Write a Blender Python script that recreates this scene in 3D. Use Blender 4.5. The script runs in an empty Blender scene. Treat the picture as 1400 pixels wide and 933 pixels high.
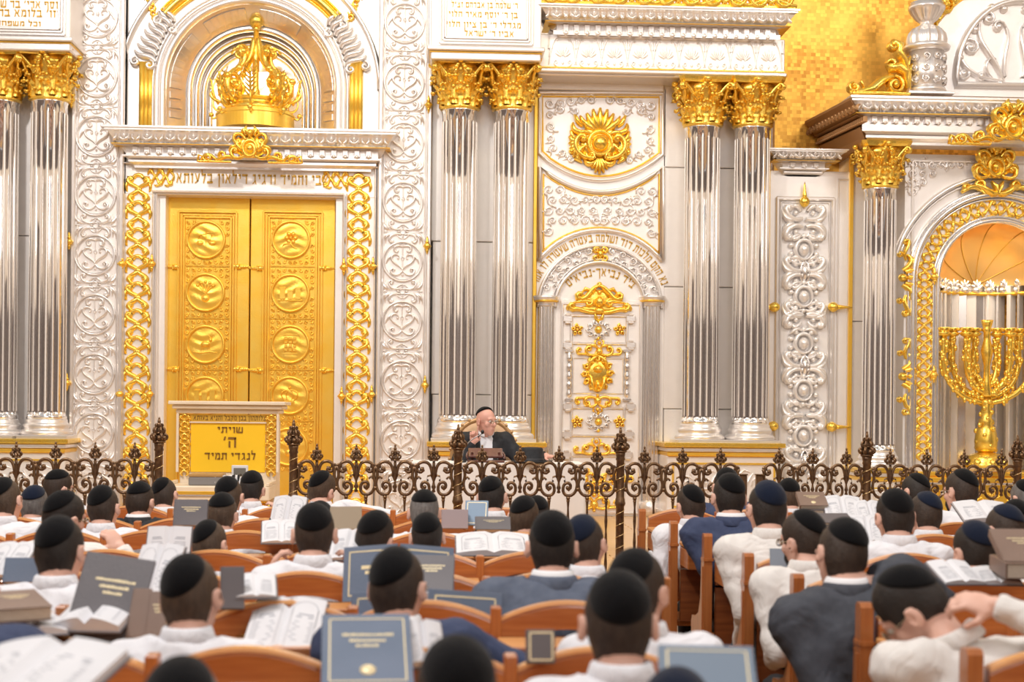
import bpy, math, random, time
import numpy as np
from mathutils import Matrix, Vector, Euler
random.seed(7); np.random.seed(7)
T0 = time.time()
PI = math.pi
scene = bpy.context.scene
COL = scene.collection

# ---------------------------------------------------------------- camera
F = 2000.0; CZ = 1.74; YAW = math.radians(3.0); ROLL = 0.0095; PX0, PY0 = 700.0, 560.0
camd = bpy.data.cameras.new('camera'); cam = bpy.data.objects.new('camera', camd); COL.objects.link(cam)
camd.sensor_width = 36.0; camd.lens = F/1400*36.0
camd.shift_y = (PY0-466.5)/1400.0
camd.clip_end = 200
cam.matrix_world = Matrix.Translation((0,0,CZ)) @ Matrix.Rotation(-YAW,4,'Z') @ Matrix.Rotation(PI/2,4,'X') @ Matrix.Rotation(ROLL,4,'Z')
camd.dof.use_dof = True; camd.dof.focus_distance = 12.5; camd.dof.aperture_fstop = 2.8
scene.camera = cam
cY, sY = math.cos(YAW), math.sin(YAW)
def at(px, py, d):
    """world point seen at pixel px,py, at distance d along the optical axis"""
    u = (px-PX0)/F; v = (PY0-py)/F
    a = u - v*ROLL; b = v + u*ROLL
    return Vector((a*d*cY + d*sY, d*cY - a*d*sY, CZ + b*d))
def W(px, py, Y):
    """world X,Z where the pixel's ray meets the plane y = Y"""
    u = (px-PX0)/F; v = (PY0-py)/F
    a = u - v*ROLL; b = v + u*ROLL
    d = Y/(cY - a*sY)
    return a*d*cY + d*sY, CZ + b*d
def Wz(px, pz, Y):      # pixel + plane z -> X only
    return W(px, pz, Y)[0]

# ---------------------------------------------------------------- world, light, exposure
world = bpy.data.worlds.new('hall_light'); scene.world = world; world.use_nodes = True
bg = world.node_tree.nodes['Background']; bg.inputs[0].default_value = (1.0, 0.955, 0.925, 1); bg.inputs[1].default_value = 0.42
scene.view_settings.view_transform = 'Standard'; scene.view_settings.look = 'None'
scene.view_settings.gamma = 1.0; scene.view_settings.exposure = 0.10
def area(name, loc, target, sx, sy, power, col=(1,.93,.84)):
    l = bpy.data.lights.new(name, 'AREA'); l.shape = 'RECTANGLE'; l.size = sx; l.size_y = sy; l.energy = power; l.color = col
    o = bpy.data.objects.new(name, l); COL.objects.link(o); o.location = loc
    o.rotation_euler = (Vector(target)-Vector(loc)).to_track_quat('-Z','Y').to_euler(); return o
area('ceiling_flood', (-4.5, 5.0, 10.5), (1.5, 16.6, 2.6), 0.9, 0.9, 660, (1,.95,.91))
area('ceiling_flood', (7.5, 6.0, 9.5), (-1.0, 16.6, 3.0), 2.5, 2.5, 290, (1,.94,.88))
area('hall_lamp', (-1.5, 3.0, 8.0), (0, 5.5, 0.8), 5.0, 3.0, 215, (1,.97,.95))
area('hall_lamp', (3.0, -4.0, 7.0), (0.5, 7.0, 1.0), 4.0, 3.0, 165, (1,.97,.95))
area('rear_fill', (0, -1.0, 7.5), (0, -8, 3.0), 6.0, 1.0, 620, (1,.95,.9))  # added fill: brightens the rear wall that the columns mirror
area('platform_lamp', (0.5, 12.6, 8.5), (0.5, 13.2, 0.6), 4.0, 1.0, 190, (1,.82,.55))

# ---------------------------------------------------------------- materials
MAT = {}
def mat(name, col, rough=.5, metal=0.0, noise=None, bump=None, spec=None, coat=0, sheen=0):
    """procedural material: base colour broken by noise (scale, amount, second colour) and fine relief (scale, strength)"""
    if name in MAT: return MAT[name]
    m = bpy.data.materials.new(name); m.use_nodes = True; nt = m.node_tree; b = nt.nodes['Principled BSDF']
    b.inputs['Base Color'].default_value = (*col,1); b.inputs['Roughness'].default_value = rough; b.inputs['Metallic'].default_value = metal
    if spec is not None: b.inputs['Specular IOR Level'].default_value = spec
    if coat: b.inputs['Coat Weight'].default_value = coat; b.inputs['Coat Roughness'].default_value = .12
    if sheen: b.inputs['Sheen Weight'].default_value = sheen
    tc = nt.nodes.new('ShaderNodeTexCoord')
    if noise:
        sc, amt, c2 = noise[:3]
        mp = nt.nodes.new('ShaderNodeMapping'); nt.links.new(tc.outputs['Object'], mp.inputs[0])
        if len(noise) > 3: mp.inputs['Scale'].default_value = noise[3]
        n = nt.nodes.new('ShaderNodeTexNoise'); n.inputs['Scale'].default_value = sc; n.inputs['Detail'].default_value = 5
        nt.links.new(mp.outputs[0], n.inputs['Vector'])
        r = nt.nodes.new('ShaderNodeMapRange'); r.inputs[1].default_value = .35; r.inputs[2].default_value = .65; r.inputs[4].default_value = amt
        nt.links.new(n.outputs[0], r.inputs[0])
        mx = nt.nodes.new('ShaderNodeMix'); mx.data_type = 'RGBA'
        mx.inputs[6].default_value = (*col,1); mx.inputs[7].default_value = (*c2,1)
        nt.links.new(r.outputs[0], mx.inputs[0]); nt.links.new(mx.outputs[2], b.inputs['Base Color'])
    if bump:
        n = nt.nodes.new('ShaderNodeTexNoise'); n.inputs['Scale'].default_value = bump[0]; n.inputs['Detail'].default_value = 3
        nt.links.new(tc.outputs['Object'], n.inputs['Vector'])
        bp = nt.nodes.new('ShaderNodeBump'); bp.inputs['Strength'].default_value = bump[1]; bp.inputs['Distance'].default_value = .01
        nt.links.new(n.outputs[0], bp.inputs['Height']); last=bp
        if len(bump)>2:      # soft creases of cloth
            n2 = nt.nodes.new('ShaderNodeTexNoise'); n2.inputs['Scale'].default_value = bump[2]; n2.inputs['Detail'].default_value = 2.5; n2.inputs['Distortion'].default_value = 1.6
            nt.links.new(tc.outputs['Object'], n2.inputs['Vector']); b2 = nt.nodes.new('ShaderNodeBump'); b2.inputs['Strength'].default_value = bump[3]; b2.inputs['Distance'].default_value = .05
            nt.links.new(n2.outputs[0], b2.inputs['Height']); nt.links.new(bp.outputs[0], b2.inputs['Normal']); last=b2
        nt.links.new(last.outputs[0], b.inputs['Normal'])
    MAT[name] = m; return m
SILVER = mat('silver_plate', (.86,.82,.80), .30, .72, (9,.35,(.93,.90,.88)), (60,.10))
SILVERW = mat('pale_silver_sheet', (.90,.865,.845), .42, .45, (6,.5,(.96,.93,.91)), (90,.15))
SILVERD = mat('polished_silver', (.90,.87,.86), .20, .85, (9,.3,(.95,.93,.92)))
GOLD = mat('gold_leaf', (1.0,.66,.10), .26, .85, (14,.5,(1.0,.74,.20)), (80,.15))
GOLDW = mat('gold_sheet', (1.0,.61,.075), .34, .72, (5,.6,(1.0,.70,.15)), (70,.12))
GOLDL = mat('gold_lettering', (.60,.35,.05), .4, .4)
BRONZE = mat('aged_bronze', (.15,.085,.05), .34, .75, (30,.6,(.34,.20,.09)), (60,.2))
BRASSB = mat('brass_wire', (.85,.62,.30), .3, .9)
WOOD = mat('honey_varnished_wood', (.34,.10,.026), .28, 0, (3.0,.8,(.50,.18,.05),(1,1,14)), (40,.05), coat=.35)
WOODV = mat('honey_wood_upright', (.36,.11,.03), .28, 0, (3.0,.8,(.52,.19,.055),(12,12,1)), (40,.05), coat=.35)
WOODL = mat('light_wood_edge', (.66,.30,.10), .32, 0, (3.0,.7,(.76,.40,.16),(1,1,14)), None, coat=.3)
PARQ = mat('parquet_oak', (.62,.36,.13), .28, 0, (2.5,.8,(.75,.47,.20),(1,9,1)), None, coat=.3)
SKIN = mat('skin', (.72,.42,.32), .52, 0, (25,.5,(.80,.50,.40)), (150,.08))
SKINR = mat('ruddy_skin', (.70,.36,.28), .50, 0, (25,.5,(.78,.45,.36)), (150,.08))
SHIRT = mat('white_cotton', (.74,.74,.78), .85, 0, (5,.3,(.79,.79,.82)), (220,.08,7,.38))
SHIRTC = mat('cream_cotton', (.74,.71,.68), .85, 0, (5,.3,(.79,.76,.73)), (220,.08,7,.38))
COLLAR = mat('white_collar_cotton', (.84,.84,.86), .8, 0, None, (220,.06))
NAVY = mat('navy_wool', (.030,.045,.105), .8, 0, (40,.6,(.045,.062,.13)), (260,.15,5,.35))
CHAR = mat('charcoal_wool', (.045,.05,.065), .8, 0, (40,.6,(.065,.07,.088)), (260,.15,5,.35))
SLATE = mat('slate_wool', (.085,.105,.155), .8, 0, (40,.6,(.11,.13,.18)), (260,.15,5,.35))
BLACKW = mat('black_wool', (.012,.013,.017), .75, 0, (40,.6,(.02,.021,.026)), (260,.15,5,.35))
TROUS = mat('black_trouser', (.012,.013,.018), .85)
SHOE = mat('black_shoe', (.01,.01,.01), .3)
VELVET = mat('black_velvet', (.0045,.0045,.0055), .9, 0, None, (300,.25), spec=.1, sheen=.12)
VELVETN = mat('navy_velvet', (.008,.013,.030), .9, 0, None, (300,.25), spec=.1, sheen=.15)
SATIN = mat('skullcap_band', (.02,.02,.024), .6)
PAPER = mat('book_paper', (.70,.70,.73), .8, 0, (8,.4,(.64,.64,.67)))
PAPERE = mat('page_edges', (.55,.47,.37), .8, 0, (60,.8,(.72,.66,.56),(1,1,30)))
INK = mat('print_grey', (.30,.31,.34), .8)
GREYC = mat('grey_book_cover', (.115,.105,.115), .42, 0, (6,.4,(.15,.14,.15)), (200,.2))
BLUEC = mat('blue_book_cover', (.11,.15,.225), .38, 0, (5,.5,(.16,.20,.29)), (200,.2))
BROWNC = mat('brown_book_cover', (.20,.13,.10), .42, 0, (6,.4,(.26,.18,.14)), (200,.2))
GILT = mat('gilt_stamp', (.85,.72,.45), .4, .3)
CLOTH = mat('white_tablecloth', (.84,.80,.77), .85, 0, None, (200,.06))
MARBLE = mat('cream_marble', (.80,.68,.52), .3, 0, (4,.6,(.88,.78,.64)), None, coat=.2)
FLOORM = mat('hall_floor_wood', (.50,.27,.10), .35, 0, (2.5,.8,(.62,.36,.15),(9,1,1)), None, coat=.2)
DARK = mat('black_lacquer', (.012,.012,.014), .3)
DWOOD = mat('dark_red_wood', (.10,.03,.022), .3, 0, (4,.6,(.15,.05,.035),(12,1,1)), None, coat=.3)
GLASS = mat('dark_lens', (.25,.22,.2), .08, 0)

# ---------------------------------------------------------------- object helpers
def link(o, parent=None):
    COL.objects.link(o)
    if parent is not None: o.parent = parent
    return o
def tag(o, label=None, cat=None, group=None, kind=None):
    if label: o['label'] = label
    if cat: o['category'] = cat
    if group: o['group'] = group
    if kind: o['kind'] = kind
    return o
def thing(name, label, cat, loc=(0,0,0), rz=0, group=None):
    o = bpy.data.objects.new(name, None); o.empty_display_size = .1; COL.objects.link(o)
    o.location = loc; o.rotation_euler = (0,0,rz); return tag(o, label, cat, group)
def struct(name, me, loc=(0,0,0)):
    o = link(bpy.data.objects.new(name, me)); o.location = loc; o['kind'] = 'structure'; return o
def put(name, me, parent=None, loc=(0,0,0), rot=(0,0,0), sc=(1,1,1), stuff=False):
    o = bpy.data.objects.new(name, me); link(o, parent); o.location = loc; o.rotation_euler = rot
    o.scale = sc if hasattr(sc,'__len__') else (sc,sc,sc)
    if stuff: o['kind'] = 'stuff'
    return o

RB=1.5
class MB:
    """collects verts/faces and builds one mesh"""
    def __init__(s): s.v=[]; s.f=[]; s.mi=[]; s.cur=0; s.flat=set()
    def add(s, vs, fs, smooth=True):
        k=len(s.v); s.v.extend(vs)
        for f in fs: s.f.append(tuple(i+k for i in f)); s.mi.append((s.cur, smooth))
        return s
    def mesh(s, name, *mats):
        me = bpy.data.meshes.new(name); me.from_pydata([tuple(p) for p in s.v], [], s.f)
        for m in mats: me.materials.append(m)
        n=len(s.f)
        if n:
            me.polygons.foreach_set('material_index', [a for a,b in s.mi]); me.polygons.foreach_set('use_smooth', [b for a,b in s.mi])
        me.update(); return me
    def box(s, x0,x1,y0,y1,z0,z1, bev=0.0):
        if x0>x1: x0,x1=x1,x0
        if y0>y1: y0,y1=y1,y0
        if z0>z1: z0,z1=z1,z0
        if bev<=0:
            vs=[(x,y,z) for x in (x0,x1) for y in (y0,y1) for z in (z0,z1)]
            return s.add(vs,[(0,1,3,2),(4,6,7,5),(0,4,5,1),(2,3,7,6),(0,2,6,4),(1,5,7,3)],False)
        b=min(bev,(x1-x0)/2.01,(y1-y0)/2.01,(z1-z0)/2.01); vs=[]; idx={}
        for ix,(X,sx) in enumerate(((x0,1),(x1,-1))):
            for iy,(Y,sy) in enumerate(((y0,1),(y1,-1))):
                for iz,(Z,sz) in enumerate(((z0,1),(z1,-1))):
                    idx[ix,iy,iz]=len(vs)
                    vs += [(X,Y+sy*b,Z+sz*b),(X+sx*b,Y,Z+sz*b),(X+sx*b,Y+sy*b,Z)]
        g=lambda a,b_,c,k: idx[a,b_,c]+k
        fs=[]
        for i in (0,1):
            q=[g(i,0,0,0),g(i,1,0,0),g(i,1,1,0),g(i,0,1,0)]; fs.append(q if i else q[::-1])
            q=[g(0,i,0,1),g(1,i,0,1),g(1,i,1,1),g(0,i,1,1)]; fs.append(q[::-1] if i else q)
            q=[g(0,0,i,2),g(1,0,i,2),g(1,1,i,2),g(0,1,i,2)]; fs.append(q if i else q[::-1])
        for i in (0,1):
            for j in (0,1):
                fs.append([g(i,j,0,0),g(i,j,1,0),g(i,j,1,1),g(i,j,0,1)])
                fs.append([g(i,0,j,0),g(i,1,j,0),g(i,1,j,2),g(i,0,j,2)])
                fs.append([g(0,i,j,1),g(1,i,j,1),g(1,i,j,2),g(0,i,j,2)])
                for k in (0,1): fs.append([g(i,j,k,0),g(i,j,k,1),g(i,j,k,2)])
        return s.add(vs,fs,False)
    def lathe(s, prof, n=24, c=(0,0,0), flute=0, fd=0.0, smooth=True, a0=0, a1=2*PI, caps=True):
        """prof: list of (r,z). flute: number of flutes, fd depth for entries whose third value is 1"""
        vs=[]; m=len(prof); full = abs(a1-a0-2*PI)<1e-6; nn = n if full else n+1
        for p in prof:
            fl = flute and len(p)>2 and p[2]
            for i in range(nn):
                a=a0+(a1-a0)*i/n; r=p[0]
                if fl: r -= fd*min(1.0, max(0.0, abs(math.sin(a*flute/2))-.42)/.16)
                vs.append((c[0]+r*math.cos(a), c[1]+r*math.sin(a), c[2]+p[1]))
        fs=[]
        for j in range(m-1):
            for i in range(n):
                k=(i+1)%nn if full else i+1
                fs.append((j*nn+i, j*nn+k, (j+1)*nn+k, (j+1)*nn+i))
        if full and caps:
            if prof[0][0]>1e-5: fs.append(tuple(range(nn))[::-1])
            if prof[-1][0]>1e-5: fs.append(tuple((m-1)*nn+i for i in range(nn)))
        return s.add(vs,fs,smooth)
    def prism(s, poly, y0, y1, smooth=False):
        """poly: (x,z) outline counter-clockwise seen from -Y; extruded between y0 (front) and y1"""
        n=len(poly); vs=[(x,y0,z) for x,z in poly]+[(x,y1,z) for x,z in poly]
        fs=[tuple(range(n)), tuple(range(2*n-1,n-1,-1))]
        s.add(vs,fs,False)
        vs2=list(vs); s.add(vs2,[(i,i+n,(i+1)%n+n,(i+1)%n) for i in range(n)],smooth); return s
    def loft(s, rings, closed=True, caps=True, smooth=True):
        n=len(rings[0]); vs=[p for r in rings for p in r]; fs=[]
        for j in range(len(rings)-1):
            for i in range(n if closed else n-1):
                k=(i+1)%n; fs.append((j*n+i,j*n+k,(j+1)*n+k,(j+1)*n+i))
        if caps and closed: fs.append(tuple(range(n))[::-1]); fs.append(tuple((len(rings)-1)*n+i for i in range(n)))
        return s.add(vs,fs,smooth)
    def tube(s, pts, r, n=6, closed=False):
        """round tube through 3D pts; r number or list"""
        P=[Vector(p) for p in pts]; m=len(P); rr=r if hasattr(r,'__len__') else [r]*m
        rings=[]; up=None
        for i in range(m):
            t=(P[(i+1)%m]-P[i-1]) if closed else (P[min(i+1,m-1)]-P[max(i-1,0)])
            t.normalize() if t.length>0 else None
            if up is None:
                up=Vector((0,0,1)) if abs(t.z)<.9 else Vector((0,1,0))
            a=t.cross(up); 
            if a.length<1e-4: a=t.cross(Vector((1,0,0)))
            a.normalize(); b=a.cross(t).normalized(); up=b
            rings.append([tuple(P[i]+rr[i]*(math.cos(2*PI*k/n)*a+math.sin(2*PI*k/n)*b)) for k in range(n)])
        if closed: rings.append(rings[0]); return s.loft(rings, caps=False)
        return s.loft(rings)
    def ball(s, c, r, n=10, m=6, sc=(1,1,1)):
        prof=[(max(1e-4,math.sin(PI*j/m))*r, -math.cos(PI*j/m)*r) for j in range(m+1)]
        k=len(s.v); s.lathe([(p[0],p[1]) for p in prof], n, (0,0,0), caps=False)
        for i in range(k,len(s.v)):
            x,y,z=s.v[i]; s.v[i]=(c[0]+x*sc[0], c[1]+y*sc[1], c[2]+z*sc[2])
        return s
    def xf(s, M, k=0):
        for i in range(k,len(s.v)): s.v[i]=tuple(M@Vector(s.v[i]))
        return s
    # ---- relief: (u,v) on the wall, raised towards -Y
    def stroke(s, pts, w, h=None, closed=False, base=0.0, taper=True, T=None, ns=3):
        """raised half-round band along 2D pts. w: width or list; h: relief height"""
        m=len(pts)
        if hasattr(w,'__len__'): ww=w
        elif taper: ww=[w*(0.35+0.65*math.sin(PI*min(1,max(0,.12+.88*i/(m-1))))**.7) for i in range(m)]
        else: ww=[w]*m
        rings=[]
        for i in range(m):
            x,z=pts[i]
            ax,az=pts[(i+1)%m] if (closed or i<m-1) else pts[i]
            bx,bz=pts[i-1] if (closed or i>0) else pts[i]
            tx,tz=ax-bx,az-bz; L=math.hypot(tx,tz) or 1; tx/=L; tz/=L
            hw=ww[i]*.62; hh=RB*(h if h else ww[i]*.6)*(ww[i]/max(ww) if h and not closed else 1)
            ring=[]
            for k in range(ns+2):
                a=PI*k/(ns+1); o=math.cos(a)*hw; d=math.sin(a)*hh
                X,Z=x-tz*o, z+tx*o
                if T: X,Z=T(X,Z)
                ring.append((X,-base-d,Z))
            rings.append(ring)
        if closed: rings.append(rings[0])
        return s.loft(rings, closed=False, caps=False)
    def boss(s, x, z, r, h=None, rz=None, T=None, base=0.0, n=10):
        h=(h or r*.7)*1.25; rz=rz or r; vs=[]; R=[(1,0),(.92,.45),(.62,.83),(.0,1.0)]
        for a_,b_ in R[:-1]:
            for i in range(n):
                X,Z=x+r*a_*math.cos(2*PI*i/n), z+rz*a_*math.sin(2*PI*i/n)
                if T: X,Z=T(X,Z)
                vs.append((X,-base-h*b_,Z))
        X,Z=(x,z) if not T else T(x,z); vs.append((X,-base-h,Z)); fs=[]
        for j in range(2):
            for i in range(n): fs.append((j*n+i,j*n+(i+1)%n,(j+1)*n+(i+1)%n,(j+1)*n+i))
        for i in range(n): fs.append((2*n+i,2*n+(i+1)%n,3*n))
        return s.add(vs,fs)
def box_mesh(name, x0,x1,y0,y1,z0,z1, m, bev=0.0): return MB().box(x0,x1,y0,y1,z0,z1,bev).mesh(name, m)

# 2D generators ------------------------------------------------------
def spiral(cx, cz, r0, r1, a0, turns, n=14):
    """from radius r0 at angle a0 winding to r1 (turns may be negative)"""
    return [(cx+(r0+(r1-r0)*(i/n)**.8)*math.cos(a0+2*PI*turns*i/n), cz+(r0+(r1-r0)*(i/n)**.8)*math.sin(a0+2*PI*turns*i/n)) for i in range(n+1)]
def circ(cx, cz, r, n=24, rz=None): return [(cx+r*math.cos(2*PI*i/n), cz+(rz or r)*math.sin(2*PI*i/n)) for i in range(n)]
def bez(p0,p1,p2,p3,n=10):
    return [tuple((1-t)**3*p0[k]+3*(1-t)**2*t*p1[k]+3*(1-t)*t*t*p2[k]+t**3*p3[k] for k in (0,1)) for t in [i/n for i in range(n+1)]]
def mirx(pts): return [(-x,z) for x,z in pts]
def sc2(pts, k, dx=0, dz=0): return [(x*k+dx, z*k+dz) for x,z in pts]
# ================================================================ SETTING
YW = 16.7; PLAT = 0.53
def P(px, py, Y=YW): return W(px, py, Y)
def R4(px0, py0, px1, py1, Y=YW):
    """pixel rectangle -> X0,X1,Z0,Z1 on plane Y"""
    mx,my=(px0+px1)/2,(py0+py1)/2
    return W(px0,my,Y)[0], W(px1,my,Y)[0], W(mx,py1,Y)[1], W(mx,py0,Y)[1]
def slab(name, rect, yf, yb, m, parent=None, bev=.006, kind=None):
    x0,x1,z0,z1=R4(*rect, yf); o=put(name, box_mesh(name,x0,x1,yf,yb,z0,z1,m,bev), parent)
    if kind: o['kind']=kind
    return o
# hall floor of wide boards (boards near enough to tell apart are pieces), platform floor of parquet
fl = struct('floor', box_mesh('floor',-8,8,-6,10.36,-.2,-.012,FLOORM))
bm = {}
for i in range(-5,14):
    me = box_mesh('floor_board', -.068,.068,-2.0,2.0,-.012,0,FLOORM,.003) if not bm else bm['m']; bm['m']=me
    for j,(y) in enumerate((1.0,5.0,8.0) if i%2 else (-.5,3.5,7.5)):
        put('floor_board', me, fl, (1.03+i*.14, y + (.0), 0)) if y+2<9.7 else put('floor_board', me, fl, (1.03+i*.14, 7.6, 0))
pf = struct('floor_platform', box_mesh('floor_platform',-8,8,10.36,17.4,0,PLAT-.012,MARBLE))
me = box_mesh('plank',-.55,.55,-.058,.058,-.02,.0,PARQ,.003)
for r in range(60):
    y=10.45+r*.12
    if y>16.65: break
    for k in range(-3,4):
        if abs(-.2+k*1.11)<4.2: put('plank', me, pf, (-.2+k*1.11+(.55 if r%2 else 0), y, PLAT))
struct('wall_back', box_mesh('wall_back',-9,9,17.3,17.5,0,11,SILVERW))
struct('wall_left', box_mesh('wall_left',-9.2,-9,-8,17.5,0,11,mat('hall_plaster',(.80,.72,.62),.7)))
struct('wall_right', box_mesh('wall_right',9,9.2,-8,17.5,0,11,MAT['hall_plaster']))
struct('wall_rear', box_mesh('wall_rear',-9,9,-8.2,-8,0,8,MAT['hall_plaster'])); mat('reflection_dark',(.11,.085,.08),.4)
struct('added_trim_40', box_mesh('reflection_band',-9,9,-8,-7.7,7.2,7.8,MAT['reflection_dark'],.02))  # unseen dark band added to vary the reflections in the metal
for j,s in enumerate((-1,1)):       # dark wainscot and pale caps, unseen, added for the column reflections
    struct('added_trim_%d'%(50+j), box_mesh('reflection_board', s*9-s*.08, s*9, -8, 14.0, 0, 4.4, MAT['reflection_dark']))
    struct('added_trim_%d'%(60+j), box_mesh('reflection_board_cap', s*9-s*.16, s*9, -8, 14.0, 4.4, 4.6, MAT['hall_plaster']))
struct('added_trim_52', box_mesh('reflection_board', -9, 9, -8, -7.9, 0, 4.4, MAT['reflection_dark']))  # same added dark board across the rear, for the reflections

# ---------------------------------------------------------------- relief units
def m_med():
    b=MB()
    b.stroke(circ(0,0,.222,30),.024,.024,closed=True); b.stroke(circ(0,0,.200,30),.008,.010,closed=True)
    b.stroke([(0,.205),(0,-.10)],.011,.014,taper=False)
    for s in (1,-1):
        f=(lambda p:p) if s>0 else mirx
        b.stroke(f(bez((.0,.165),(.03,.185),(.10,.19),(.095,.13))+spiral(.068,.128,.028,.006,0,-1.0,8)[1:]),.024,.024)
        b.boss(s*.066,.128,.012,.02)
        b.stroke(f(bez((.0,-.10),(.02,-.03),(.14,-.02),(.125,.05))+bez((.125,.05),(.11,.10),(.03,.09),(.045,.03))[1:]),.026,.026)
        b.boss(s*.052,.035,.015,.022)
        b.stroke(f(bez((.115,.075),(.15,.06),(.17,.02),(.185,-.025))),.024,.016)
        b.stroke(f(bez((.0,-.10),(.04,-.17),(.13,-.17),(.135,-.10))+spiral(.105,-.10,.03,.006,0,1.0,8)[1:]),.024,.024)
        b.boss(s*.10,-.10,.015,.020)
        b.stroke(f(bez((.0,.02),(.02,.03),(.022,.05),(.0,.07))),.010,.014)
    b.boss(0,-.155,.014,.02); b.boss(0,.02,.014,.02)
    return b.mesh('medallion', SILVER)
def m_leafcl():
    b=MB()
    for s in (1,-1):
        f=(lambda p:p) if s>0 else mirx
        for q in (1,-1):
            g=lambda p: [(x,z*q) for x,z in f(p)]
            b.stroke(g(bez((.02,.03),(.10,.015),(.15,.04),(.155,.10))+spiral(.125,.10,.03,.006,0,1.2,8)[1:]),.026,.024)
            b.boss(s*.122,q*.10,.017,.022)
            b.stroke(g(bez((.09,.02),(.17,.01),(.235,.06),(.225,.15))),[.006,.014,.024,.034,.040,.040,.034,.026,.018,.010,.004],.020)
            b.stroke(g(bez((.15,.03),(.19,.05),(.20,.09),(.19,.13))),.014,.026)
            b.stroke(g(bez((.0,.075),(.035,.085),(.05,.04),(.08,.03))),.014,.018)
        b.boss(s*.05,0,.018,.022,.014); b.boss(s*.20,0,.03,.018,.008)
    b.stroke(circ(0,0,.030,12),.010,.016,closed=True); b.boss(0,.055,.012,.02); b.boss(0,-.055,.012,.02)
    return b.mesh('leaf_cluster', SILVER)
def vine_strokes(b, k=1.0, T=None, h=.030):
    """gold scroll lattice, pitch .309 tall, .27 wide (times k)"""
    for s in (1,-1):
        f=lambda p: [(x*k*s,z*k) for x,z in p]
        b.stroke(f(bez((-.03,-.01),(.03,.05),(.12,.05),(.115,.10))+spiral(.085,.105,.032,.008,0,1.15,8)[1:]),.046*k,h,T=T)
        b.stroke(f(bez((-.03,.01),(.03,-.05),(.125,-.07),(.115,-.125))),.046*k,h,T=T)
        b.stroke(f(bez((.03,-.155),(.06,-.155),(.09,-.13),(.095,-.09))+spiral(.072,-.09,.025,.006,0,1.1,8)[1:]),.040*k,h,T=T)
        b.stroke(f(bez((.115,.085),(.14,.06),(.14,.0),(.12,-.03))),.034*k,h*.9,T=T)
        b.stroke(f([(.09,.12),(.125,.145)]),.034*k,h*.8,T=T)
        b.boss(s*.075*k,-.09*k,.024*k,h*.9,T=T,n=8); b.boss(s*.083*k,.103*k,.024*k,h,T=T,n=8)
    b.stroke([(-.055*k,.128*k),(-.03*k,.155*k),(0,.163*k),(.03*k,.155*k),(.055*k,.128*k)],.040*k,h,T=T,taper=False)
    b.boss(0,0,.034*k,h*1.1,T=T,n=8)
def m_vine():
    b=MB(); vine_strokes(b); return b.mesh('vine_scroll', GOLD)
def m_dentil(m=None): 
    b=MB(); b.box(-.033,.033,-.05,0,-.04,.04,.006); b.boss(0,-.035,.022,.02,base=.05,n=8); return b.mesh('dentil', m or SILVER)
def m_leafband(w=.24,h=.115):
    b=MB()
    for s in (1,-1):
        f=(lambda p:p) if s>0 else mirx
        b.stroke(f(bez((0,-h*.45),(w*.18,-h*.4),(w*.28,h*.1),(w*.16,h*.35))),.020,.03)
        b.stroke(f(bez((w*.5,-h*.45),(w*.34,-h*.3),(w*.30,h*.2),(w*.46,h*.42))),.020,.028)
        b.stroke(f([(w*.25,-h*.4),(w*.24,0)]),.014,.02)
    b.boss(0,h*.08,w*.085,.045,h*.3,n=8); b.boss(0,-h*.38,.014,.03,n=6)
    return b.mesh('leaf_motif', SILVER)
def m_anthemion():
    b=MB()
    for a in (-62,-42,-22,0,22,42,62):
        t=math.radians(a); r=.115-.02*abs(a)/60; c,s=math.sin(t),math.cos(t)
        b.stroke([(c*.02,-.06+s*.02),(c*r*.6,-.06+s*r*.6),(c*r,-.06+s*r)],[.008,.020,.010],.016)
    for s in (1,-1):
        f=(lambda p:p) if s>0 else mirx
        b.stroke(f(bez((.0,-.14),(.05,-.15),(.10,-.13),(.10,-.10))+spiral(.075,-.10,.025,.005,0,1.1,7)[1:]),.012,.014)
        b.stroke(f(bez((.155,-.12),(.14,-.04),(.13,.06),(.085,.11))+spiral(.07,.10,.018,.004,.3,.9,6)[1:]),.013,.016)
        b.stroke(f([(.155,.02),(.155,.13)]),[.022,.008],.02)
        b.stroke(f(bez((.155,-.05),(.14,.03),(.12,.06),(.115,.02))),.012,.014)
    b.boss(0,-.105,.018,.014,.022,n=4)
    return b.mesh('palmette', SILVERW)
def leafblade(b, a, r0, z0, h, w, curl, up=1.0, n=7, m=5, tw=.0):
    """acanthus leaf standing around a bell at angle a"""
    rings=[]
    for i in range(n+1):
        t=i/n; lob=.78+.22*math.cos(t*PI*5)
        hw=w/2*(math.sin(PI*(.18+.80*t))**.6)*lob
        z=z0+h*(t if t<.8 else .8+.10*math.sin((t-.8)/.2*PI)*1.2 - .06*(t-.8)/.2)
        out=r0(z)+.012+curl*max(0,(t-.55)/.45)**1.6
        ring=[]
        for k in range(m):
            q=(k/(m-1)-.5)*2; rr=out+.014*(1-abs(q))*1.6-.010*abs(q)
            th=a+q*hw/max(.1,r0(z)+.03)
            ring.append((rr*math.cos(th), rr*math.sin(th), z))
        rings.append(ring)
    b.loft(rings, closed=False, caps=False)
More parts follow.
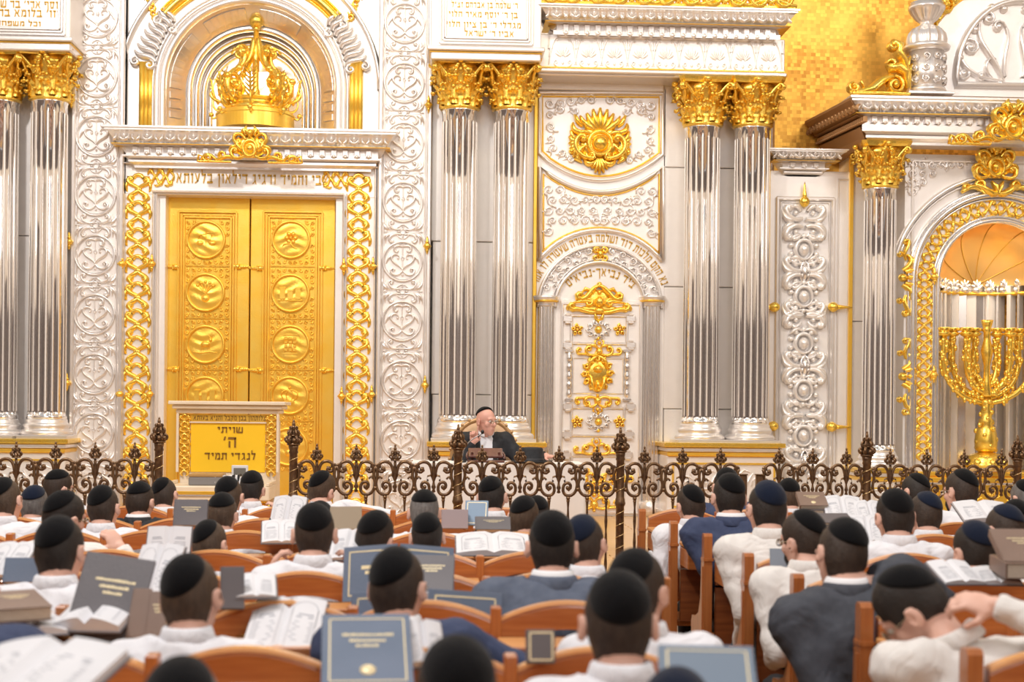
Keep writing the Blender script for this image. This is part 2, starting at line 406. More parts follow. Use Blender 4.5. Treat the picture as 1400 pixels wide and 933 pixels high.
def m_capital(R=.205,H=.66,m=None):
    b=MB(); bell=lambda z: R*.98+ .10*max(0,z/H)**3
    b.lathe([(R*1.0,0),(R*1.10,.012),(R*1.12,.03),(R*1.0,.045)]+[(bell(z*H/8),z*H/8) for z in range(1,8)],20)
    for i in range(8): leafblade(b, i*PI/4, bell, .03, H*.38, .19, .10)
    for i in range(8): leafblade(b, i*PI/4+PI/8, bell, .06, H*.66, .19, .12)
    for i in range(8):
        for (aa,zz,rr_) in ((i*PI/4,.36,.105),(i*PI/4+PI/8,.63,.135),(i*PI/4+PI/8,.20,.05),(i*PI/4,.50,.075)):
            c_,s_=math.cos(aa),math.sin(aa)
            for q in (-1,0,1): b.ball(((R+rr_-abs(q)*.012)*c_-s_*q*.035,(R+rr_-abs(q)*.012)*s_+c_*q*.035,H*zz-abs(q)*.012),.024,6,4,(1,1,.8))
    for i in range(4):
        a=PI/4+i*PI/2; ca,sa=math.cos(a),math.sin(a)
        for s in (1,-1):
            pts=[]
            for j in range(16):
                t=j/15
                if j<7: rr=R+.03+.13*(j/6)**1.6; z=H*(.50+.37*(j/6)); off=s*.07*(1-j/6)
                else:
                    q=(j-6)/9*2*PI*1.15; k=.052*(1-.75*(j-6)/9); rr=R+.16+math.sin(q)*k; z=H*.87-.052+math.cos(q)*k; off=0
                pts.append((rr*ca-sa*(off+s*.012), rr*sa+ca*(off+s*.012), z))
            b.tube(pts,[.022-.008*j/15 for j in range(16)],6)
        a2=i*PI/2; b.ball(((R+.115)*math.cos(a2),(R+.115)*math.sin(a2),H*.93),.04,8,5)
        for s in (1,-1):
            pts=[((R+.045+.03*t)*math.cos(a2+s*(.42-.30*t)),(R+.045+.03*t)*math.sin(a2+s*(.42-.30*t)),H*(.50+.30*t)) for t in (0,.25,.5,.75,1)]
            b.tube(pts,.020,5); [b.ball(((R+.06+.04*t_)*math.cos(a2+s*(.30-.2*t_)),(R+.06+.04*t_)*math.sin(a2+s*(.30-.2*t_)),H*(.42+.42*t_)),.026,6,4) for t_ in (0,.5,1)]; b.ball(((R+.09)*math.cos(a2+s*.16),(R+.09)*math.sin(a2+s*.16),H*.80),.032,8,5)
    A=R+.105; out=[]
    for i in range(4):
        a=PI/4+i*PI/2; c,s=math.cos(a),math.sin(a); rc=A*1.30
        out.append((rc*c+s*.035, rc*s-c*.035)); out.append((rc*c-s*.035, rc*s+c*.035))
        a2=a+PI/4
        for t in (-.28,0,.28): out.append((( A*.90)*math.cos(a2)-math.sin(a2)*t*A*1.2*1.0,(A*.90)*math.sin(a2)+math.cos(a2)*t*A*1.2))
    rings=[[(x*k,y*k,z) for x,y in out] for k,z in ((.94,H*.885),(.97,H*.91),(1,H*.94),(1.03,H*1.0))]
    b.loft(rings, smooth=False)
    return b.mesh('capital', m or GOLD)
MIRS=mat('mirror_silver',(.95,.93,.92),.055,.95)
def m_shaft(R,H,n=18):
    prof=[(R*1.06,0),(R*1.06,.03),(R,.05),(R*.995,.06,1),(R*.99,.08,1)]+[(R*(1.0-.045*t),.08+(H-.22)*t,1) for t in (.25,.5,.75,1)]+[(R*.955,H-.12),(R*.955,H-.03),(R*1.0,H-.015),(R*1.0,H)]
    return MB().lathe(prof,n*12,flute=n,fd=.016).mesh('shaft', MIRS)
def m_cbase(R,m=None):
    k=R/.205
    b=MB().lathe([(R*1.06,.20*k),(R*1.10,.185*k),(R*1.10,.165*k),(R*1.14,.155*k),(R*1.20,.14*k),(R*1.22,.125*k),(R*1.18,.105*k),(R*1.16,.095*k),(R*1.32,.075*k),(R*1.38,.055*k),(R*1.38,.04*k),(R*1.34,.025*k),(R*1.2,.02*k)][::-1],32)
    b.box(-R*1.42,R*1.42,-R*1.42,R*1.42,-.02,.025*k,.006); return b.mesh('column_base', m or SILVER)
CAP=m_capital(); SHAFTS={}; CB=m_cbase(.205)
def column(cx, ytop, ycapb, ybot, label, Yc=YW-.32, R=.205, grp='fluted columns of the wall', pxb=None):
    X=W(cx,(ytop+ybot)/2,Yc)[0]; zt=W(cx,ytop,Yc-.2)[1]; zc=W(cx,ycapb,Yc)[1]; zb=W(cx,ybot,Yc)[1]
    t=thing('column', label, 'column', (X,Yc,zb), 0, grp)
    k=R/.205; ck=(zt-zc)/.66
    b=put('base', CB, t, (0,0,0), sc=k); H=zc-zb-.20*k
    me=m_shaft(R,H); sh=put('shaft', me, t, (0,0,.20*k)); b2=MB()
    for i in range(18):
        a=2*PI*i/18+PI/18*0
        if math.sin(a)>.35: continue
        c_,s_=math.cos(a),math.sin(a); rings=[]
        for rr_,zz_ in ((R*.992+.003,.09),(R*.955+.003,H-.13)): rings.append([((rr_-d_)*c_-s_*o_,(rr_-d_)*s_+c_*o_,zz_) for o_,d_ in ((-.0075,.006),(-.005,0),(.005,0),(.0075,.006))])
        b2.loft(rings,smooth=False)
    put('fillets',b2.mesh('fillets',SILVERW),sh,stuff=True); put('capital', CAP, t, (0,0,zc-zb), sc=(k,k,ck)); return t
MED=m_med(); LCL=m_leafcl(); VINE=m_vine(); DENT=m_dentil(); LBAND=m_leafband(); ANTH=m_anthemion()

# text --------------------------------------------------------------
GL={}
def _gl():
    H=lambda a,b,y,t=.21:[(a,y-t),(b,y-t),(b,y),(a+.03,y)]
    V=lambda x,a,b,t=.15:[(x,a),(x+t,a),(x+t,b),(x,b)]
    def D(x0,y0,x1,y1,t=.17): return [(x0,y0),(x1,y1),(x1+t,y1),(x0+t,y0)]
    g={'א':[D(.02,1,.60,0),D(.56,1,.40,.42,.15),D(.02,0,.18,.62,.15)],'ב':[H(0,.62,1),V(.48,.1,.9),H(0,.76,.2)],'ג':[H(.08,.46,1),V(.32,.3,.9),D(.34,.35,.42,0,.14),D(.32,.32,.0,0,.15)],'ד':[H(0,.74,1),V(.50,0,.9)],
     'ה':[H(0,.70,1),V(.54,0,.9),V(.06,0,.62)],'ו':[H(.02,.34,1),V(.18,0,.9)],'ז':[H(.0,.42,1),V(.16,0,.9)],'ח':[H(0,.74,1),V(.58,0,.9),V(.08,0,.9)],'ט':[V(.04,.1,1),H(.04,.70,.2),V(.56,.1,.9),H(.34,.70,1)],
     'י':[H(.02,.34,1),V(.18,.50,.9)],'כ':[H(0,.58,1),V(.46,.1,.9),H(0,.60,.2)],'ך':[H(0,.62,1),V(.46,-.38,.9)],'ל':[V(.04,.85,1.42,.13),H(.04,.60,1),D(.44,.9,.24,0,.16)],
     'מ':[D(.02,1,.14,.72,.15),H(.24,.64,1),V(.56,.1,.9),H(.34,.72,.2),D(.14,.75,.04,0,.14)],'ם':[H(0,.70,1),V(.56,.1,.9),V(.05,.1,.9),H(.05,.70,.2)],'נ':[H(.1,.44,1),V(.30,.1,.9),H(0,.46,.2)],'ן':[H(.02,.34,1),V(.18,-.38,.9)],
     'ס':[H(0,.72,1),D(.06,.9,.16,.1,.14),D(.56,.9,.44,.1,.14),H(.16,.58,.2)],'ע':[D(.56,1,.36,.18,.16),D(.06,1,.34,.18,.16),D(.34,.25,.02,0,.2)],'פ':[H(0,.62,1),V(.50,.1,.9),H(0,.64,.2),V(.04,.5,.9,.13),H(.04,.32,.62,.14)],'ף':[H(0,.62,1),V(.50,-.38,.9),V(.04,.5,.9,.13),H(.04,.32,.62,.14)],
     'צ':[D(.04,1,.48,.15),D(.54,1,.36,.55,.14),H(0,.70,.2)],'ץ':[D(.04,1,.22,.55),D(.50,1,.26,.5,.14),V(.22,-.38,.6)],'ק':[H(0,.70,1),D(.54,.9,.40,.05,.15),V(.06,-.38,.62,.13)],'ר':[H(0,.62,1),V(.46,0,.9)],
     'ש':[V(.0,.12,1,.15),D(.36,1,.22,.25,.15),V(.70,.12,1,.15),H(.02,.83,.2)],'ת':[H(.06,.76,1),V(.60,0,.9),V(.14,.1,.9,.14),H(-.02,.24,.2)],'׳':[D(.10,1.05,.02,.70,.13)],'״':[D(.10,1.05,.02,.70,.11),D(.28,1.05,.20,.70,.11)],'-':[H(.02,.40,.75,.16)]}
    return g
GL=_gl()
def text_mesh(txt, h, m, ext=.006, name='lettering', bend=None, off=.0, width=None):
    """raised square-script lettering; txt in reading order, laid out right to left, centred; h = letter height"""
    x=0; quads=[]
    for ch in txt:
        if ch==' ': x-=.42; continue
        g=GL.get(ch,GL['י']); w=max(p[0] for q in g for p in q); x-=w
        for q in g: quads.append([(x+p[0],p[1]) for p in q])
        x-=.17
    k=h; W_=-x*k; f=(width/W_) if width else 1.0; b=MB()
    for q in quads:
        pts=[((px_*k+W_/2)*f,py_*k) for px_,py_ in q]
        if bend: pts=[((bend+z)*math.sin(x_/bend),(bend+z)*math.cos(x_/bend)) for x_,z in pts]
        b.prism(pts,-ext,0.0)
    return b.mesh(name,m)
def text_at(txt, px, py, hpx, Y, m, parent, wpx=None, name='lettering', off=.0):
    x,z=P(px,py,Y); k=Y/F
    p=parent.location; return put(name, text_mesh(txt,hpx*k,m,width=wpx*k if wpx else None,off=off), parent, (x-p[0],Y-p[1],z-hpx*k/2-p[2]))

def strip_x(name, x0, x1, prof, m, parent=None, ret0=0, ret1=0):
    """moulding running along X: prof = (y,z) points front outline from top to bottom; closed to the wall at y=yb"""
    rings=[[(x0+ (p[0]-prof[0][0])*0,p[0],p[1]) for p in prof],[(x1,p[0],p[1]) for p in prof]]
    b=MB(); b.loft(rings, closed=True, caps=True, smooth=False); me=b.mesh(name,m); return put(name,me,parent)

# ---------------------------------------------------------------- silver wall sheets (each its own panel)
fac = thing('silver_wall_sheeting', 'pale hammered silver wall sheets behind the fluted columns', 'wall panelling', (0,YW,PLAT))
def wpanel(px0,py0,px1,py1,Y=YW,m=SILVERW,parent=fac):
    x0,x1,z0,z1=R4(px0,py0,px1,py1,Y)
    p=parent.location if parent else (0,0,0)
    return put('panel', box_mesh('panel',x0+.004-p[0],x1-.004-p[0],Y-p[1],17.28-p[1],z0+.004-p[2],z1-.004-p[2],m,.008), parent)
for a in ((-90,62,100,322),(-90,322,100,610),(590,76,732,331),(590,331,732,540),(590,540,732,612),
          (907,104,1050,230),(907,230,1050,393),(907,393,1050,560),(907,560,1050,612),
          (1162,190,1238,440),(1162,440,1238,640),(1162,640,1238,712)): wpanel(*a)

# columns
for cx,l in ((-1,'leftmost fluted silver column, half outside the frame'),(66,'fluted silver column left of the medallion pilaster beside the golden doors')):
    column(cx,68,140,598,l)
column(627,80,152,602,'fluted silver column directly behind the seated speaker, left one of its pair')
column(698,81,153,603,'fluted silver column just right of the seated speaker, right one of its pair')
column(959,106,175,604,'fluted silver column right of the small arched door, left one of its pair')
column(1027,107,176,605,'fluted silver column beside the mosaic wall, right one of its pair')
column(1202,193,259,640,'shorter fluted silver column left of the candelabrum niche', R=.185, Yc=YW-.42)

# pedestal ledges and pedestals under the column pairs
def pedestal(px0,px1,py,label,Yf=YW-.66):
    x0,x1,_,zt=R4(px0,py,px1,720,Yf); t=thing('pedestal',label,'pedestal',((x0+x1)/2,YW,PLAT),0,'low pedestals under column pairs')
    w=(x1-x0)/2; h=zt-PLAT
    put('ledge', box_mesh('ledge',-w-.04,w+.04,-.70,0,h-.05,h,GOLD,.008), t)
    put('ledge', box_mesh('ledge_step',-w-.015,w+.015,-.675,0,h-.10,h-.055,SILVER,.01), t)
    put('ledge', box_mesh('ledge_step',-w,w,-.66,0,h-.15,h-.105,GOLDW,.01), t)
    put('die', box_mesh('die',-w,w,-.62,0,0,h-.15,SILVERW,.01), t)
    put('frame', MB().box(-w+.06,w-.06,-.64,-.62,h-.24,h-.22).box(-w+.06,w-.06,-.64,-.62,.14,.16).box(-w+.06,-w+.08,-.64,-.62,.16,h-.24).box(w-.08,w-.06,-.64,-.62,.16,h-.24).mesh('frame',GOLDW), t)
    put('foot', box_mesh('foot',-w-.03,w+.03,-.68,0,0,.10,SILVER,.01), t)
    b=MB(); n=max(2,int((w*2-.2)/.2))
    for i in range(n):
        x=-w+.14+(2*w-.28)*(i+.5)/n; s=1 if i%2 else -1
        b.stroke([(x+q[0],h*.48+q[1]*s) for q in spiral(0,0,.09,.015,PI*.9,1.6,14)],.022,.02,base=.62); b.boss(x,h*.48,.02,.03,base=.62)
        b.stroke([(x+.02,h*.48-.10*s),(x+.09,h*.48+.06*s),(x+.13,h*.48+.11*s)],.02,.018,base=.62)
        b.stroke([(x-.02,h*.48+.11*s),(x+.03,h*.48+.15*s),(x+.10,h*.48+.12*s)],.018,.018,base=.62)
    put('scroll_relief', b.mesh('scroll_relief',SILVER), t); return t
pedestal(-60,88,600,'silver pedestal with gold ledge at the far left')
pedestal(588,742,605,'silver pedestal with gold ledge behind the speaker table')
pedestal(912,1068,606,'silver pedestal with gold ledge between small door and ornament panel')
pedestal(1178,1232,640,'narrow pedestal under the shorter column by the niche',Yf=YW-.66)

# medallion pilasters ------------------------------------------------
def medpilaster(px0, px1, cx, ycs, label):
    x0,x1,z0,z1=R4(px0,-40,px1,706,YW-.12)
    t=thing('medallion_pilaster',label,'pilaster',((x0+x1)/2,YW,PLAT),0,'silver medallion pilasters flanking the golden doors')
    w=(x1-x0)/2; H=z1-PLAT
    put('backing', box_mesh('backing',-w,w,-.12,.55,0,H,SILVERW,.01), t)
    for s in (-1,1):
        b=MB(); 
        b.box(s*w-s*.05,s*w,-.16,0,0,H,.012); b.box(s*w-s*.078,s*w-s*.062,-.14,0,0,H,.006)
        put('moulding', b.mesh('moulding',SILVER), t)
        b=MB(); 
        for kz in range(3): pass
    for i,yc in enumerate(ycs):
        x,z=P(cx-(yc-300)*.0095,yc,YW-.12)
        put('medallion', MED, t, (x-t.location.x,-.12,z-PLAT))
        if i<len(ycs)-1:
            x2,z2=P(cx-(yc+40-300)*.0095,(yc+ycs[i+1])/2,YW-.12); put('leaf_cluster', LCL, t, (x2-t.location.x,-.12,z2-PLAT))
    return t
medpilaster(97,169,131,[-57+k*81.2 for k in range(10)],'wide silver medallion pilaster left of the golden doors')
medpilaster(516,589,551,[-49+k*81.4 for k in range(10)],'wide silver medallion pilaster right of the golden doors')
# little gold knobs on the mouldings
# ---------------------------------------------------------------- golden-door portal
YP=YW-.06
por=thing('door_portal','tall silver portal frame with gold scroll strips around the golden doors','portal',(0,YW,PLAT))
def inp(o_par,name,me,x,y,z,sc=1,rot=(0,0,0)): 
    p=o_par.location; return put(name,me,o_par,(x-p[0],y-p[1],z-p[2]),rot,sc)
def boxin(o_par,name,px0,py0,px1,py1,yf,yb,m,bev=.006,to_floor=False):
    x0,x1,z0,z1=R4(px0,py0,px1,py1,yf); p=o_par.location
    if to_floor: z0=PLAT
    return put(name,box_mesh(name,x0-p[0],x1-p[0],yf-p[1],yb-p[1],z0-p[2],z1-p[2],m,bev),o_par)
for (a,b_) in ((160,212),(467,519)): boxin(por,'jamb',a,224,b_,705,YP,17.28,SILVERW,to_floor=True)
boxin(por,'fascia',160,224,519,268,YP-.005,17.28,SILVERW)
for (a,b_) in ((160,164),(166,169),(206,209),(211,213),(467,469),(471,473),(510,513),(515,519)): boxin(por,'moulding',a,230 if a<165 or a>508 else 264,b_,705,YP-.05,YP,SILVER,.01,to_floor=True)
boxin(por,'moulding',160,224,519,227,YP-.05,YP,SILVER,.01); boxin(por,'moulding',207,262,471,265,YP-.05,YP,SILVER,.01)
for (a,b_) in ((213,225),(457,467)): boxin(por,'reveal',a,266,b_,705,YP+.06,17.28,SILVERW,to_floor=True)
for cx in (189,490):
    for k in range(13):
        y=259+k*37.0; x,z=P(cx-(y-300)*.0095,y,YP); inp(por,'vine_scroll',VINE,x,YP,z)
for cx,s in ((189,1),(490,-1)):       # horizontal ends of the strips at the top corners
    for k,dx_ in ((0,24),(1,38)):
        x,z=P(cx+s*dx_,242+(3 if s<0 else 0),YP); o=inp(por,'vine_scroll',VINE,x,YP,z,(.75,1,.55)); o.rotation_euler=(0,PI/2*s,0)
text_at('צבי וחמיד ורגיג דילאון בלעותא',344,245,13,YP-.012,GOLDL,por,wpx=206,name='door_inscription',off=0)

def cornice(name, label, px0, px1, py0, py1, Y, grp=None, dstep=15.3, lstep=29, proj=.42, goldline=False, leafh=.115, band=(.16,.42), dent=(.47,.68)):
    """classical cornice between pixel rows; leaf band, dentil band, lower mouldings"""
    x0,x1,z0,z1=R4(px0,py0,px1,py1,Y-proj); x0b=W(px0,(py0+py1)/2,Y-proj)[0]
    t=thing(name,label,'cornice',((x0+x1)/2,Y,z0),0,grp); w=(x1-x0)/2; H=z1-z0
    pr=proj
    prof=[(0,H),(-pr,H),(-pr,H*.95),(-pr+.02,H*.93),(-pr+.02,H*.89),(-pr+.05,H*.85),(-pr+.14,H*(1-band[1])),(-pr+.10,H*(1-band[1]-.01)),(-pr+.10,H*(1-band[1]-.04)),(-pr+.22,H*(1-dent[0])),(-pr+.22,H*(1-dent[1])),(-pr+.18,H*(1-dent[1]-.02)),(-pr+.18,H*.26),(-pr+.26,H*.20),(-pr+.24,H*.19),(-pr+.24,H*.13),(-pr+.30,H*.06),(-pr+.30,0),(0,0)]
    rings=[]
    for s in (-1,1):
        rings.append([(s*(w-(min(.36,p[0]+pr))*1.0) if p[0]<-.001 else s*(w-min(.36,(prof[i-1][0]+pr) if i else 0)*1.0), p[0], p[1]) for i,p in enumerate(prof)])
    put('moulding', MB().loft(rings,closed=True,caps=True,smooth=False).mesh('moulding',SILVER), t)
    n=int(2*(w-.12)/(lstep*Y/F)); 
    for i in range(n):
        x=-(w-.10)+(2*(w-.10))*(i+.5)/n
        put('leaf_motif',LBAND,t,(x,-pr+.085,H*(1-(band[0]+band[1])/2)),(-.55,0,0),(1,1,H*(band[1]-band[0])/.115))
    n=int(2*(w-.26)/(dstep*Y/F))
    for i in range(n):
        x=-(w-.26)+(2*(w-.26))*(i+.5)/n
        put('dentil',DENT,t,(x,-pr+.225,H*(1-(dent[0]+dent[1])/2)),(0,0,0),(1,1,H*(dent[1]-dent[0])/.085))
    put('fillet', box_mesh('fillet',-w+.08,w-.08,-pr+.075,-.01,H*(1-band[1]-.035),H*(1-band[1]-.015),GOLDW,.003), t)
    return t
cornice('portal_cornice','wide silver cornice directly over the golden doors',139,543,174,226,YW-.02)
# gilded crest on the cornice
def crest(name,label,px,py,s=1.0,Y=YW-.445,cat='ornament',wide=True):
    x,z=P(px,py,Y); t=thing(name,label,cat,(x,Y,z),0); b=MB()
    b.stroke(circ(0,.02,.075*s,14,.09*s),.040*s,.05*s,closed=True); b.boss(0,.02*s,.045*s,.06*s,.055*s)
    b2=MB()
    for q in (1,-1):
        f=lambda p:[(u*q*s,v*s) for u,v in p]
        b2.stroke(f(bez((.05,.12),(.10,.22),(.20,.18),(.17,.10))+spiral(.13,.10,.04,.01,0,-1.1,8)[1:]),.036*s,.05*s)
        b2.stroke(f(bez((.0,.14),(.03,.25),(.10,.24),(.09,.17))),.04*s,.05*s)
        b2.stroke(f(bez((.06,-.06),(.14,-.12),(.22,-.08),(.20,-.01))+spiral(.165,-.01,.035,.01,0,1.1,8)[1:]),.034*s,.05*s)
        b2.stroke(f(bez((.10,.03),(.18,.07),(.24,.03),(.22,-.03))),.03*s,.04*s); b2.boss(.165*q*s,-.01,.02*s,.05*s); b2.boss(.13*q*s,.10*s,.022*s,.05*s)
    b2.boss(0,.19*s,.035*s,.06*s,.05*s); b2.boss(0,.04*s,.17*s,.02*s,.13*s)
    for q in (1,-1): b2.stroke([(q*u*s,v*s) for u,v in bez((.08,.0),(.14,.02),(.16,.08),(.12,.14))],.05*s,.05*s); b2.stroke([(q*u*s,v*s) for u,v in ((.04,.16),(.07,.22),(.04,.27))],.04*s,.05*s)
    put('cartouche',b.mesh('cartouche',GOLD),t); put('scrolls',b2.mesh('scrolls',GOLD),t)
    if wide:
        for q in (1,-1):
            b3=MB(); f=lambda p:[(u*q*s,v*s) for u,v in p]
            b3.stroke(f(bez((.18,-.10),(.26,-.02),(.32,-.14),(.40,-.09))),.038*s,.045*s)
            b3.stroke(f(spiral(.30,-.06,.055,.012,-PI/2,1.5,12)),.028*s,.04*s)
            b3.stroke(f(bez((.36,-.12),(.44,-.02),(.50,-.05),(.54,-.12))),.034*s,.04*s)
            b3.stroke(f(spiral(.46,-.09,.05,.012,0,-1.4,12)),.026*s,.04*s)
            b3.stroke(f([(.50,-.08),(.56,-.06),(.57,-.13),(.52,-.13)]),.022*s,.035*s)
            b3.stroke(f([(.20,-.13),(.56,-.13)]),.02*s,.03*s,taper=False)
            put('garland',b3.mesh('garland',GOLD),t)
    return t
crest('gilded_crest','gilded scroll crest on the cornice over the golden doors',342,206,1.0)

# ---------------------------------------------------------------- golden doors (two leaves)
def m_disc(R, kind):
    b=MB()
    b.lathe([(R*.98,0),(R*.98,.012),(R*1.0,.03),(R*1.06,.035),(R*1.12,.03),(R*1.14,.0)],32,caps=False)
    rings=[]; nr=7; na=32
    for j in range(nr+1):
        r=R*.98*j/nr
        rings.append([(r*math.cos(2*PI*i/na), r*math.sin(2*PI*i/na), .004+.010*(.5+.5*math.sin(r*math.sin(2*PI*i/na)*60+2.5*math.sin(r*math.cos(2*PI*i/na)*14+kind)))*(1-(j/nr)**6)) for i in range(na)])
    b.loft(rings,caps=False)
    b.xf(Matrix.Rotation(PI/2,4,'X'))
    k=len(b.v); s=R/.2
    if kind==0:      # scales
        b.stroke([(-.08*s,.05*s),(.08*s,.09*s)],.014,.02); b.stroke([(0,.12*s),(0,-.08*s)],.014,.02)
        for q in (-1,1): b.boss(q*.07*s,-.04*s,.045*s,.025,.03*s); b.stroke([(q*.07*s,.06*s),(q*.10*s,-.03*s)],.006,.02); b.stroke([(q*.07*s,.06*s),(q*.04*s,-.03*s)],.006,.02)
    elif kind==1:    # jar of flowers
        b.boss(0,-.07*s,.05*s,.03,.05*s)
        for q in range(5): a=PI*.2+q*.15*PI; b.stroke([(0,-.03*s),(math.cos(a)*.06*s,.04*s),(math.cos(a)*.11*s,.02*s+math.sin(a)*.1*s)],.014,.02); b.boss(math.cos(a)*.11*s,.02*s+math.sin(a)*.1*s,.022*s,.022)
    elif kind==2:    # deer and stream
        b.boss(0,0,.06*s,.03,.035*s); b.boss(.06*s,.05*s,.022*s,.03,.03*s)
        for q in (-.04,-.02,.03,.05): b.stroke([(q*s,-.02*s),(q*s*1.2,-.08*s)],.010,.02)
        for q in (-1,1): b.stroke([(.06*s,.07*s),(.06*s+q*.03*s,.12*s)],.008,.02)
        b.stroke([(-.14*s,-.09*s),(-.05*s,-.10*s),(.05*s,-.085*s),(.14*s,-.1*s)],.02,.02)
    elif kind==3:    # city gate with towers
        for q in (-.09,0,.09): b.box(q*s-.03*s,q*s+.03*s,-.024,0,-.07*s,(.06 if q else .03)*s); b.box(q*s-.036*s,q*s+.036*s,-.028,0,(.05 if q else .02)*s,(.065 if q else .035)*s)
        b.stroke([(-.14*s,-.085*s),(.14*s,-.085*s)],.016,.02,taper=False)
    elif kind==4:    # flower
        for q in range(6): a=q*PI/3; b.boss(math.cos(a)*.05*s,math.sin(a)*.05*s+.02*s,.03*s,.028)
        b.boss(0,.02*s,.022*s,.035); b.stroke(bez((0,-.02*s),(0,-.08*s),(.04*s,-.10*s),(.08*s,-.11*s)),.014,.02); b.stroke(bez((0,-.05*s),(-.05*s,-.04*s),(-.09*s,-.05*s),(-.10*s,-.09*s)),.02,.02)
    elif kind==5:    # breastplate of stones
        for i in range(3):
            for j in range(4): b.box((i-1)*.05*s-.02*s,(i-1)*.05*s+.02*s,-.026,0,(j-1.5)*.045*s-.016*s,(j-1.5)*.045*s+.016*s,.004)
        b.box(-.085*s,.085*s,-.018,0,.10*s,.115*s); b.box(-.085*s,.085*s,-.018,0,-.12*s,-.105*s)
    elif kind==6:    # crown
        b.box(-.06*s,.06*s,-.022,0,-.09*s,-.06*s,.004)
        for q in (-1,1): b.stroke(bez((q*.05*s,-.06*s),(q*.12*s,.0),(q*.11*s,.07*s),(0,.06*s)),.014,.022); b.stroke(bez((q*.02*s,-.06*s),(q*.05*s,0),(q*.05*s,.05*s),(0,.06*s)),.010,.022)
        b.boss(0,.09*s,.018*s,.03)
    else:            # altar with flame
        b.box(-.06*s,.06*s,-.024,0,-.08*s,0,.004); b.box(-.075*s,.075*s,-.028,0,-.005*s,.012*s,.003)
        for q in (-.03,0,.03): b.stroke([(q*s,.02*s),(q*s*1.3,.06*s),(q*s*.6,.11*s)],.022*s,.024)
    return b.mesh('medallion',GOLDW)
def m_foliage(w,h,cut=None,step=.075,m=None,seed=1,hh=.014,wd=.014):
    """dense foliage relief filling a w x h field, leaving free the disc cut=(x,z,r)"""
    b=MB(); rnd=random.Random(seed); nx=max(1,int(w/2/step)); nz=max(1,round(h/step))
    for j in range(nz):
        for i in range(nx):
            x=step*(i+.5)*(w/2/step)/nx; z=-h/2+h*(j+.5)/nz
            if cut and math.hypot(x-cut[0],z-cut[1])<cut[2]: continue
            s=1 if (i+j)%2 else -1; r=step*.36
            for q in (1,-1):
                b.stroke([(q*u,v) for u,v in spiral(x,z,r,r*.2,s*PI/2+rnd.uniform(-.3,.3),s*1.25,9)],wd,hh,ns=2)
                b.stroke([(q*u,v) for u,v in ((x-r*.9,z+s*r*.4),(x-r*1.2,z+s*r*1.2))],wd*1.1,hh,ns=2)
    return b.mesh('foliage_relief',m or GOLDW)
YD=YW+.16
def doorleaf(px0,px1,pan,meds,label,hinges):
    x0,x1,z0,z1=R4(px0,269,px1,705,YD); t=thing('golden_door',label,'door',((x0+x1)/2,YD,PLAT),0,'pair of golden ark doors'); w=(x1-x0)/2; H=z1-PLAT
    put('leaf_board', box_mesh('leaf_board',-w+.003,w-.003,0,.10,0,H,GOLDW,.006), t)
    a0,a1,b0,b1=R4(pan[0],290,pan[1],690,YD); cx=(a0+a1)/2-t.location.x; pw=(a1-a0)/2; zt=b1-PLAT; zb=b0-PLAT
    b=MB()
    for k,(o,d) in enumerate(((0,.030),(.035,.018),(.062,.030))):
        for s in (-1,1): b.box(cx+s*(pw-o)-.012,cx+s*(pw-o)+.012,-d,0,zb+o,zt-o,.005)
        b.box(cx-pw+o,cx+pw-o,-d,0,zt-o-.012,zt-o+.012,.005); b.box(cx-pw+o,cx+pw-o,-d,0,zb+o-.012,zb+o+.012,.005)
    put('panel_frame', b.mesh('panel_frame',GOLDW), t)
    zs=[]
    for (mx,my,kind) in meds:
        x,z=P(mx,my,YD); zs.append(z-PLAT); put('medallion', m_disc(.196,kind), t, (x-t.location.x,-.006,z-PLAT))
    zs=sorted(zs,reverse=True); fme={}
    for i,z in enumerate(zs):
        put('foliage_relief', FOLD, t, (cx,0,z))
        if i<len(zs)-1: zz=(z+zs[i+1])/2; put('cross_bar', box_mesh('cross_bar',cx-pw+.08,cx+pw-.08,-.016,0,zz-.008,zz+.008,GOLD,.004), t)
    b=MB()
    # hinge straps
    for hy in hinges:
        for s in (-1,1):
            x,z=P(px0+ (pan[0]-px0)*.5 if s<0 else (pan[1]+px1)/2, hy, YD); X=x-t.location.x; Z=z-PLAT
            b=MB(); dr=-1 if s<0 else 1
            b.stroke([(X-dr*.09,Z),(X-dr*.03,Z),(X+dr*.03,Z),(X+dr*.10,Z)],[.05,.035,.035,.006],.03); b.boss(X-dr*.05,Z,.035,.04); b.boss(X-dr*.02,Z+.02,.014,.035); b.boss(X-dr*.02,Z-.02,.014,.035); b.boss(X+dr*.03,Z,.02,.03)
            put('hinge_strap', b.mesh('hinge_strap',GOLD), t)
    return t
FOLD=m_foliage(.52,.58,(0,0,.235),.064,seed=3)
doorleaf(226,340,(243,322),[(282,328,0),(281,400,1),(281,471,2),(280,541,3),(279,611,7)],'left golden door leaf with scenes in round medallions',(365,505))
doorleaf(341,457,(359,439),[(398,328,4),(397,401,3),(397,471,5),(396,541,6),(395,611,1)],'right golden door leaf with flower, breastplate and crown medallions',(367,507))

# ---------------------------------------------------------------- crown niche over the cornice
ZC=lambda px,py,Y: P(px,py,Y)
ncx,ncz=P(343,120,YW); nz0=P(343,176,YW)[1]; k=YW/F; ztop=P(343,-42,YW)[1]
ni=thing('crown_niche','arched silver niche with ribbed gleaming rings holding the golden crown','niche',(ncx,YW,ncz))
xl,xr=P(163,80,YW)[0]-ncx,P(522,80,YW)[0]-ncx; zb=nz0-ncz; zt=ztop-ncz; RN=124*k
arc=[(RN*math.cos(a),RN*math.sin(a)) for a in [PI*i/40 for i in range(41)]]
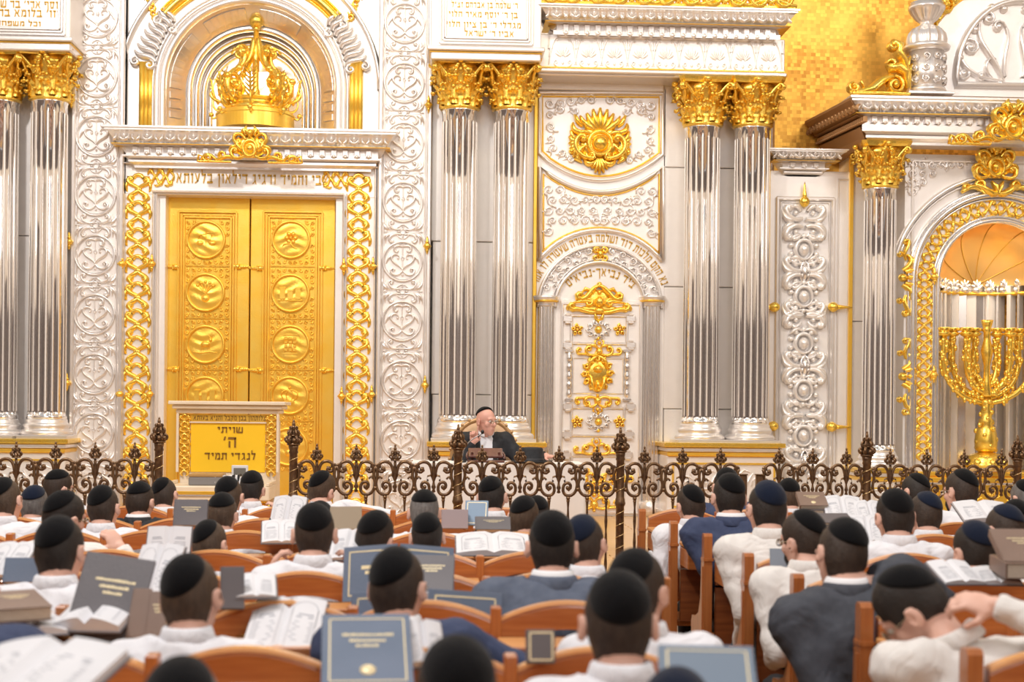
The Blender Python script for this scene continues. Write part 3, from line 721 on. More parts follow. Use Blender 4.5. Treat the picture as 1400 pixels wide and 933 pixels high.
# wall face with arched opening: left / right halves
for s in (1,-1):
    half=[(RN*math.sin(PI/2*i/20), RN*math.cos(PI/2*i/20)) for i in range(21)]+[(RN,zb),(xr,zb),(xr,zt),(0,zt)]
    if s>0: poly=half[::-1]
    else: poly=[(-x*(-xl/xr),z) if x>RN+.01 else (-x,z) for x,z in half]
    put('arch_face', MB().prism(poly,-.01,.35).mesh('arch_face',SILVERW), ni)
def ringband(b,r0,r1,y0,y1,z0=zb,n=36):
    """splayed ring from radius r0 at depth y0 to r1 at y1, with straight legs down to z0"""
    path0=[(-r0,z0)]+[(-r0*math.cos(PI*i/n),r0*math.sin(PI*i/n)) for i in range(n+1)]+[(r0,z0)]
    path1=[(-r1,z0)]+[(-r1*math.cos(PI*i/n),r1*math.sin(PI*i/n)) for i in range(n+1)]+[(r1,z0)]
    b.loft([[(x,y0,z) for x,z in path0],[(x,y1,z) for x,z in path1]],closed=False,caps=False)
def archmould(b,r,w,h,y,z0=zb,n=36,ns=3):
    b.stroke([(-r,z0)]+[(-r*math.cos(PI*i/n),r*math.sin(PI*i/n)) for i in range(n+1)]+[(r,z0)],w,h,base=-y,taper=False,ns=ns)
b=MB(); archmould(b,RN+.015,.05,.04,-.01); archmould(b,RN+.06,.02,.02,-.01); archmould(b,RN-.05,.07,.05,.0); put('arch_moulding',b.mesh('arch_moulding',SILVER),ni)
b=MB()
def arcs(b,r,w,h,a0,a1,y=-.01,n=30): b.stroke([(r*math.cos(a0+(a1-a0)*i/n),r*math.sin(a0+(a1-a0)*i/n)) for i in range(n+1)],w,h,base=-y,taper=False)
for r_,w_,h_ in ((RN+.215,.09,.06),(RN+.15,.025,.04),(RN+.28,.025,.04)): arcs(b,r_,w_,h_,math.radians(40),math.radians(140))
put('gilded_arch_band',b.mesh('gilded_arch_band',GOLD),ni)
b=MB(); archmould(b,RN+.42,.05,.05,-.01,z0=.05); put('arch_moulding',b.mesh('arch_moulding',SILVER),ni)
# ring of narrow tile blocks (each a block), ribs, half-dome
BR=(RN-.08,RN-.26)
b=MB(); ringband(b,RN-.07,RN-.27,.04,.22); put('splay_ring',b.mesh('splay_ring',mat('dim_silver',(.86,.77,.68),.24,.8)),ni)
tile=MB().box(-.040,.040,-.008,.006,-.075,.075,.006).mesh('tile_block',MAT['dim_silver'])
for i in range(34):
    a=PI*(i+.5)/34; 
    if i in (8,9,16,17,24,25): continue
    r=RN-.17; put('tile_block',tile,ni,(-r*math.cos(a),.12,r*math.sin(a)),(0,-(PI/2-a) ,0),(1.1,1,1)).rotation_euler=(Matrix.Rotation(a-PI/2,3,'Y')@Matrix.Rotation(.73,3,'X')).to_euler()
for s in (-1,1):
    for j in range(3): put('tile_block',tile,ni,(s*(RN-.17),.12,-.08-j*.11)).rotation_euler=(Matrix.Rotation(s*PI/2,3,'Y')@Matrix.Rotation(.73,3,'X')).to_euler()
b=MB(); rr=RN-.27
for j in range(6):
    archmould(b,rr-.035-j*.062,.055,.035,.26+j*.12); ringband(b,rr-j*.062,rr-(j+1)*.062,.24+j*.12,.24+(j+1)*.12)
put('rib_rings',b.mesh('rib_rings',SILVERD),ni)
b=MB(); rD=rr-.36; rings=[]
for j in range(9):
    t=j/8*PI/2; rings.append([(-rD*math.cos(t)*math.cos(PI*i/24), .95+.0*t+rD*.35*math.sin(t), rD*math.cos(t)*math.sin(PI*i/24)) for i in range(25)])
b.loft(rings,closed=False,caps=False); b.loft([[(-rD,.95,zb),(rD,.95,zb)],[(-rD,1.05,0),(rD,1.05,0)]],closed=False,caps=False)
b.box(-rD,rD,1.3,1.34,zb,rD); put('half_dome',b.mesh('half_dome',SILVERW),ni)
# niche must be open behind: side colonnettes in gold with silver scroll capitals
for s,cx in ((-1,199),(1,487)):
    x,zt_=P(cx,84,YW-.06); b=MB()
    for q in (-1,0,1): b.lathe([(.032,0),(.032,.72)],8,(q*.045,0,0))
    inp(ni,'gilded_colonnette',b.mesh('gilded_colonnette',GOLDW),x,YW-.03,nz0,sc=(1,1,(zt_-nz0)/.72))
    b=MB(); rc=RN+.19
    for j in range(8):
        t=math.radians(15+26*j/7); c0=rc*math.cos(t); s0=rc*math.sin(t); wv=.13-.03*j/7
        b.stroke([(s*(c0+u*math.cos(t)-v*math.sin(t)), s0+u*math.sin(t)+v*math.cos(t)) for u,v in bez((-wv,-.03),(-wv*.4,.06),(wv*.4,-.05),(wv,.04))],.055,.05)
    for (u,v,a_) in ((-.10,.56,1),(.06,.66,-1),(-.07,.16,1),(.09,.20,-1)): 
        b.stroke([(s*(rc*.96-.0+uu),vv) for uu,vv in spiral(u*1.0-(.20 if v>.4 else -.02),v+.06,.06,.012,PI/2,a_*1.3,12)],.035,.05)
    inp(ni,'scroll_capital',b.mesh('scroll_capital',SILVER),ncx,YW-.02,ncz)
for s,px in ((-1,203),(1,489)):       # small gold relief in the spandrels
    x,z=P(px,6,YW-.01); b=MB()
    for j in range(5): b.stroke([(u*s+ -s*j*.02,v+.05-j*.05) for u,v in spiral(0,0,.05,.01,j,1.2,8)],.025,.03)
    inp(ni,'spandrel_relief',b.mesh('spandrel_relief',GOLD),x,YW-.012,z)

# golden crown in the niche
area('niche_fill',(ncx,YW+.55,ncz+.30),(ncx,YW+.75,nz0),.5,.2,7,(1,.9,.75))  # added fill light to brighten the crown niche
cr_x,cr_z=P(346,175,YW-.05); cr=thing('crown_ornament','large golden openwork crown standing in the arched niche over the doors','crown',(cr_x,YW+.16,nz0+.0))
kk=YW/F
put('drum',MB().lathe([(.44,0),(.44,.15),(.45,.16),(.45,.175),(.43,.18),(.43,.20),(.38,.215)],72,smooth=False).mesh('drum',GOLDW),cr)
put('collar_ring',MB().lathe([(.30,.21),(.33,.22),(.33,.26),(.28,.28),(.27,.33),(.30,.345),(.30,.36),(.2,.36)],32).mesh('collar_ring',GOLD),cr)
put('staff',MB().lathe([(.05,.3),(.05,.45),(.035,.5),(.04,.8),(.055,.84),(.035,.88),(.03,1.15),(.05,1.15),(.03,1.18),(.04,1.22)],14).mesh('staff',GOLD),cr)
put('ball',MB().ball((0,0,1.26),.085,18,10).mesh('ball',GOLD),cr)
me=None
for i in (-45,0,45,135,180,225):
    if me is None:
        b=MB(); 
        def T3(p): return p
        def tb(pts,r): b.tube([(0,-x,z) for x,z in pts],[r*(.5+.5*math.sin(PI*(.1+.85*j/(len(pts)-1)))) for j in range(len(pts))],6)
        tb(bez((.26,.30),(.42,.42),(.40,.62),(.24,.72),10),.035); tb(spiral(.28,.55,.13,.03,-PI/2,1.4,16),.028)
        tb(bez((.24,.72),(.10,.80),(.14,1.0),(.22,.98),10),.03); tb(spiral(.17,.93,.09,.02,0,1.5,14),.022)
        tb(bez((.20,.75),(.05,.82),(.05,1.02),(.03,1.12),8),.028)
        tb(bez((.34,.34),(.46,.36),(.50,.44),(.44,.48),8),.022); tb(spiral(.33,.42,.06,.015,0,1.4,12),.02)
        for p in ((.28,.55),(.17,.93),(.33,.42),(.22,.72),(.38,.6)): b.ball((0,-p[0],p[1]),.045,8,5)
        for j in range(6): b.ball((random.uniform(-.06,.06),-.30-.05*math.sin(j*2),.38+j*.06),.035,7,4)
        me=b.mesh('scroll_arm',GOLD)
    put('scroll_arm',me,cr,(0,0,.0),(0,0,math.radians(i+90)),(1.08,1.08,.95))
me=None
for i in range(8):      # outward leaf sprays at the rim
    if me is None:
        b=MB(); b.tube([(0,-x,z) for x,z in bez((.34,.22),(.44,.16),(.52,.26),(.46,.36),10)],[.018-.001*j for j in range(11)],6)
        for j in range(7):
            t=j/6; x=.42+.07*math.sin(t*PI); z=.30+.28*t
            for q in (-1,1): b.loft([[(q*.01,-x,z-.02),(q*.01,-x-.01,z+.01)],[(q*.05,-x-.02,z+.02),(q*.05,-x-.03,z+.045)],[(q*.075,-x-.02,z+.06),(q*.075,-x-.022,z+.062)]],closed=False,caps=False)
        b.tube([(0,-x,z) for x,z in bez((.42,.28),(.50,.38),(.48,.50),(.52,.58),8)],.014,5)
        b.ball((0,-.50,.16),.03,8,5); b.tube([(0,-x,z) for x,z in bez((.40,.20),(.45,.10),(.50,.10),(.50,.16),6)],.014,5)
        me=b.mesh('leaf_spray',GOLD)
    put('leaf_spray',me,cr,(0,0,.02),(0,0,i*PI/4+PI/2-.4+.4))

# ---------------------------------------------------------------- inscription blocks over the columns
def block(px0,px1,py1,fr,label,lines,Yf=YW-.72):
    x0,x1,z0,z1=R4(px0,-60,px1,py1,Yf); t=thing('inscription_block',label,'entablature',((x0+x1)/2,YW,z0),0,'inscription blocks above column pairs'); w=(x1-x0)/2; H=z1-z0
    put('block',box_mesh('block',-w,w,-.70,.4,.14,H,SILVERW,.01),t)
    put('ledge',box_mesh('ledge',-w-.04,w+.04,-.76,.4,.09,.14,SILVER,.012),t); put('ledge',box_mesh('ledge_lower',-w,w,-.70,.4,0,.09,SILVER,.012),t); put('gold_fillet',box_mesh('gold_fillet',-w-.01,w+.01,-.715,.3,.075,.088,GOLDW,.003),t)
    a0,a1,b0,b1=R4(fr[0],-60,fr[1],fr[2],Yf); a0-=t.location.x; a1-=t.location.x; b0-=z0
    for o,d in ((0,.73),(.035,.72),(.06,.735)):
        b=MB().box(a0+o,a1-o,-d,-.70,b0+o-.012,b0+o+.012,.004).box(a0+o-.012,a0+o+.012,-d,-.70,b0+o,H,.004).box(a1-o-.012,a1-o+.012,-d,-.70,b0+o,H,.004); put('frame_moulding',b.mesh('frame_moulding',SILVER),t)
    for txt,px,py,h,wpx in lines:
        x,z=P(px,py,YW-.705); put('lettering',text_mesh(txt,h*k,GOLDL,width=wpx*k,off=0),t,(x-t.location.x,-.702,z-z0-h*k/2))
    return t
block(-90,96,67,(-60,89,46),'inscribed silver block with gold lettering above the far left columns',[('יוסף ארי׳ בר שרה',34,6,9,92),('וזו׳ בלומא בת מ',32,18,9,92),('וכל משפחתם',20,32,6,66)])
block(589,741,80,(602,729,58),'inscribed silver block with gold lettering above the column pair behind the speaker',[('מעלין קודש שלמה ז״ל',664,-5,7,80),('ר׳ שלמה בן אברהם זצ״ל',662,7,7,88),('בן ר׳ יוסף מאיר הלוי',660,20,7,92),('מגדלי ר׳ בן ציון הלוי',660,34,7,100),('אביו ר׳ ישראל',668,46,7,66)],Yf=YW-.78)

# ---------------------------------------------------------------- centre entablature
YE=YW-.10
cornice('upper_cornice','upper silver cornice with leaf and dentil bands under the gilded cresting',736,1094,8,50,YE,dstep=13.7,lstep=24,proj=.62,band=(.10,.48),dent=(.52,.86))
x0,x1,z0,z1=R4(737,50,1073,98,YE-.34); fz=thing('anthemion_frieze','silver frieze of repeated palmettes above the small arched door','frieze',((x0+x1)/2,YE,z0)); w=(x1-x0)/2; H=z1-z0
put('board',box_mesh('board',-w,w,-.34,.3,0,H,SILVERW,.01),fz)
n=9
for i in range(n): put('palmette',ANTH,fz,(-w+.12+(2*w-.16)*(i+.5)/n,-.34,H*.52),(0,0,0),(1.0,1,1.25))
boxin(fz,'ledge',733,96,1076,101,YE-.42,YE+.2,SILVER,.01); boxin(fz,'gold_fillet',733,94,1074,96,YE-.39,YE+.2,GOLDW,.004); boxin(fz,'soffit_board',735,101,1070,106,YE-.34,YE+.4,SILVER,.01)
boxin(fz,'recess_board',735,104,908,124,YE+.05,YE+.4,SILVERW,.01)
# gilded cresting at the very top
x,z=P(912,8,YE-.5); gc=thing('gilded_cresting','gilded scroll cresting along the top edge above the upper cornice','ornament',(x,YE-.45,z+.01))
for i in range(11):
    b=MB(); s=1 if i%2 else -1; xx=(i-5)*.26
    b.stroke([(xx+u*s,v+.10) for u,v in spiral(0,0,.13,.02,PI/2,1.6,18)],.05,.06); b.stroke([(xx+s*u,v) for u,v in bez((-.16,.03),(-.05,.0),(.06,.16),(.16,.03))],.05,.05); b.boss(xx,.10,.035,.07)
    put('scroll',b.mesh('scroll',GOLD),gc)
put('base_strip',box_mesh('base_strip',-1.45,1.45,-.03,.06,-.01,.03,GOLD,.006),gc)
# ================================================================ centre bay
YB=YW+.0
cb=thing('carved_bay','silver wall bay with curved relief panels and arched Hebrew inscriptions above the small door','wall bay',(P(820,400)[0],YB,PLAT)); cbx=cb.location.x
boxin(cb,'backing',733,120,908,706,YB,17.28,SILVERW,to_floor=True)
def pxp(pts,Y): return [(P(a,b_,Y)[0],P(a,b_,Y)[1]) for a,b_ in pts]
def polyline_mould(par,name,pts,w,h,Y,m,closed=True):
    q=[(x-par.location.x,z-par.location.z) for x,z in pxp(pts,Y)]
    b=MB(); b.stroke(q,w,h,closed=closed,taper=False,base=0); me=b.mesh(name,m); return put(name,me,par,(0,Y-par.location.y,0))
def arcpx(cx,cy,r,a0,a1,n=16): return [(cx+r*math.cos(math.radians(a0+(a1-a0)*i/n)), cy-r*math.sin(math.radians(a0+(a1-a0)*i/n))) for i in range(n+1)]
pA=[(737,127),(906,128),(906,212)]+[(906-(169)*i/14, 212+ (1-((i-7)/7)**2)*35) for i in range(1,14)]+[(737,210)]
polyline_mould(cb,'panel_moulding',pA,.045,.035,YB,SILVER)
pA2=[(742,132),(901,133),(901,209)]+[(901-(159)*i/14, 209+ (1-((i-7)/7)**2)*32) for i in range(1,14)]+[(742,207)]
polyline_mould(cb,'panel_moulding',pA2,.02,.02,YB,GOLDW)
pB=[(738,229)]+[(738+168*i/14, 229+(1-((i-7)/7)**2)*34) for i in range(1,14)]+[(906,229),(906,357)]+[(820+106*math.cos(t),421-106*math.sin(t)) for t in [math.radians(37+106*i/16) for i in range(17)]]+[(738,357)]
polyline_mould(cb,'panel_moulding',pB,.045,.035,YB,SILVER)
pB2=[(743,238)]+[(743+158*i/14, 238+(1-((i-7)/7)**2)*30) for i in range(1,14)]+[(901,238),(901,347)]+[(820+110*math.cos(t),421-110*math.sin(t)) for t in [math.radians(42+96*i/16) for i in range(17)]]+[(743,347)]
polyline_mould(cb,'panel_moulding',pB2,.016,.016,YB,GOLDW)
def scrollwork(b,pts,r,seed=0,wd=.022,hh=.02,cx=None,T=None):
    """chain of spirals along points; mirrored about cx when given"""
    rnd=random.Random(seed)
    for i,(x,z) in enumerate(pts):
        s=1 if i%2 else -1; a=rnd.uniform(0,2*PI); rr=r*rnd.uniform(.8,1.1)
        for q in ((1,-1) if cx is not None else (1,)):
            f=(lambda p:[(u if q>0 else 2*cx-u,v) for u,v in p])
            b.stroke(f(spiral(x,z,rr,rr*.15,a,s*1.5,12)),wd,hh,T=T); b.boss(f([(x,z)])[0][0],z,rr*.22,hh*1.2,T=T,n=7)
            ex,ez=x+rr*math.cos(a),z+rr*math.sin(a)
            b.stroke(f(bez((ex,ez),(ex+s*rr*.6*math.sin(a)*-1,ez+rr*.5),(ex+rr*.9,ez+rr*.2*s),(ex+rr*.9*math.cos(a+1.2),ez+rr*.9*math.sin(a+1.2)),6)),wd*1.1,hh,T=T)
            if T is None: b.stroke(f([(ex,ez),(ex+rr*.5*math.cos(a-.8),ez+rr*.5*math.sin(a-.8))]),wd*1.3,hh)
b=MB(); L=[]
for (px,py) in ((752,142),(752,158),(753,174),(752,190),(756,203),(768,209),(780,218),(766,142),(780,139),(786,152),(794,137),(766,150),(808,137)): 
    x,z=P(px,py,YB); L.append((x-cbx,z-PLAT))
scrollwork(b,L,.062,2,cx=P(821,170,YB)[0]-cbx); put('corner_relief',b.mesh('corner_relief',SILVER),cb,stuff=True)
b=MB(); L=[]
for py in range(246,342,14):
    for px in range(750,820,15):
        top=238+(1-((px-820)/82)**2)*28+4; d=math.hypot(px-820,py-421)
        if py<top or d<119: continue
        x,z=P(px+((py//14)%2)*5,py,YB); L.append((x-cbx,z-PLAT))
scrollwork(b,L,.066,5,cx=P(820.5,290,YB)[0]-cbx); put('scroll_relief',b.mesh('scroll_relief',SILVER),cb,stuff=True)
# gilt cartouche
x,z=P(820,197,YB-.02); ca=thing('gilded_cartouche','large gilded shell cartouche with a round boss above the arched inscription','ornament',(x,YB-.02,z)); b=MB()
b.boss(0,0,.105,.11); b.stroke(circ(0,0,.135,20),.05,.06,closed=True); b.boss(0,.10,.20,.03,.16); b.boss(0,-.02,.24,.03,.15); put('boss',b.mesh('boss',GOLD),ca); b=MB()
for a in range(-60,61,20):
    t=math.radians(90+a); c_,s_=math.cos(t),math.sin(t); b.stroke([(c_*.05,.12+s_*.03),(c_*.16,.14+s_*.12),(c_*(.24),.14+s_*.27)],[.03,.075,.03],.07)
for a in (-50,-25,0,25,50):
    t=math.radians(-90+a); c_,s_=math.cos(t),math.sin(t); b.stroke([(c_*.03,-.16),(c_*.07,-.18+s_*.08),(c_*.12,-.18+s_*.17)],[.02,.045,.02],.05)
put('shell',b.mesh('shell',GOLD),ca); b=MB()
for q in (1,-1):
    f=lambda p:[(u*q,v) for u,v in p]
    b.stroke(f(bez((.05,-.16),(.22,-.20),(.34,-.06),(.26,.06))+spiral(.20,.05,.055,.01,0,1.2,8)[1:]),.06,.07)
    for j in range(6): a=-1.2+j*.38; b.stroke(f([(.20+.04*math.cos(a),-.0+.04*math.sin(a)),(.27+.05*math.cos(a),.0+.10*math.sin(a)),(.27+.09*math.cos(a),.02+.20*math.sin(a))]),[.03,.055,.02],.05)
    b.stroke(f(bez((.16,.14),(.26,.10),(.33,.16),(.31,.24))),.06,.05); b.stroke(f(bez((.10,.10),(.2,.16),(.22,.1),(.28,.12))),.05,.06)
    b.stroke(f(spiral(.10,-.14,.06,.012,.4,-1.3,10)),.035,.06); b.boss(q*.33,-.09,.03,.05); b.boss(q*.20,.05,.03,.07); b.boss(q*.10,-.14,.025,.07)
for q in (1,-1):
    f=lambda p:[(u*q,v) for u,v in p]
    for j in range(4): b.stroke(f([(.17+.02*j,-.02-.03*j),(.24+.01*j,-.09-.03*j),(.26-.02*j,-.16-.02*j)]),[.03,.05,.02],.06)
    b.stroke(f(bez((.05,-.20),(.10,-.26),(.16,-.24),(.18,-.18))),.05,.06); b.stroke(f(bez((.20,.20),(.28,.24),(.26,.30),(.30,.33))),.045,.05); b.stroke(f([(.12,.20),(.19,.24),(.23,.32)]),[.03,.06,.02],.06)
put('scrolls',b.mesh('scrolls',GOLD),ca)
# arch over the small door
ax,az=P(820,421,YB); r0,r1=62*k,85*k
b=MB(); n=32
for (r,w_,h_) in ((r0,.04,.05),(r1,.035,.04),(r0+.035,.015,.03),(r1-.03,.012,.025)):
    b.stroke([(-r*math.cos(PI*i/n),r*math.sin(PI*i/n)) for i in range(n+1)],w_,h_,taper=False)
inp(cb,'arch_moulding',b.mesh('arch_moulding',SILVER),ax,YB,az)
b=MB(); rm=(r0+r1)/2
for i in range(13):
    for dr in (-.045,.045):
        a=math.radians(14+152*(i+(0 if dr<0 else .5))/13)
        if a>PI-.2: continue
        if abs(a-PI/2)<.16: continue
        b.stroke(spiral((rm+dr)*math.cos(a),(rm+dr)*math.sin(a),.055,.01,a+i,1.5*(1 if i%2 else -1),10),.020,.03); b.boss((rm+dr)*math.cos(a),(rm+dr)*math.sin(a),.014,.035,n=6)
inp(cb,'arch_foliage',b.mesh('arch_foliage',SILVER),ax,YB,az)
b=MB()
for q in (1,-1):
    for v in (1,-1): b.stroke([(q*u,rm+v*w_) for u,w_ in spiral(.05,.045,.045,.01,PI,-1.3,9)],.03,.04)
b.boss(0,rm,.04,.06,.05); inp(cb,'arch_keystone',b.mesh('arch_keystone',GOLD),ax,YB,az)
inp(cb,'arch_inscription',text_mesh('נא הקם מלכות דוד ושלמה בעטרה שעטרה לו אמו',.085,GOLDL,bend=90.5*k,width=90.5*k*2.42,off=0),ax,YB-.004,az)
inp(cb,'lunette_inscription',text_mesh('ביד נביאך-נביאים',.085,GOLDL,bend=64*k,width=.80,off=0),P(820,436,YB)[0],YB-.004,P(820,441,YB)[1])
# little fluted columns beside the door
for cx,l in ((747,'slender half column left of the small arched door'),(892,'slender half column right of the small arched door')):
    x,zt=P(cx,405,YB-.05); t=thing('half_column',l,'column',(x,YB-.02,PLAT),0,'slender columns of the small arched door')
    H=zt-PLAT
    b=MB().lathe([(.13,0),(.13,.12),(.115,.16),(.10,.18)],24); put('base',b.mesh('base',SILVER),t)
    b=MB().lathe([(.098,.18,1),(.094,H-.10,1)],96,flute=16,fd=.012,caps=False); put('shaft',b.mesh('shaft',SILVERD),t)
    b=MB().lathe([(.095,H-.12),(.11,H-.11),(.095,H-.095),(.12,H-.07),(.15,H-.045),(.155,H-.02),(.155,H)],24); put('capital',b.mesh('capital',SILVER),t)
    put('gold_ring',MB().lathe([(.125,H-.072),(.145,H-.062),(.145,H-.05),(.12,H-.04)],24).mesh('gold_ring',GOLDW),t)
# small door
x0,x1,z0,z1=R4(765,411,877,705,YB-.03); sd=thing('small_arched_door','narrow silver door covered with gilded scroll mounts beside the speaker','door',((x0+x1)/2,YB-.03,PLAT)); w=(x1-x0)/2; H=z1-PLAT
put('door_leaf',box_mesh('door_leaf',-w,w,-.02,.2,0,H,SILVERW,.008),sd)
def smould(par,a,b_,c,d,Y,m=SILVER,w=.022,name='panel_moulding'):
    X0,X1,Z0,Z1=R4(a,b_,c,d,Y); p=par.location; X0-=p.x;X1-=p.x;Z0-=p.z;Z1-=p.z; o=w/2
    b=MB().box(X0-o,X1+o,-w*.8,0,Z0-o,Z0+o,w*.3).box(X0-o,X1+o,-w*.8,0,Z1-o,Z1+o,w*.3).box(X0-o,X0+o,-w*.8,0,Z0,Z1,w*.3).box(X1-o,X1+o,-w*.8,0,Z0,Z1,w*.3)
    return put(name,b.mesh(name,m),par,(0,Y-p.y,0))
YS=YB-.05
smould(sd,768,416,874,702,YS); smould(sd,781,432,857,470,YS,w=.03); smould(sd,783,490,852,538,YS,w=.018); smould(sd,781,558,853,596,YS,w=.03); smould(sd,781,624,853,690,YS,w=.025)
for (px,y0_,y1_) in ((778,482,545),(857,482,545)):   # twisted colonnettes
    x,z1_=P(px,y0_,YS); _,z0_=P(px,y1_,YS); Hc=z1_-z0_; b=MB()
    b.box(-.05,.05,-.05,0,-.03,0,.006).box(-.05,.05,-.05,0,Hc,Hc+.03,.006)
    b.lathe([(.018+.016*abs(math.sin(j*.9)),Hc*j/18) for j in range(19)],10,(0,-.03,0)); inp(sd,'colonnette',b.mesh('colonnette',SILVERD),x,YS,z0_)
for (px,py) in ((776,436),(862,436),(776,472),(862,472),(776,556),(862,556),(775,594),(860,594),(774,622),(858,622)):
    x,z=P(px,py,YS); b=MB().box(-.055,.055,-.04,0,-.035,.035,.008).box(-.035,.035,-.055,0,-.06,-.03,.008).box(-.03,.03,-.05,0,.03,.055,.008); inp(sd,'bracket',b.mesh('bracket',SILVER),x,YS,z)
for cyy,hh_ in ((451,13),(577,13)):
    x,z=P(818,cyy,YS); b=MB()
    for i in range(10):
        a=i*PI/5; b.stroke(spiral(.11*math.cos(a),.075*math.sin(a),.035,.006,a,1.3,8),.02,.03)
    inp(sd,'silver_rosette',b.mesh('silver_rosette',SILVER),x,YS,z); b=MB(); b.boss(0,0,.045,.05); b.boss(0,.10,.022,.03); b.boss(0,-.10,.022,.03); inp(sd,'gold_boss',b.mesh('gold_boss',GOLD),x,YS,z)
    for q in (-1,1):
        x,z=P(818+q*29,cyy,YS); b=MB()
        for i in range(5): a=i*2*PI/5+.3; b.stroke(spiral(.045*math.cos(a),.045*math.sin(a),.026,.005,a,1.2,7),.022,.035)
        b.boss(0,0,.022,.04); inp(sd,'gilded_mount',b.mesh('gilded_mount',GOLD),x,YS,z)
def goldmount(par,px,py,s,Y,name='gilded_mount',up=1,m=None):
    x,z=P(px,py,Y); b=MB()
    for q in (1,-1):
        f=lambda p:[(u*q*s,v*s*up) for u,v in p]
        b.stroke(f(bez((0,-.02),(.08,-.06),(.16,-.05),(.15,.03))+spiral(.115,.03,.035,.008,0,1.2,8)[1:]),.032*s,.04)
        b.stroke(f(bez((.13,-.04),(.20,-.01),(.26,-.06),(.25,.02))+spiral(.225,.02,.025,.006,0,1.2,7)[1:]),.028*s,.035)
        b.stroke(f(bez((0,.02),(.05,.10),(.12,.08),(.10,.02))),.03*s,.04)
        b.stroke(f([(.04,.05),(.05,.12),(.02,.14)]),.022*s,.035)
    b.boss(0,.0,.045*s,.055,.05*s); b.boss(0,.10*s*up,.025*s,.045); b.boss(0,-.06*s*up,.02*s,.04)
    inp(par,name,b.mesh(name,m or GOLD),x,Y,z)
goldmount(sd,819,481,1.0,YS); goldmount(sd,817,548,1.0,YS,up=-1); goldmount(sd,815,616,1.0,YS); goldmount(sd,812,690,1.1,YS)
# big emblem over the door
x,z=P(819,417,YS); em=thing('gilded_emblem','gilded crown-like emblem of scrolls above the small door','ornament',(x,YS,z)); b=MB(); b.boss(0,.05,.15,.025,.13); b.boss(0,-.05,.24,.02,.05)
for q in (1,-1):
    f=lambda p:[(u*q,v) for u,v in p]
    b.stroke(f(spiral(.12,.02,.06,.012,0,1.4,10)),.035,.05); b.stroke(f(bez((.0,.22),(.10,.20),(.12,.08),(.20,.06))+spiral(.22,.10,.05,.01,-PI/2,1.3,9)[1:]),.05,.06)
    b.stroke(f(bez((.0,-.08),(.12,-.12),(.22,-.02),(.30,-.06))+spiral(.31,-.02,.04,.01,-PI/2,1.3,9)[1:]),.05,.05)
    b.stroke(f(bez((.05,.0),(.12,.06),(.22,.04),(.32,.01))),.04,.05); b.stroke(f([(.05,-.10),(.03,-.16),(0,-.19)]),.04,.04); b.stroke(f([(.09,.16),(.16,.18),(.20,.14)]),.045,.05); b.stroke(f(bez((.3,-.03),(.34,.0),(.38,-.03),(.36,-.07))),.035,.04)
b.boss(0,.03,.06,.08,.07); b.boss(0,.14,.03,.06); put('scrolls',b.mesh('scrolls',GOLD),em); b=MB(); b.boss(0,-.07,.07,.07,.045); b.boss(0,.23,.035,.05); put('boss',b.mesh('boss',GOLD),em)
x,z=P(817,511,YS); em=thing('gilded_mask','gilded oval scroll mount at the middle of the small door','ornament',(x,YS,z)); b=MB(); b.boss(0,0,.145,.035,.18)
for i in range(12):
    a=i*PI/6; b.stroke(spiral(.15*math.cos(a),.17*math.sin(a),.04,.008,a,1.3,8),.03,.04)
for q in (1,-1):
    f=lambda p:[(u*q,v) for u,v in p]
    b.stroke(f(bez((.0,-.20),(.12,-.16),(.02,-.05),(.12,-.01))),.04,.06); b.stroke(f(bez((0,.20),(.08,.18),(.12,.1),(.10,.05))),.04,.06); b.stroke(f([(.03,.20),(.02,.24),(0,.26)]),.03,.04)
put('scrolls',b.mesh('scrolls',GOLD),em); b=MB(); b.boss(0,.05,.06,.09,.05); b.boss(0,-.13,.03,.06,.06); put('boss',b.mesh('boss',GOLD),em)
# lower gilded mounts of the door seen through the railing
for (px,py,s_) in ((800,655,.9),(838,655,.9),(815,668,.7)): goldmount(sd,px,py,s_,YS)
# vertical gold strips between bays
def gstrip(px,py0,py1,label,Y=YW-.05,wd=5):
    x0,x1,z0,z1=R4(px-wd/2,py0,px+wd/2,py1,Y); t=thing('gold_strip',label,'strip',((x0+x1)/2,YW,PLAT),0,'narrow gold strips between wall bays')
    put('strip',box_mesh('strip',-(x1-x0)/2,(x1-x0)/2,-.05,.02,0,z1-PLAT,GOLDW,.006),t)
    return t
gstrip(731,96,612,'narrow gold strip between the column pair and the carved bay'); gstrip(1050,108,612,'narrow gold strip at the right edge of the column pair beside the ornament panel'); gstrip(1163,204,700,'narrow gold strip left of the shorter column')

# ================================================================ right side: mosaic, ornament panel
ms=struct('wall_mosaic', box_mesh('wall_mosaic',P(1060,100,17.2)[0],9,17.2,17.3,2.0,11,GOLDW)); 
m=bpy.data.materials.new('gold_mosaic'); m.use_nodes=True; nt=m.node_tree; bs=nt.nodes['Principled BSDF']; bs.inputs['Metallic'].default_value=.75; bs.inputs['Roughness'].default_value=.42
tc=nt.nodes.new('ShaderNodeTexCoord'); sep=nt.nodes.new('ShaderNodeSeparateXYZ'); nt.links.new(tc.outputs['Object'],sep.inputs[0]); cmb=nt.nodes.new('ShaderNodeCombineXYZ'); nt.links.new(sep.outputs[0],cmb.inputs[0]); nt.links.new(sep.outputs[2],cmb.inputs[1])
br=nt.nodes.new('ShaderNodeTexBrick'); br.inputs['Scale'].default_value=1; br.inputs['Brick Width'].default_value=.056; br.inputs['Row Height'].default_value=.043; br.inputs['Mortar Size'].default_value=.0016; br.inputs['Bias'].default_value=.0
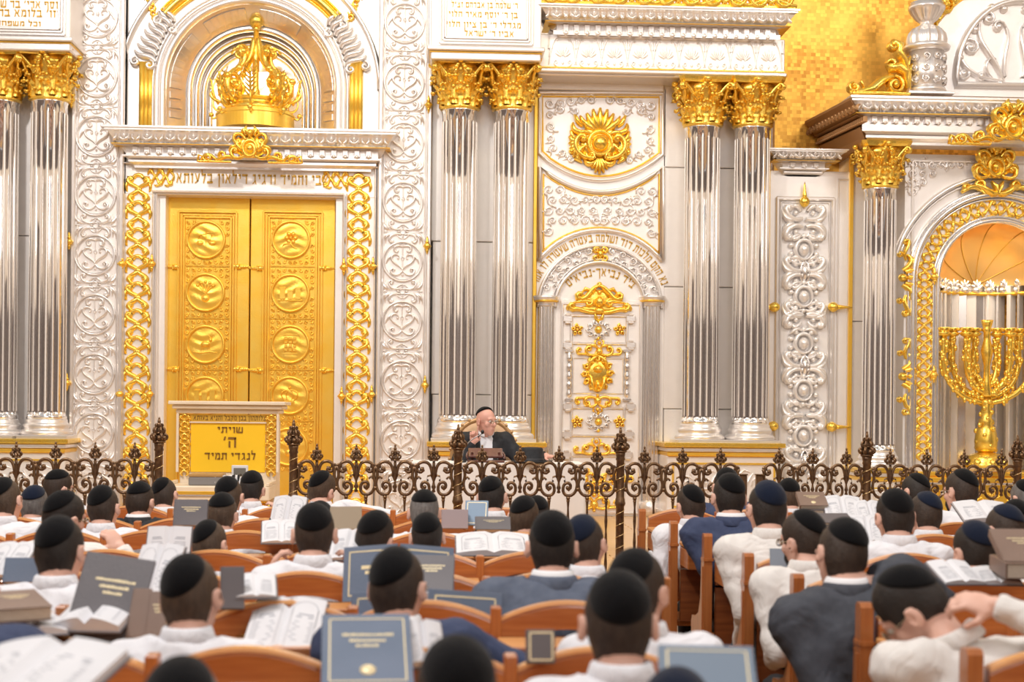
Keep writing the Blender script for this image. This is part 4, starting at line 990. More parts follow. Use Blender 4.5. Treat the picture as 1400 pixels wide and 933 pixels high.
br.inputs['Color1'].default_value=(.95,.52,.085,1); br.inputs['Color2'].default_value=(.50,.22,.03,1); br.inputs['Mortar'].default_value=(.62,.33,.06,1); br.offset=.37; br.squash=.7; br.squash_frequency=2
nt.links.new(cmb.outputs[0],br.inputs['Vector']); nz=nt.nodes.new('ShaderNodeTexNoise'); nz.inputs['Scale'].default_value=1.1; nt.links.new(tc.outputs['Object'],nz.inputs['Vector'])
mx=nt.nodes.new('ShaderNodeMix'); mx.data_type='RGBA'; mx.inputs[7].default_value=(.95,.56,.11,1); rg=nt.nodes.new('ShaderNodeMapRange'); rg.inputs[1].default_value=.42; rg.inputs[2].default_value=.62; rg.inputs[4].default_value=.6
nt.links.new(nz.outputs[0],rg.inputs[0]); nt.links.new(rg.outputs[0],mx.inputs[0]); nt.links.new(br.outputs['Color'],mx.inputs[6]); nt.links.new(mx.outputs[2],bs.inputs['Base Color'])
bp=nt.nodes.new('ShaderNodeBump'); bp.inputs['Strength'].default_value=.3; bp.inputs['Distance'].default_value=.01; nt.links.new(br.outputs['Color'],bp.inputs['Height']); nt.links.new(bp.outputs[0],bs.inputs['Normal'])
ms.data.materials[0]=m
op=thing('ornament_bay','silver wall bay with framed panel right of the tall columns','wall bay',(P(1105,450)[0],YW,PLAT))
boxin(op,'backing',1050.5,234,1161,706,YW+.0,17.25,SILVERW,to_floor=True)
smould(op,1061,272,1137,706,YW,w=.045,name='frame_moulding'); smould(op,1066,277,1132,706,YW,w=.02,name='frame_moulding'); smould(op,1144,246,1158,706,YW,w=.02,name='frame_moulding')
cornice('low_cornice','short silver cornice over the tall ornament panel',1050,1161,203,236,YW,dstep=15,lstep=20,proj=.30,band=(.08,.42),dent=(.46,.68))
oc=thing('silver_trophy_relief','tall silver relief of bosses and acanthus scrolls on the framed panel','ornament',(P(1099,450)[0],YW-.01,PLAT)); ocx=oc.location.x
TRS=mat('trophy_silver',(.92,.89,.87),.30,.45)
def m_acan():
    b=MB()
    for q in (1,-1):
        f=lambda p:[(u*q,v) for u,v in p]
        b.stroke(f(bez((.02,-.06),(.10,-.10),(.20,-.06),(.22,.04))+spiral(.185,.05,.035,.01,0,1.2,8)[1:]),.055,.06)
        b.stroke(f(bez((.08,-.07),(.18,-.13),(.27,-.04),(.25,.08))),[.01,.03,.045,.055,.055,.05,.045,.035,.025,.015,.006],.06)
        b.stroke(f(bez((.04,.02),(.08,.10),(.15,.10),(.14,.03))),.045,.05); b.boss(q*.185,.05,.03,.06); b.boss(q*.10,.0,.03,.06)
    return b.mesh('acanthus',TRS)
def m_bosspc():
    b=MB(); b.boss(0,0,.062,.09,.075); b.stroke(circ(0,0,.10,18,.115),.04,.05,closed=True)
    for i in range(10): a=i*PI/5+.3; b.boss(.155*math.cos(a),.16*math.sin(a),.034,.045,n=8)
    for q in (1,-1): b.stroke([(q*u,v) for u,v in bez((.02,-.15),(.10,-.20),(.14,-.12),(.17,-.10))],.035,.05); b.stroke([(q*u,v) for u,v in bez((.02,.15),(.10,.20),(.14,.12),(.17,.10))],.035,.05)
    return b.mesh('boss_motif',TRS)
def m_oval():
    b=MB(); b.boss(0,0,.04,.07,.11); 
    for q in (1,-1): b.stroke([(q*u,v) for u,v in bez((.0,.14),(.07,.08),(.07,-.08),(.0,-.14))],.025,.05)
    return b.mesh('oval_motif',SILVERD)
AC,BO,OV=m_acan(),m_bosspc(),m_oval()
def o_put(me,name,py,px=1099,rot=0,sc=1): x,z=P(px,py,YW-.01); put(name,me,oc,(x-ocx,0,z-PLAT),(0,rot,0),sc)
for y in (342,406,470,534,596): o_put(BO,'boss_motif',y,1098-(y-400)*.004)
for y in (373,502,632): o_put(OV,'oval_motif',y)
for y,s in ((292,1),(318,-1),(362,1),(385,-1),(424,1),(438,-1),(492,1),(514,-1),(560,1),(576,-1),(622,1),(645,-1)): o_put(AC,'acanthus',y,rot=0 if s>0 else PI)
for py in (272,):
    pass
def spike(px,py,ang,label):
    x,z=P(px,py,YW-.06); t=thing('gilded_finial',label,'finial',(x,YW-.06,z),0,'gilded spike finials on the ornament panel'); t.rotation_euler=(0,ang,0)
    put('bulb',MB().lathe([(.01,-.07),(.035,-.06),(.055,-.03),(.06,0),(.045,.03),(.028,.05)],12).mesh('bulb',GOLD),t); put('spike',MB().lathe([(.03,.04),(.026,.07),(.018,.12),(.012,.18),(.003,.22)],10).mesh('spike',GOLD),t)
spike(1100,275,0,'gilded spike finial pointing up at the top of the ornament panel')
for px,py,s in ((1140,420,1),(1138,584,1),(1058,420,-1),(1056,583,-1)): spike(px,py,s*PI/2,'gilded spike finial at the %s %s of the ornament panel'%('upper' if py<500 else 'lower','right' if s>0 else 'left'))

# ================================================================ candelabrum niche bay
YN=YW-.35
nx,nzc=P(1362,385,YN); kn=YN/F
nb=thing('niche_bay','silver niche bay with a gold scroll arch around the candelabrum','niche',(nx,YN,nzc)); zf=PLAT-nzc
xr2=P(1480,400,YN)[0]-nx; xl2=P(1236,400,YN)[0]-nx; zt2=P(1362,213,YN)[1]-nzc; R0=82*kn
half=[(R0*math.sin(PI/2*i/16),R0*math.cos(PI/2*i/16)) for i in range(17)]+[(R0,zf+.55),(xr2,zf+.55),(xr2,zt2),(0,zt2)]
put('face',MB().prism(half[::-1],0,.9).mesh('face',SILVERW),nb)
half=[(R0*math.sin(PI/2*i/16),R0*math.cos(PI/2*i/16)) for i in range(17)]+[(R0,zf+.55),(-xl2,zf+.55),(-xl2,zt2),(0,zt2)]
put('face',MB().prism([(-x,z) for x,z in half],0,.9).mesh('face',SILVERW),nb)
b=MB(); z0n=zf+.55
for r,w_,h_ in ((R0+.02,.05,.05),(90*kn,.025,.03),(114*kn,.025,.03),(120*kn,.06,.07),(126*kn,.03,.04)): archmould(b,r,w_,h_,0,z0=z0n)
put('arch_moulding',b.mesh('arch_moulding',SILVERD),nb)
b=MB(); b.stroke([(-150*kn*math.cos(PI*i/30),-.10+158*kn*math.sin(PI*i/30)) for i in range(3,28)],.05,.05,taper=False); b.stroke([(-145*kn*math.cos(PI*i/30),-.10+152*kn*math.sin(PI*i/30)) for i in range(3,28)],.02,.03,taper=False)
put('arch_moulding',b.mesh('arch_moulding',SILVER),nb)
# gold scroll strip bent round the arch
rv=102*kn; kv=.66; pit=.309*kv; VS=MB(); vine_strokes(VS,kv); VSm=VS.mesh('vine_scroll',GOLD)
nleg=int((-(zf+.55))/pit)
for s in (-1,1):
    for j in range(nleg): 
        if s>0 and j>99: break
        put('vine_scroll',VSm,nb,(s*rv,0,-pit*(j+.5)))
na=int(PI*rv/pit); 
for i in range(na):
    a=PI*(i+.5)/na; put('vine_scroll',VSm,nb,(-rv*math.cos(a),-.002,rv*math.sin(a)),(0,-(PI/2-a)+0,0)).rotation_euler=Euler((0,a,0))
# frame of spandrel + relief
b=MB(); x_l=xl2+.08; b.box(x_l-.012,x_l+.012,-.03,0,-.05,zt2-.08,.004).box(x_l,xr2,-.03,0,zt2-.09,zt2-.066,.004); put('frame_moulding',b.mesh('frame_moulding',SILVER),nb)
b=MB(); L=[]
for py in range(226,296,12):
    for px in range(1248,1340,13):
        if math.hypot((px-1362)/1.0,(py-397)/1.06)<168 or py<224: continue
        if math.hypot((px-1362)/1.0,(py-397)/1.06)>215 and False: continue
        x,z=P(px,py,YN); L.append((x-nx,z-nzc))
scrollwork(b,L,.062,9,cx=0.0); put('spandrel_relief',b.mesh('spandrel_relief',SILVER),nb,stuff=True)
# niche interior: golden half dome, shell band, upright ribs
b=MB(); rings=[]; D=.62
for j in range(10):
    t=j/9*PI/2
    rings.append([(-R0*math.cos(t)*math.cos(PI*i/28),.02+D*math.sin(t)*1.0,R0*math.cos(t)*math.sin(PI*i/28)) for i in range(29)])
b.loft(rings,closed=False,caps=False); 
put('half_dome',b.mesh('half_dome',mat('dome_gilding',(.95,.60,.22),.34,.8)),nb)
b=MB()
for j in range(5):
    a=PI*(j+1)/6; pts=[(-R0*.995*math.cos(t)*math.cos(a),.02+D*math.sin(t)*.99,R0*.995*math.cos(t)*math.sin(a)) for t in [PI/2*i/10 for i in range(11)]]
    b.tube(pts,.006,4)
put('dome_ribs',b.mesh('dome_ribs',GOLDL),nb)
ribm={}
nrb=18
for i in range(nrb):
    a=PI*(i+.5)/nrb; wv=R0*PI/nrb*.5
    m_=(SILVERD if i%2 else SILVERW); key=i%2
    if key not in ribm: ribm[key]=box_mesh('wall_rib',-wv,wv,-.012 if key else -.03,.02,z0n,0,m_,.006)
    put('wall_rib',ribm[key],nb,(-R0*.995*math.cos(a),.02+D*math.sin(a),0),(0,0,PI/2-a+PI if False else a-PI/2))
shell=MB()
for q in range(5):
    a=PI*(q+.5)/5; shell.stroke([(.0,-.06),(math.cos(a)*.05,-.02+math.sin(a)*.05),(math.cos(a)*.075,-.02+math.sin(a)*.09)],[.02,.035,.02],.03)
shell.boss(0,-.055,.07,.04,.045); shm=shell.mesh('shell',SILVERD)
for i in range(13):
    a=PI*(i+.5)/13; put('shell',shm,nb,(-R0*.95*math.cos(a),.02+D*.95*math.sin(a),.0),(0,0,-(PI/2-a)))
b=MB(); b.loft([[(-R0*c_*math.cos(PI*i/28),.0+D*c_*math.sin(PI*i/28)+.02,z_) for i in range(29)] for c_,z_ in ((.99,-.07),(.90,-.085),(.90,-.105),(.99,-.12))],closed=False,caps=False); put('shell_ledge',b.mesh('shell_ledge',GOLDW),nb)
# base below niche with ledges
b=MB().box(xl2,xr2,-.02,.9,zf,z0n-.08,.01).box(xl2-.02,xr2,-.12,.9,z0n-.12,z0n-.06,.012).box(xl2,xr2,-.08,.9,z0n-.06,z0n,.012); put('sill',b.mesh('sill',GOLDW),nb)
put('sill_fillet',box_mesh('sill_fillet',xl2,xr2,-.135,-.02,z0n-.145,z0n-.12,SILVERD,.006),nb)
b=MB(); L=[(x_l+.15+i*.17, zf+.26+(.05 if i%2 else -.05)) for i in range(int((xr2-x_l-.2)/.17))]
scrollwork(b,L,.085,4,wd=.03,hh=.03); put('base_relief',b.mesh('base_relief',GOLD),nb,stuff=True)
# gilded side mounts on the flat strip left of the arch
def sidemount(py,label):
    x,z=P(1236,py,YN-.01); t=thing('gilded_side_mount',label,'ornament',(x,YN-.01,z),0,'gilded mounts beside the candelabrum niche'); b=MB()
    for v in (1,-1):
        f=lambda p:[(u,w_*v) for u,w_ in p]
        b.stroke(f(bez((-.03,.08),(.10,.14),(.10,.24),(.02,.26))),.05,.05); b.stroke(f(bez((.02,.20),(-.04,.30),(.06,.34),(.04,.42))+spiral(.01,.40,.035,.01,0,1.2,8)[1:]),.035,.045); b.stroke(f(spiral(-.05,.26,.04,.01,-.5,1.4,9)),.025,.04); b.stroke(f(bez((.0,.06),(.08,.10),(.13,.08),(.10,.02))),.06,.06)
    b.boss(.07,0,.06,.07,.035); b.boss(-.02,0,.05,.06,.05); put('scrolls',b.mesh('scrolls',GOLD),t)
sidemount(380,'upper gilded scroll mount left of the candelabrum niche'); sidemount(515,'lower gilded scroll mount left of the candelabrum niche')
# cartouche at arch crown + crest on cornice
crest('gilded_keystone','gilded keystone mount hanging over the candelabrum arch',1360,232,1.15,Y=YN-.10,wide=False)
x,z=P(1362,258,YN-.04); gm=thing('gilded_spray','gilded scroll spray lying along the crown of the candelabrum arch','ornament',(x,YN-.06,z)); b=MB()
for q in (1,-1):
    f=lambda p:[(u*q,v) for u,v in p]
    b.stroke(f(bez((.0,-.06),(.12,-.10),(.18,.06),(.28,.02))),.07,.07); b.stroke(f(spiral(.20,.03,.06,.012,0,1.4,12)),.035,.06); b.stroke(f(bez((.2,-.02),(.30,.06),(.38,-.04),(.42,-.06))),.05,.05); b.stroke(f(spiral(.36,.0,.045,.01,PI,-1.4,12)),.03,.05); b.stroke(f([(0,-.08),(.03,.02),(.07,.08)]),.05,.07)
put('scrolls',b.mesh('scrolls',GOLD),gm)
cornice('niche_cornice','deep silver cornice over the candelabrum niche',1163,1490,133,193,YN-.02,dstep=14.2,lstep=23,proj=.55,band=(.10,.34),dent=(.38,.56))
crest('gilded_crest','gilded scroll crest on the cornice over the candelabrum niche',1384,178,1.25,Y=YN-.56)
# cornice return running back to the wall: long oblique block seen from below, its shade painted in as brown
def cret():
    xa,za=P(1163,133,YN-.57); xb,zb_=P(1163,193,YN-.57); t=thing('cornice_return','oblique cornice return with shade painted brown above the short cornice','cornice',(xa,YN-.57,za)); H=za-zb_
    # runs from the front corner towards back-left
    e=Vector((P(1100,172,17.15)[0]-xa, 17.15-(YN-.57), 0)); 
    prof=[(0,0),(0,-.06*H),(.05,-.14*H),(.13,-.34*H),(.10,-.36*H),(.22,-.40*H),(.22,-.56*H),(.18,-.6*H),(.26,-.8*H),(.30,-1.0*H),(.50,-1.0*H),(.50,0)]
    n_=Vector((e.y,-e.x,0)).normalized()      # inward normal
    eh=e.normalized(); rings=[[tuple(Vector((0,0,z_))+n_*o_+eh*((o_-n_.y*o_)/eh.y)) for o_,z_ in prof],[tuple(e+Vector((0,0,z_))+n_*o_) for o_,z_ in prof]]
    put('moulding',MB().loft(rings,smooth=False).mesh('moulding',mat('shade_brown',(.42,.23,.10),.4,.5)),t)
    ang=math.atan2(e.y,e.x); L_=e.length
    for i in range(26):
        q=(i+.5)/26; p=e*q
        if i%1==0: put('dentil',DENT_SHADED,t,tuple(p+n_*.20+Vector((0,0,-.48*H))),(0,0,ang+PI),(.8,1,.8))
    for i in range(14): q=(i+.5)/14; put('leaf_motif',LB_SHADED,t,tuple(e*q+n_*.08+Vector((0,0,-.24*H))),(-.5,0,ang+PI),(.8,1,H*.2/.115))
DENT_SHADED=DENT.copy(); DENT_SHADED.materials.clear(); DENT_SHADED.materials.append(mat('shade_brown',(.42,.23,.10),.4,.5)); LB_SHADED=LBAND.copy(); LB_SHADED.materials.clear(); LB_SHADED.materials.append(MAT['shade_brown'])  # silver dentils and leaves copied in brown to carry the shade
cret()

# ---------------------------------------------------------------- small gilded knobs fixed to the mouldings (parts of what they sit on)
KB=MB().ball((0,-.02,0),.040,12,8).lathe([(.045,-.008),(.048,0),(.045,.008)],12,(0,-.02,0)).mesh('knob',GOLD)
KT1=MB().lathe([(.02,0),(.024,.012),(.010,.03),(.014,.045),(.002,.075)],8,(0,-.02,.038)).mesh('knob_tip',GOLD); KT2=MB().lathe([(.002,-.06),(.012,-.035),(.018,-.015),(.018,0)],8,(0,-.02,-.036)).mesh('knob_tip',GOLD)
PIL=[o for o in COL.objects if o.name.startswith('medallion_pilaster')]; PL_,PR_=sorted(PIL,key=lambda o:o.location.x)
for px,py,par,Y in [(98,137,PL_,YW-.17),(95,331,PL_,YW-.17),(92,524,PL_,YW-.17)]+[(a_,b_,por,YW-.12) for a_,b_ in ((167,361),(208,361),(164,539),(205,539),(470,366),(510,365),(467,542),(508,540))]+[(586,144,PR_,YW-.17),(584,337,PR_,YW-.17),(581,527,PR_,YW-.17)]+[(1277,379,nb,YN-.06),(1276,513,nb,YN-.06)]:
    x,z=P(px,py,Y); p=par.location; kb=put('knob',KB,par,(x-p[0],Y-p[1],z-p[2])); put('knob_tip',KT1,kb); put('knob_tip',KT2,kb)
area('niche_fill',(nx,YN+.10,nzc+.50),(nx,YN+.45,nzc-1.2),.6,.2,9,(1,.86,.62))  # added fill light to brighten the candelabrum niche
# candelabrum ----------------------------------------------------------
mx_,mz0=P(1347,622,YN+.02); md=thing('candelabrum','tall golden nine-branched candelabrum standing in the right niche','candelabrum',(mx_,YN-.0,PLAT+.62-.02))
mz=lambda py: P(1347,py,YN)[1]-md.location.z
ks=YN/F
put('base',MB().lathe([(.24,0),(.245,.04),(.22,.06),(.225,.09),(.20,.13),(.16,.15),(.10,.17)],28).mesh('base',GOLD),md)
b=MB()
for i in range(8): a=i*PI/4; b.ball((.21*math.cos(a),.21*math.sin(a),.05),.05,8,5,(1,1,1.2))
put('foot_scrolls',b.mesh('foot_scrolls',GOLD),md)
zs_=mz(578); put('stem',MB().lathe([(.08,.17),(.12,.20),(.13,.30),(.11,.42),(.07,.5),(.09,.53),(.06,.56),(.075,.62),(.055,.68),(.07,.74),(.05,.80),(.05,mz(545)),(.07,mz(540)),(.04,mz(520)),(.035,mz(500)),(.055,mz(490)),(.07,mz(480)),(.04,mz(465)),(.04,mz(455)),(.06,mz(452)),(.045,mz(449)),(.06,mz(443)),(.07,mz(438)),(.0,mz(438))],20).mesh('stem',GOLD),md)
b=MB()
for j in range(26):
    a=j*2.4; zz=.20+.62*j/26; r_=.11 if zz<.5 else .065; b.ball((r_*math.cos(a),r_*math.sin(a),zz),.030,6,4)
put('stem_leaves',b.mesh('stem_leaves',GOLD),md)
rnd=random.Random(4)
for s in (-1,1):
    for i,r in enumerate((16,31,47,63)):
        R_=r*ks; zt_=mz(462); zc_=mz(545 if i<9 else 545)+ (0.0); dep=(-.04 if i%2 else .04)
        b=MB(); pts=[]; Hh=zt_-mz(552-(3-i)*5)
        zb_=mz(530+i*7)
        for j in range(17):
            t=j/16
            if t<.6: a=PI/2*(t/.6); pts.append((s*R_*math.sin(a), dep*math.sin(a), zb_+(mz(495)-zb_)*(1-math.cos(a))))
            else: q=(t-.6)/.4; pts.append((s*R_,dep,mz(495)+(zt_-mz(495))*q))
        b.tube(pts,.032,7)
        for j in range(2,17):
            x_,y_,z_=pts[j]
            for q in range(3): a=rnd.uniform(0,2*PI); b.ball((x_+.034*math.cos(a),y_+.034*math.sin(a),z_+rnd.uniform(-.03,.03)),.024,6,4,(1,1,1.5))
        put('branch',b.mesh('branch',GOLD),md)
        b=MB().lathe([(.02,0),(.06,.02),(.085,.05),(.06,.06),(.05,.075),(.085,.10),(.075,.11),(0,.10)],14,(s*R_,dep,zt_)); 
        for q in range(7): a=q*2*PI/7; b.ball((s*R_+.07*math.cos(a),dep+.07*math.sin(a),zt_+.09),.02,6,4)
        put('candle_cup',b.mesh('candle_cup',GOLD),md)

# turret, arched gable and gold volute on the niche cornice -------------
x,z=P(1266,133,YN-.3); tu=thing('silver_turret','silver turned turret with urn on the niche cornice','finial',(x,YN-.30,z))
kk=(YN-.3)/F
b=MB().box(-.26,.26,-.2,.2,0,.03,.006); b.lathe([(.19,.03),(.19,.50)],32); b.lathe([(.20,.03),(.22,.06),(.20,.10)],32); put('drum',b.mesh('drum',SILVER),tu)
b=MB(); 
for i in range(10):
    a=i*PI/5; 
    for zz in (.17,.30,.42): 
        c_=MB().stroke(spiral(0,0,.05,.01,i+zz*9,1.4,9),.02,.025); c_.boss(0,0,.014,.03,n=6); c_.xf(Matrix.Translation((.19*math.cos(a),.19*math.sin(a),zz))@Matrix.Rotation(a+PI/2,4,'Z')); kx=len(b.v); b.v+=c_.v; b.f+=[tuple(q+kx for q in f) for f in c_.f]; b.mi+=c_.mi
put('drum_relief',b.mesh('drum_relief',SILVER),tu)
put('collar_ring',MB().lathe([(.20,.50),(.25,.52),(.26,.55),(.23,.58)],32).mesh('collar_ring',SILVER),tu)
put('dome',MB().lathe([(.22,.58,1),(.225,.64,1),(.21,.70,1),(.16,.76,1),(.09,.79)],96,flute=14,fd=.02,caps=False).mesh('dome',SILVER),tu)
put('urn',MB().lathe([(.09,.79),(.07,.82),(.12,.86,1),(.17,.92,1),(.19,.96,1),(.20,.98),(.20,1.01),(.17,1.02),(.18,1.05),(.10,1.07),(.09,1.10)],72,flute=12,fd=.02,caps=False).mesh('urn',SILVER),tu)
b=MB(); 
for q in (1,-1): b.stroke([(q*u,v) for u,v in spiral(.09,1.22,.07,.015,PI,-1.4,12)],.035,.05); b.stroke([(q*u,v) for u,v in spiral(.07,1.36,.05,.015,PI,1.4,12)],.03,.05)
b.boss(0,1.22,.05,.08,.07); b.lathe([(.08,1.10),(.10,1.2),(.10,1.35),(.06,1.45)],14); put('crest',b.mesh('crest',SILVER),tu)
# gable
gx,gz=P(1393,133,YN-.12); gb=thing('arched_gable','silver arched gable with curling relief above the niche cornice','gable',(gx,YN-.12,gz))
Rg=108*kn; n=30
yy0=P(1393,118,YN-.12)[1]-gz
outer=[(-(Rg+.28)*math.cos(PI*i/n),.10+ (Rg+.28)*math.sin(PI*i/n)*1.02) for i in range(n+1)]
put('gable_slab',MB().prism([(-(Rg+.28),0)]+[(Rg+.28,0)]+outer[::-1],0,.3).mesh('gable_slab',SILVERW),gb)
Ri=90*kn; b=MB(); 
b.stroke([(-Ri,yy0)]+[(-Ri*math.cos(PI*i/n),yy0+.08+(117*kn-.08)*math.sin(PI*i/n)) for i in range(n+1)]+[(Ri,yy0)],.06,.06,closed=True,taper=False); put('gable_moulding',b.mesh('gable_moulding',SILVER),gb)
b=MB()
for q in (1,-1):
    f=lambda p:[(u*q-.07,v+yy0) for u,v in p]
    b.stroke(f(bez((.12,.02),(.20,.35),(.50,.45),(.38,.75),14)),.05,.05); b.stroke(f(spiral(.30,.75,.09,.02,0,1.4,14)),.035,.045)
    b.stroke(f(bez((.12,.05),(.45,.05),(.65,.20),(.62,.42),12)),.045,.05); b.stroke(f(spiral(.50,.42,.12,.02,0,1.5,14)),.035,.045)
    b.stroke(f(bez((.10,.1),(.16,.4),(.02,.5),(.10,.68),12)),.045,.05); b.stroke(f(spiral(.18,.66,.08,.015,PI,-1.4,12)),.03,.045)
    b.stroke(f(bez((.25,.08),(.4,.18),(.30,.35),(.20,.30),12)),.035,.045); b.stroke(f(spiral(.58,.12,.08,.02,PI/2,1.5,14)),.035,.045); b.stroke(f(spiral(.38,.10,.06,.015,PI,1.5,12)),.03,.045)
    for p in ((.30,.75),(.50,.42),(.18,.66),(.58,.12),(.38,.10),(.16,.02),(.12,.86),(.26,.88),(.45,.62),(.62,.30)): b.boss(f([p])[0][0],p[1]+yy0,.045,.06)
put('relief',b.mesh('relief',SILVER),gb)
b=MB(); 
for i in range(9):
    a=PI*(.52+.30*i/8)*1.0; c_=(Rg+.36)*math.cos(a); s_=.10+(Rg+.36)*math.sin(a)*1.02; b.stroke(spiral(c_,s_,.10,.02,a*3,1.5*(1 if i%2 else -1),12),.04,.06); b.boss(c_,s_,.03,.07); b.stroke([(c_+.1*math.cos(a),s_+.1*math.sin(a)),(c_+.02,s_),(c_-.1*math.cos(a+1),s_-.1*math.sin(a+1))],.05,.06)
put('gilded_edge_scrolls',b.mesh('gilded_edge_scrolls',GOLD),gb)
x,z=P(1205,131,YN-.35); vo=thing('gilded_volute','large gilded leaf volute sitting on the niche cornice beside the turret','ornament',(x,YN-.35,z)); b=MB()
q_=lambda px,py: ((px-1205)*kk,(131-py)*kk)
b.stroke(spiral(*q_(1221,118),.11,.02,PI/2,-1.6,18),.05,.10); b.boss(*q_(1221,118),.04,.12)
b.stroke(spiral(*q_(1164,122),.065,.015,PI/2,1.5,14),.04,.09); b.boss(*q_(1164,122),.028,.1)
b.stroke([q_(*p) for p in ((1158,130),(1175,128),(1190,124),(1203,112),(1215,106),(1228,105))],.09,.10); b.stroke([q_(*p) for p in ((1160,131),(1200,130),(1240,131))],.05,.10,taper=False)
b.stroke([q_(*p) for p in ((1190,128),(1200,118),(1212,112))],.05,.11); b.stroke([q_(*p) for p in ((1240,122),(1238,100),(1226,92),(1216,94),(1211,88))],.10,.11); b.stroke(spiral(*q_(1216,88),.05,.012,PI,-1.2,10),.04,.09)
b.stroke([q_(*p) for p in ((1240,100),(1234,82),(1226,72),(1228,62),(1220,58),(1214,66))],.09,.10); b.stroke(spiral(*q_(1219,64),.05,.012,PI/2,1.2,10),.045,.09)
for (px,py) in ((1238,86),(1240,96),(1239,106)): b.stroke([q_(px,py+12),q_(px+2,py),q_(px+7,py-10)],.05,.07)
b.stroke([q_(1180,122),q_(1174,114),q_(1176,110)],.03,.07); put('scrolls',b.mesh('scrolls',GOLD),vo)
# ================================================================ railing on the platform edge
YR=10.5; 
def zr(py): return CZ-(py-PY0)*YR/F
def m_unit():
    b=MB(); r=.0105; p=lambda x,z:(x,0,z)
    T=lambda pts,rr=r:b.tube([p(x,z) for x,z in pts],rr,6)
    zt=0.0
    for s in (1,-1):
        f=lambda q:[(x*s,z) for x,z in q]
        T(f(bez((.010,-.10),(.012,-.02),(.04,.0),(.075,-.005))+bez((.075,-.005),(.125,-.015),(.12,-.075),(.085,-.070))[1:]+[(.068,-.058),(.072,-.045),(.085,-.047)]))
        b.ball((s*.082,0,-.052),.013,7,5)
        T(f(bez((.128,-.035),(.10,-.10),(.13,-.12),(.125,-.15))+bez((.125,-.15),(.12,-.235),(.02,-.235),(.03,-.165))[1:]+bez((.03,-.165),(.035,-.12),(.09,-.125),(.08,-.165))[1:]+[(.068,-.178),(.058,-.168)]))
        b.ball((s*.06,0,-.165),.014,7,5)
        T(f(bez((.128,-.035),(.118,-.015),(.095,-.02),(.10,-.045))),r*.9)
        b.loft([[ (s*x,-.006,z),(s*x,.006,z),(s*(x),0,z+.012)] for x,z in ((.006,-.120),(.022,-.096),(.042,-.102),(.046,-.125),(.034,-.128))])
        T(f(bez((.085,-.115),(.10,-.09),(.115,-.10),(.105,-.115))),r*.7)
    b.lathe([(.006,-.20),(.014,-.195),(.008,-.18),(.016,-.165),(.010,-.15),(.007,-.13),(.015,-.11),(.009,-.08),(.010,-.03),(.009,0.0)],8)
    return b
def finial(b,k=1.0,z0=0.0):
    """openwork leaf finial"""
    b.lathe([(.030*k,z0),(.034*k,z0+.006*k),(.026*k,z0+.012*k),(.012*k,z0+.02*k),(.010*k,z0+.06*k),(.006*k,z0+.09*k)],10)
    for i in range(6):
        a=i*PI/3; c_,s_=math.cos(a),math.sin(a)
        b.tube([(c_*r_*k,s_*r_*k,z0+z_*k) for r_,z_ in bez((.010,.012),(.05,.010),(.045,.045),(.026,.040),6)],[.007*k]*7,5); b.ball((c_*.030*k,s_*.030*k,z0+.040*k),.0095*k,6,4)
        b.tube([(c_*r_*k,s_*r_*k,z0+z_*k) for r_,z_ in bez((.008,.045),(.034,.045),(.032,.075),(.016,.068),6)],[.006*k]*7,5)
    b.ball((0,0,z0+.085*k),.012*k,8,5,(1,1,1.4)); b.ball((0,0,z0+.108*k),.008*k,6,4,(1,1,1.4))
UB=m_unit(); UNIT=UB.mesh('scroll_panel',BRONZE); fb=MB(); finial(fb,1.0); FIN=fb.mesh('leaf_finial',BRONZE)
BH=zr(682)-PLAT-.02
b=MB(); 
rings=[]
for j in range(49):
    t=j/48; a=t*BH*40; rings.append([((.0090+.0025*math.cos(2*(2*PI*i/8)-a))*math.cos(2*PI*i/8),(.0090+.0025*math.cos(2*(2*PI*i/8)-a))*math.sin(2*PI*i/8),-BH*t) for i in range(8)])
b.loft(rings); b.ball((0,0,.004),.0155,8,6); b.lathe([(.012,-.02),(.014,-.016),(.012,-.012)],8); BAL=b.mesh('baluster',BRONZE)
b=MB(); b.ball((0,0,0),.0165,10,7); RBALL=b.mesh('joint_ball',BRONZE)
def spin_wire(R,H,turns,r=.003):
    return MB().tube([(R*math.cos(2*PI*turns*i/(turns*14)),R*math.sin(2*PI*turns*i/(turns*14)),H*i/(turns*14)) for i in range(int(turns*14)+1)],r,4).mesh('spiral_inlay',BRASSB)
def rpost(px,ytop,label):
    x=W(px,650,YR)[0]; H=zr(ytop)-PLAT; t=thing('railing_post',label,'post',(x,YR,PLAT),0,'thick bronze posts of the platform railing')
    hb=H-.125
    b=MB().lathe([(.050,0),(.050,.03),(.036,.05),(.030,.07),(.030,hb*.57),(.036,hb*.58),(.040,hb*.595),(.036,hb*.61),(.034,hb*.63),(.030,hb*.64),(.029,hb-.06),(.035,hb-.05),(.030,hb-.035),(.034,hb-.02),(.036,hb),(.02,hb+.005)],18); put('shaft',b.mesh('shaft',BRONZE),t)
    put('spiral_inlay',spin_wire(.0305,hb-.16,int(hb*11)),t,(0,0,.08))
    b=MB(); finial(b,1.45,0); finial(b,1.0,.065)
    for i in range(8): a=i*PI/4+.2; b.ball((.048*math.cos(a),.048*math.sin(a),.035),.017,6,4)
    put('leaf_finial',b.mesh('leaf_finial',BRONZE),t,(0,0,hb)); return t
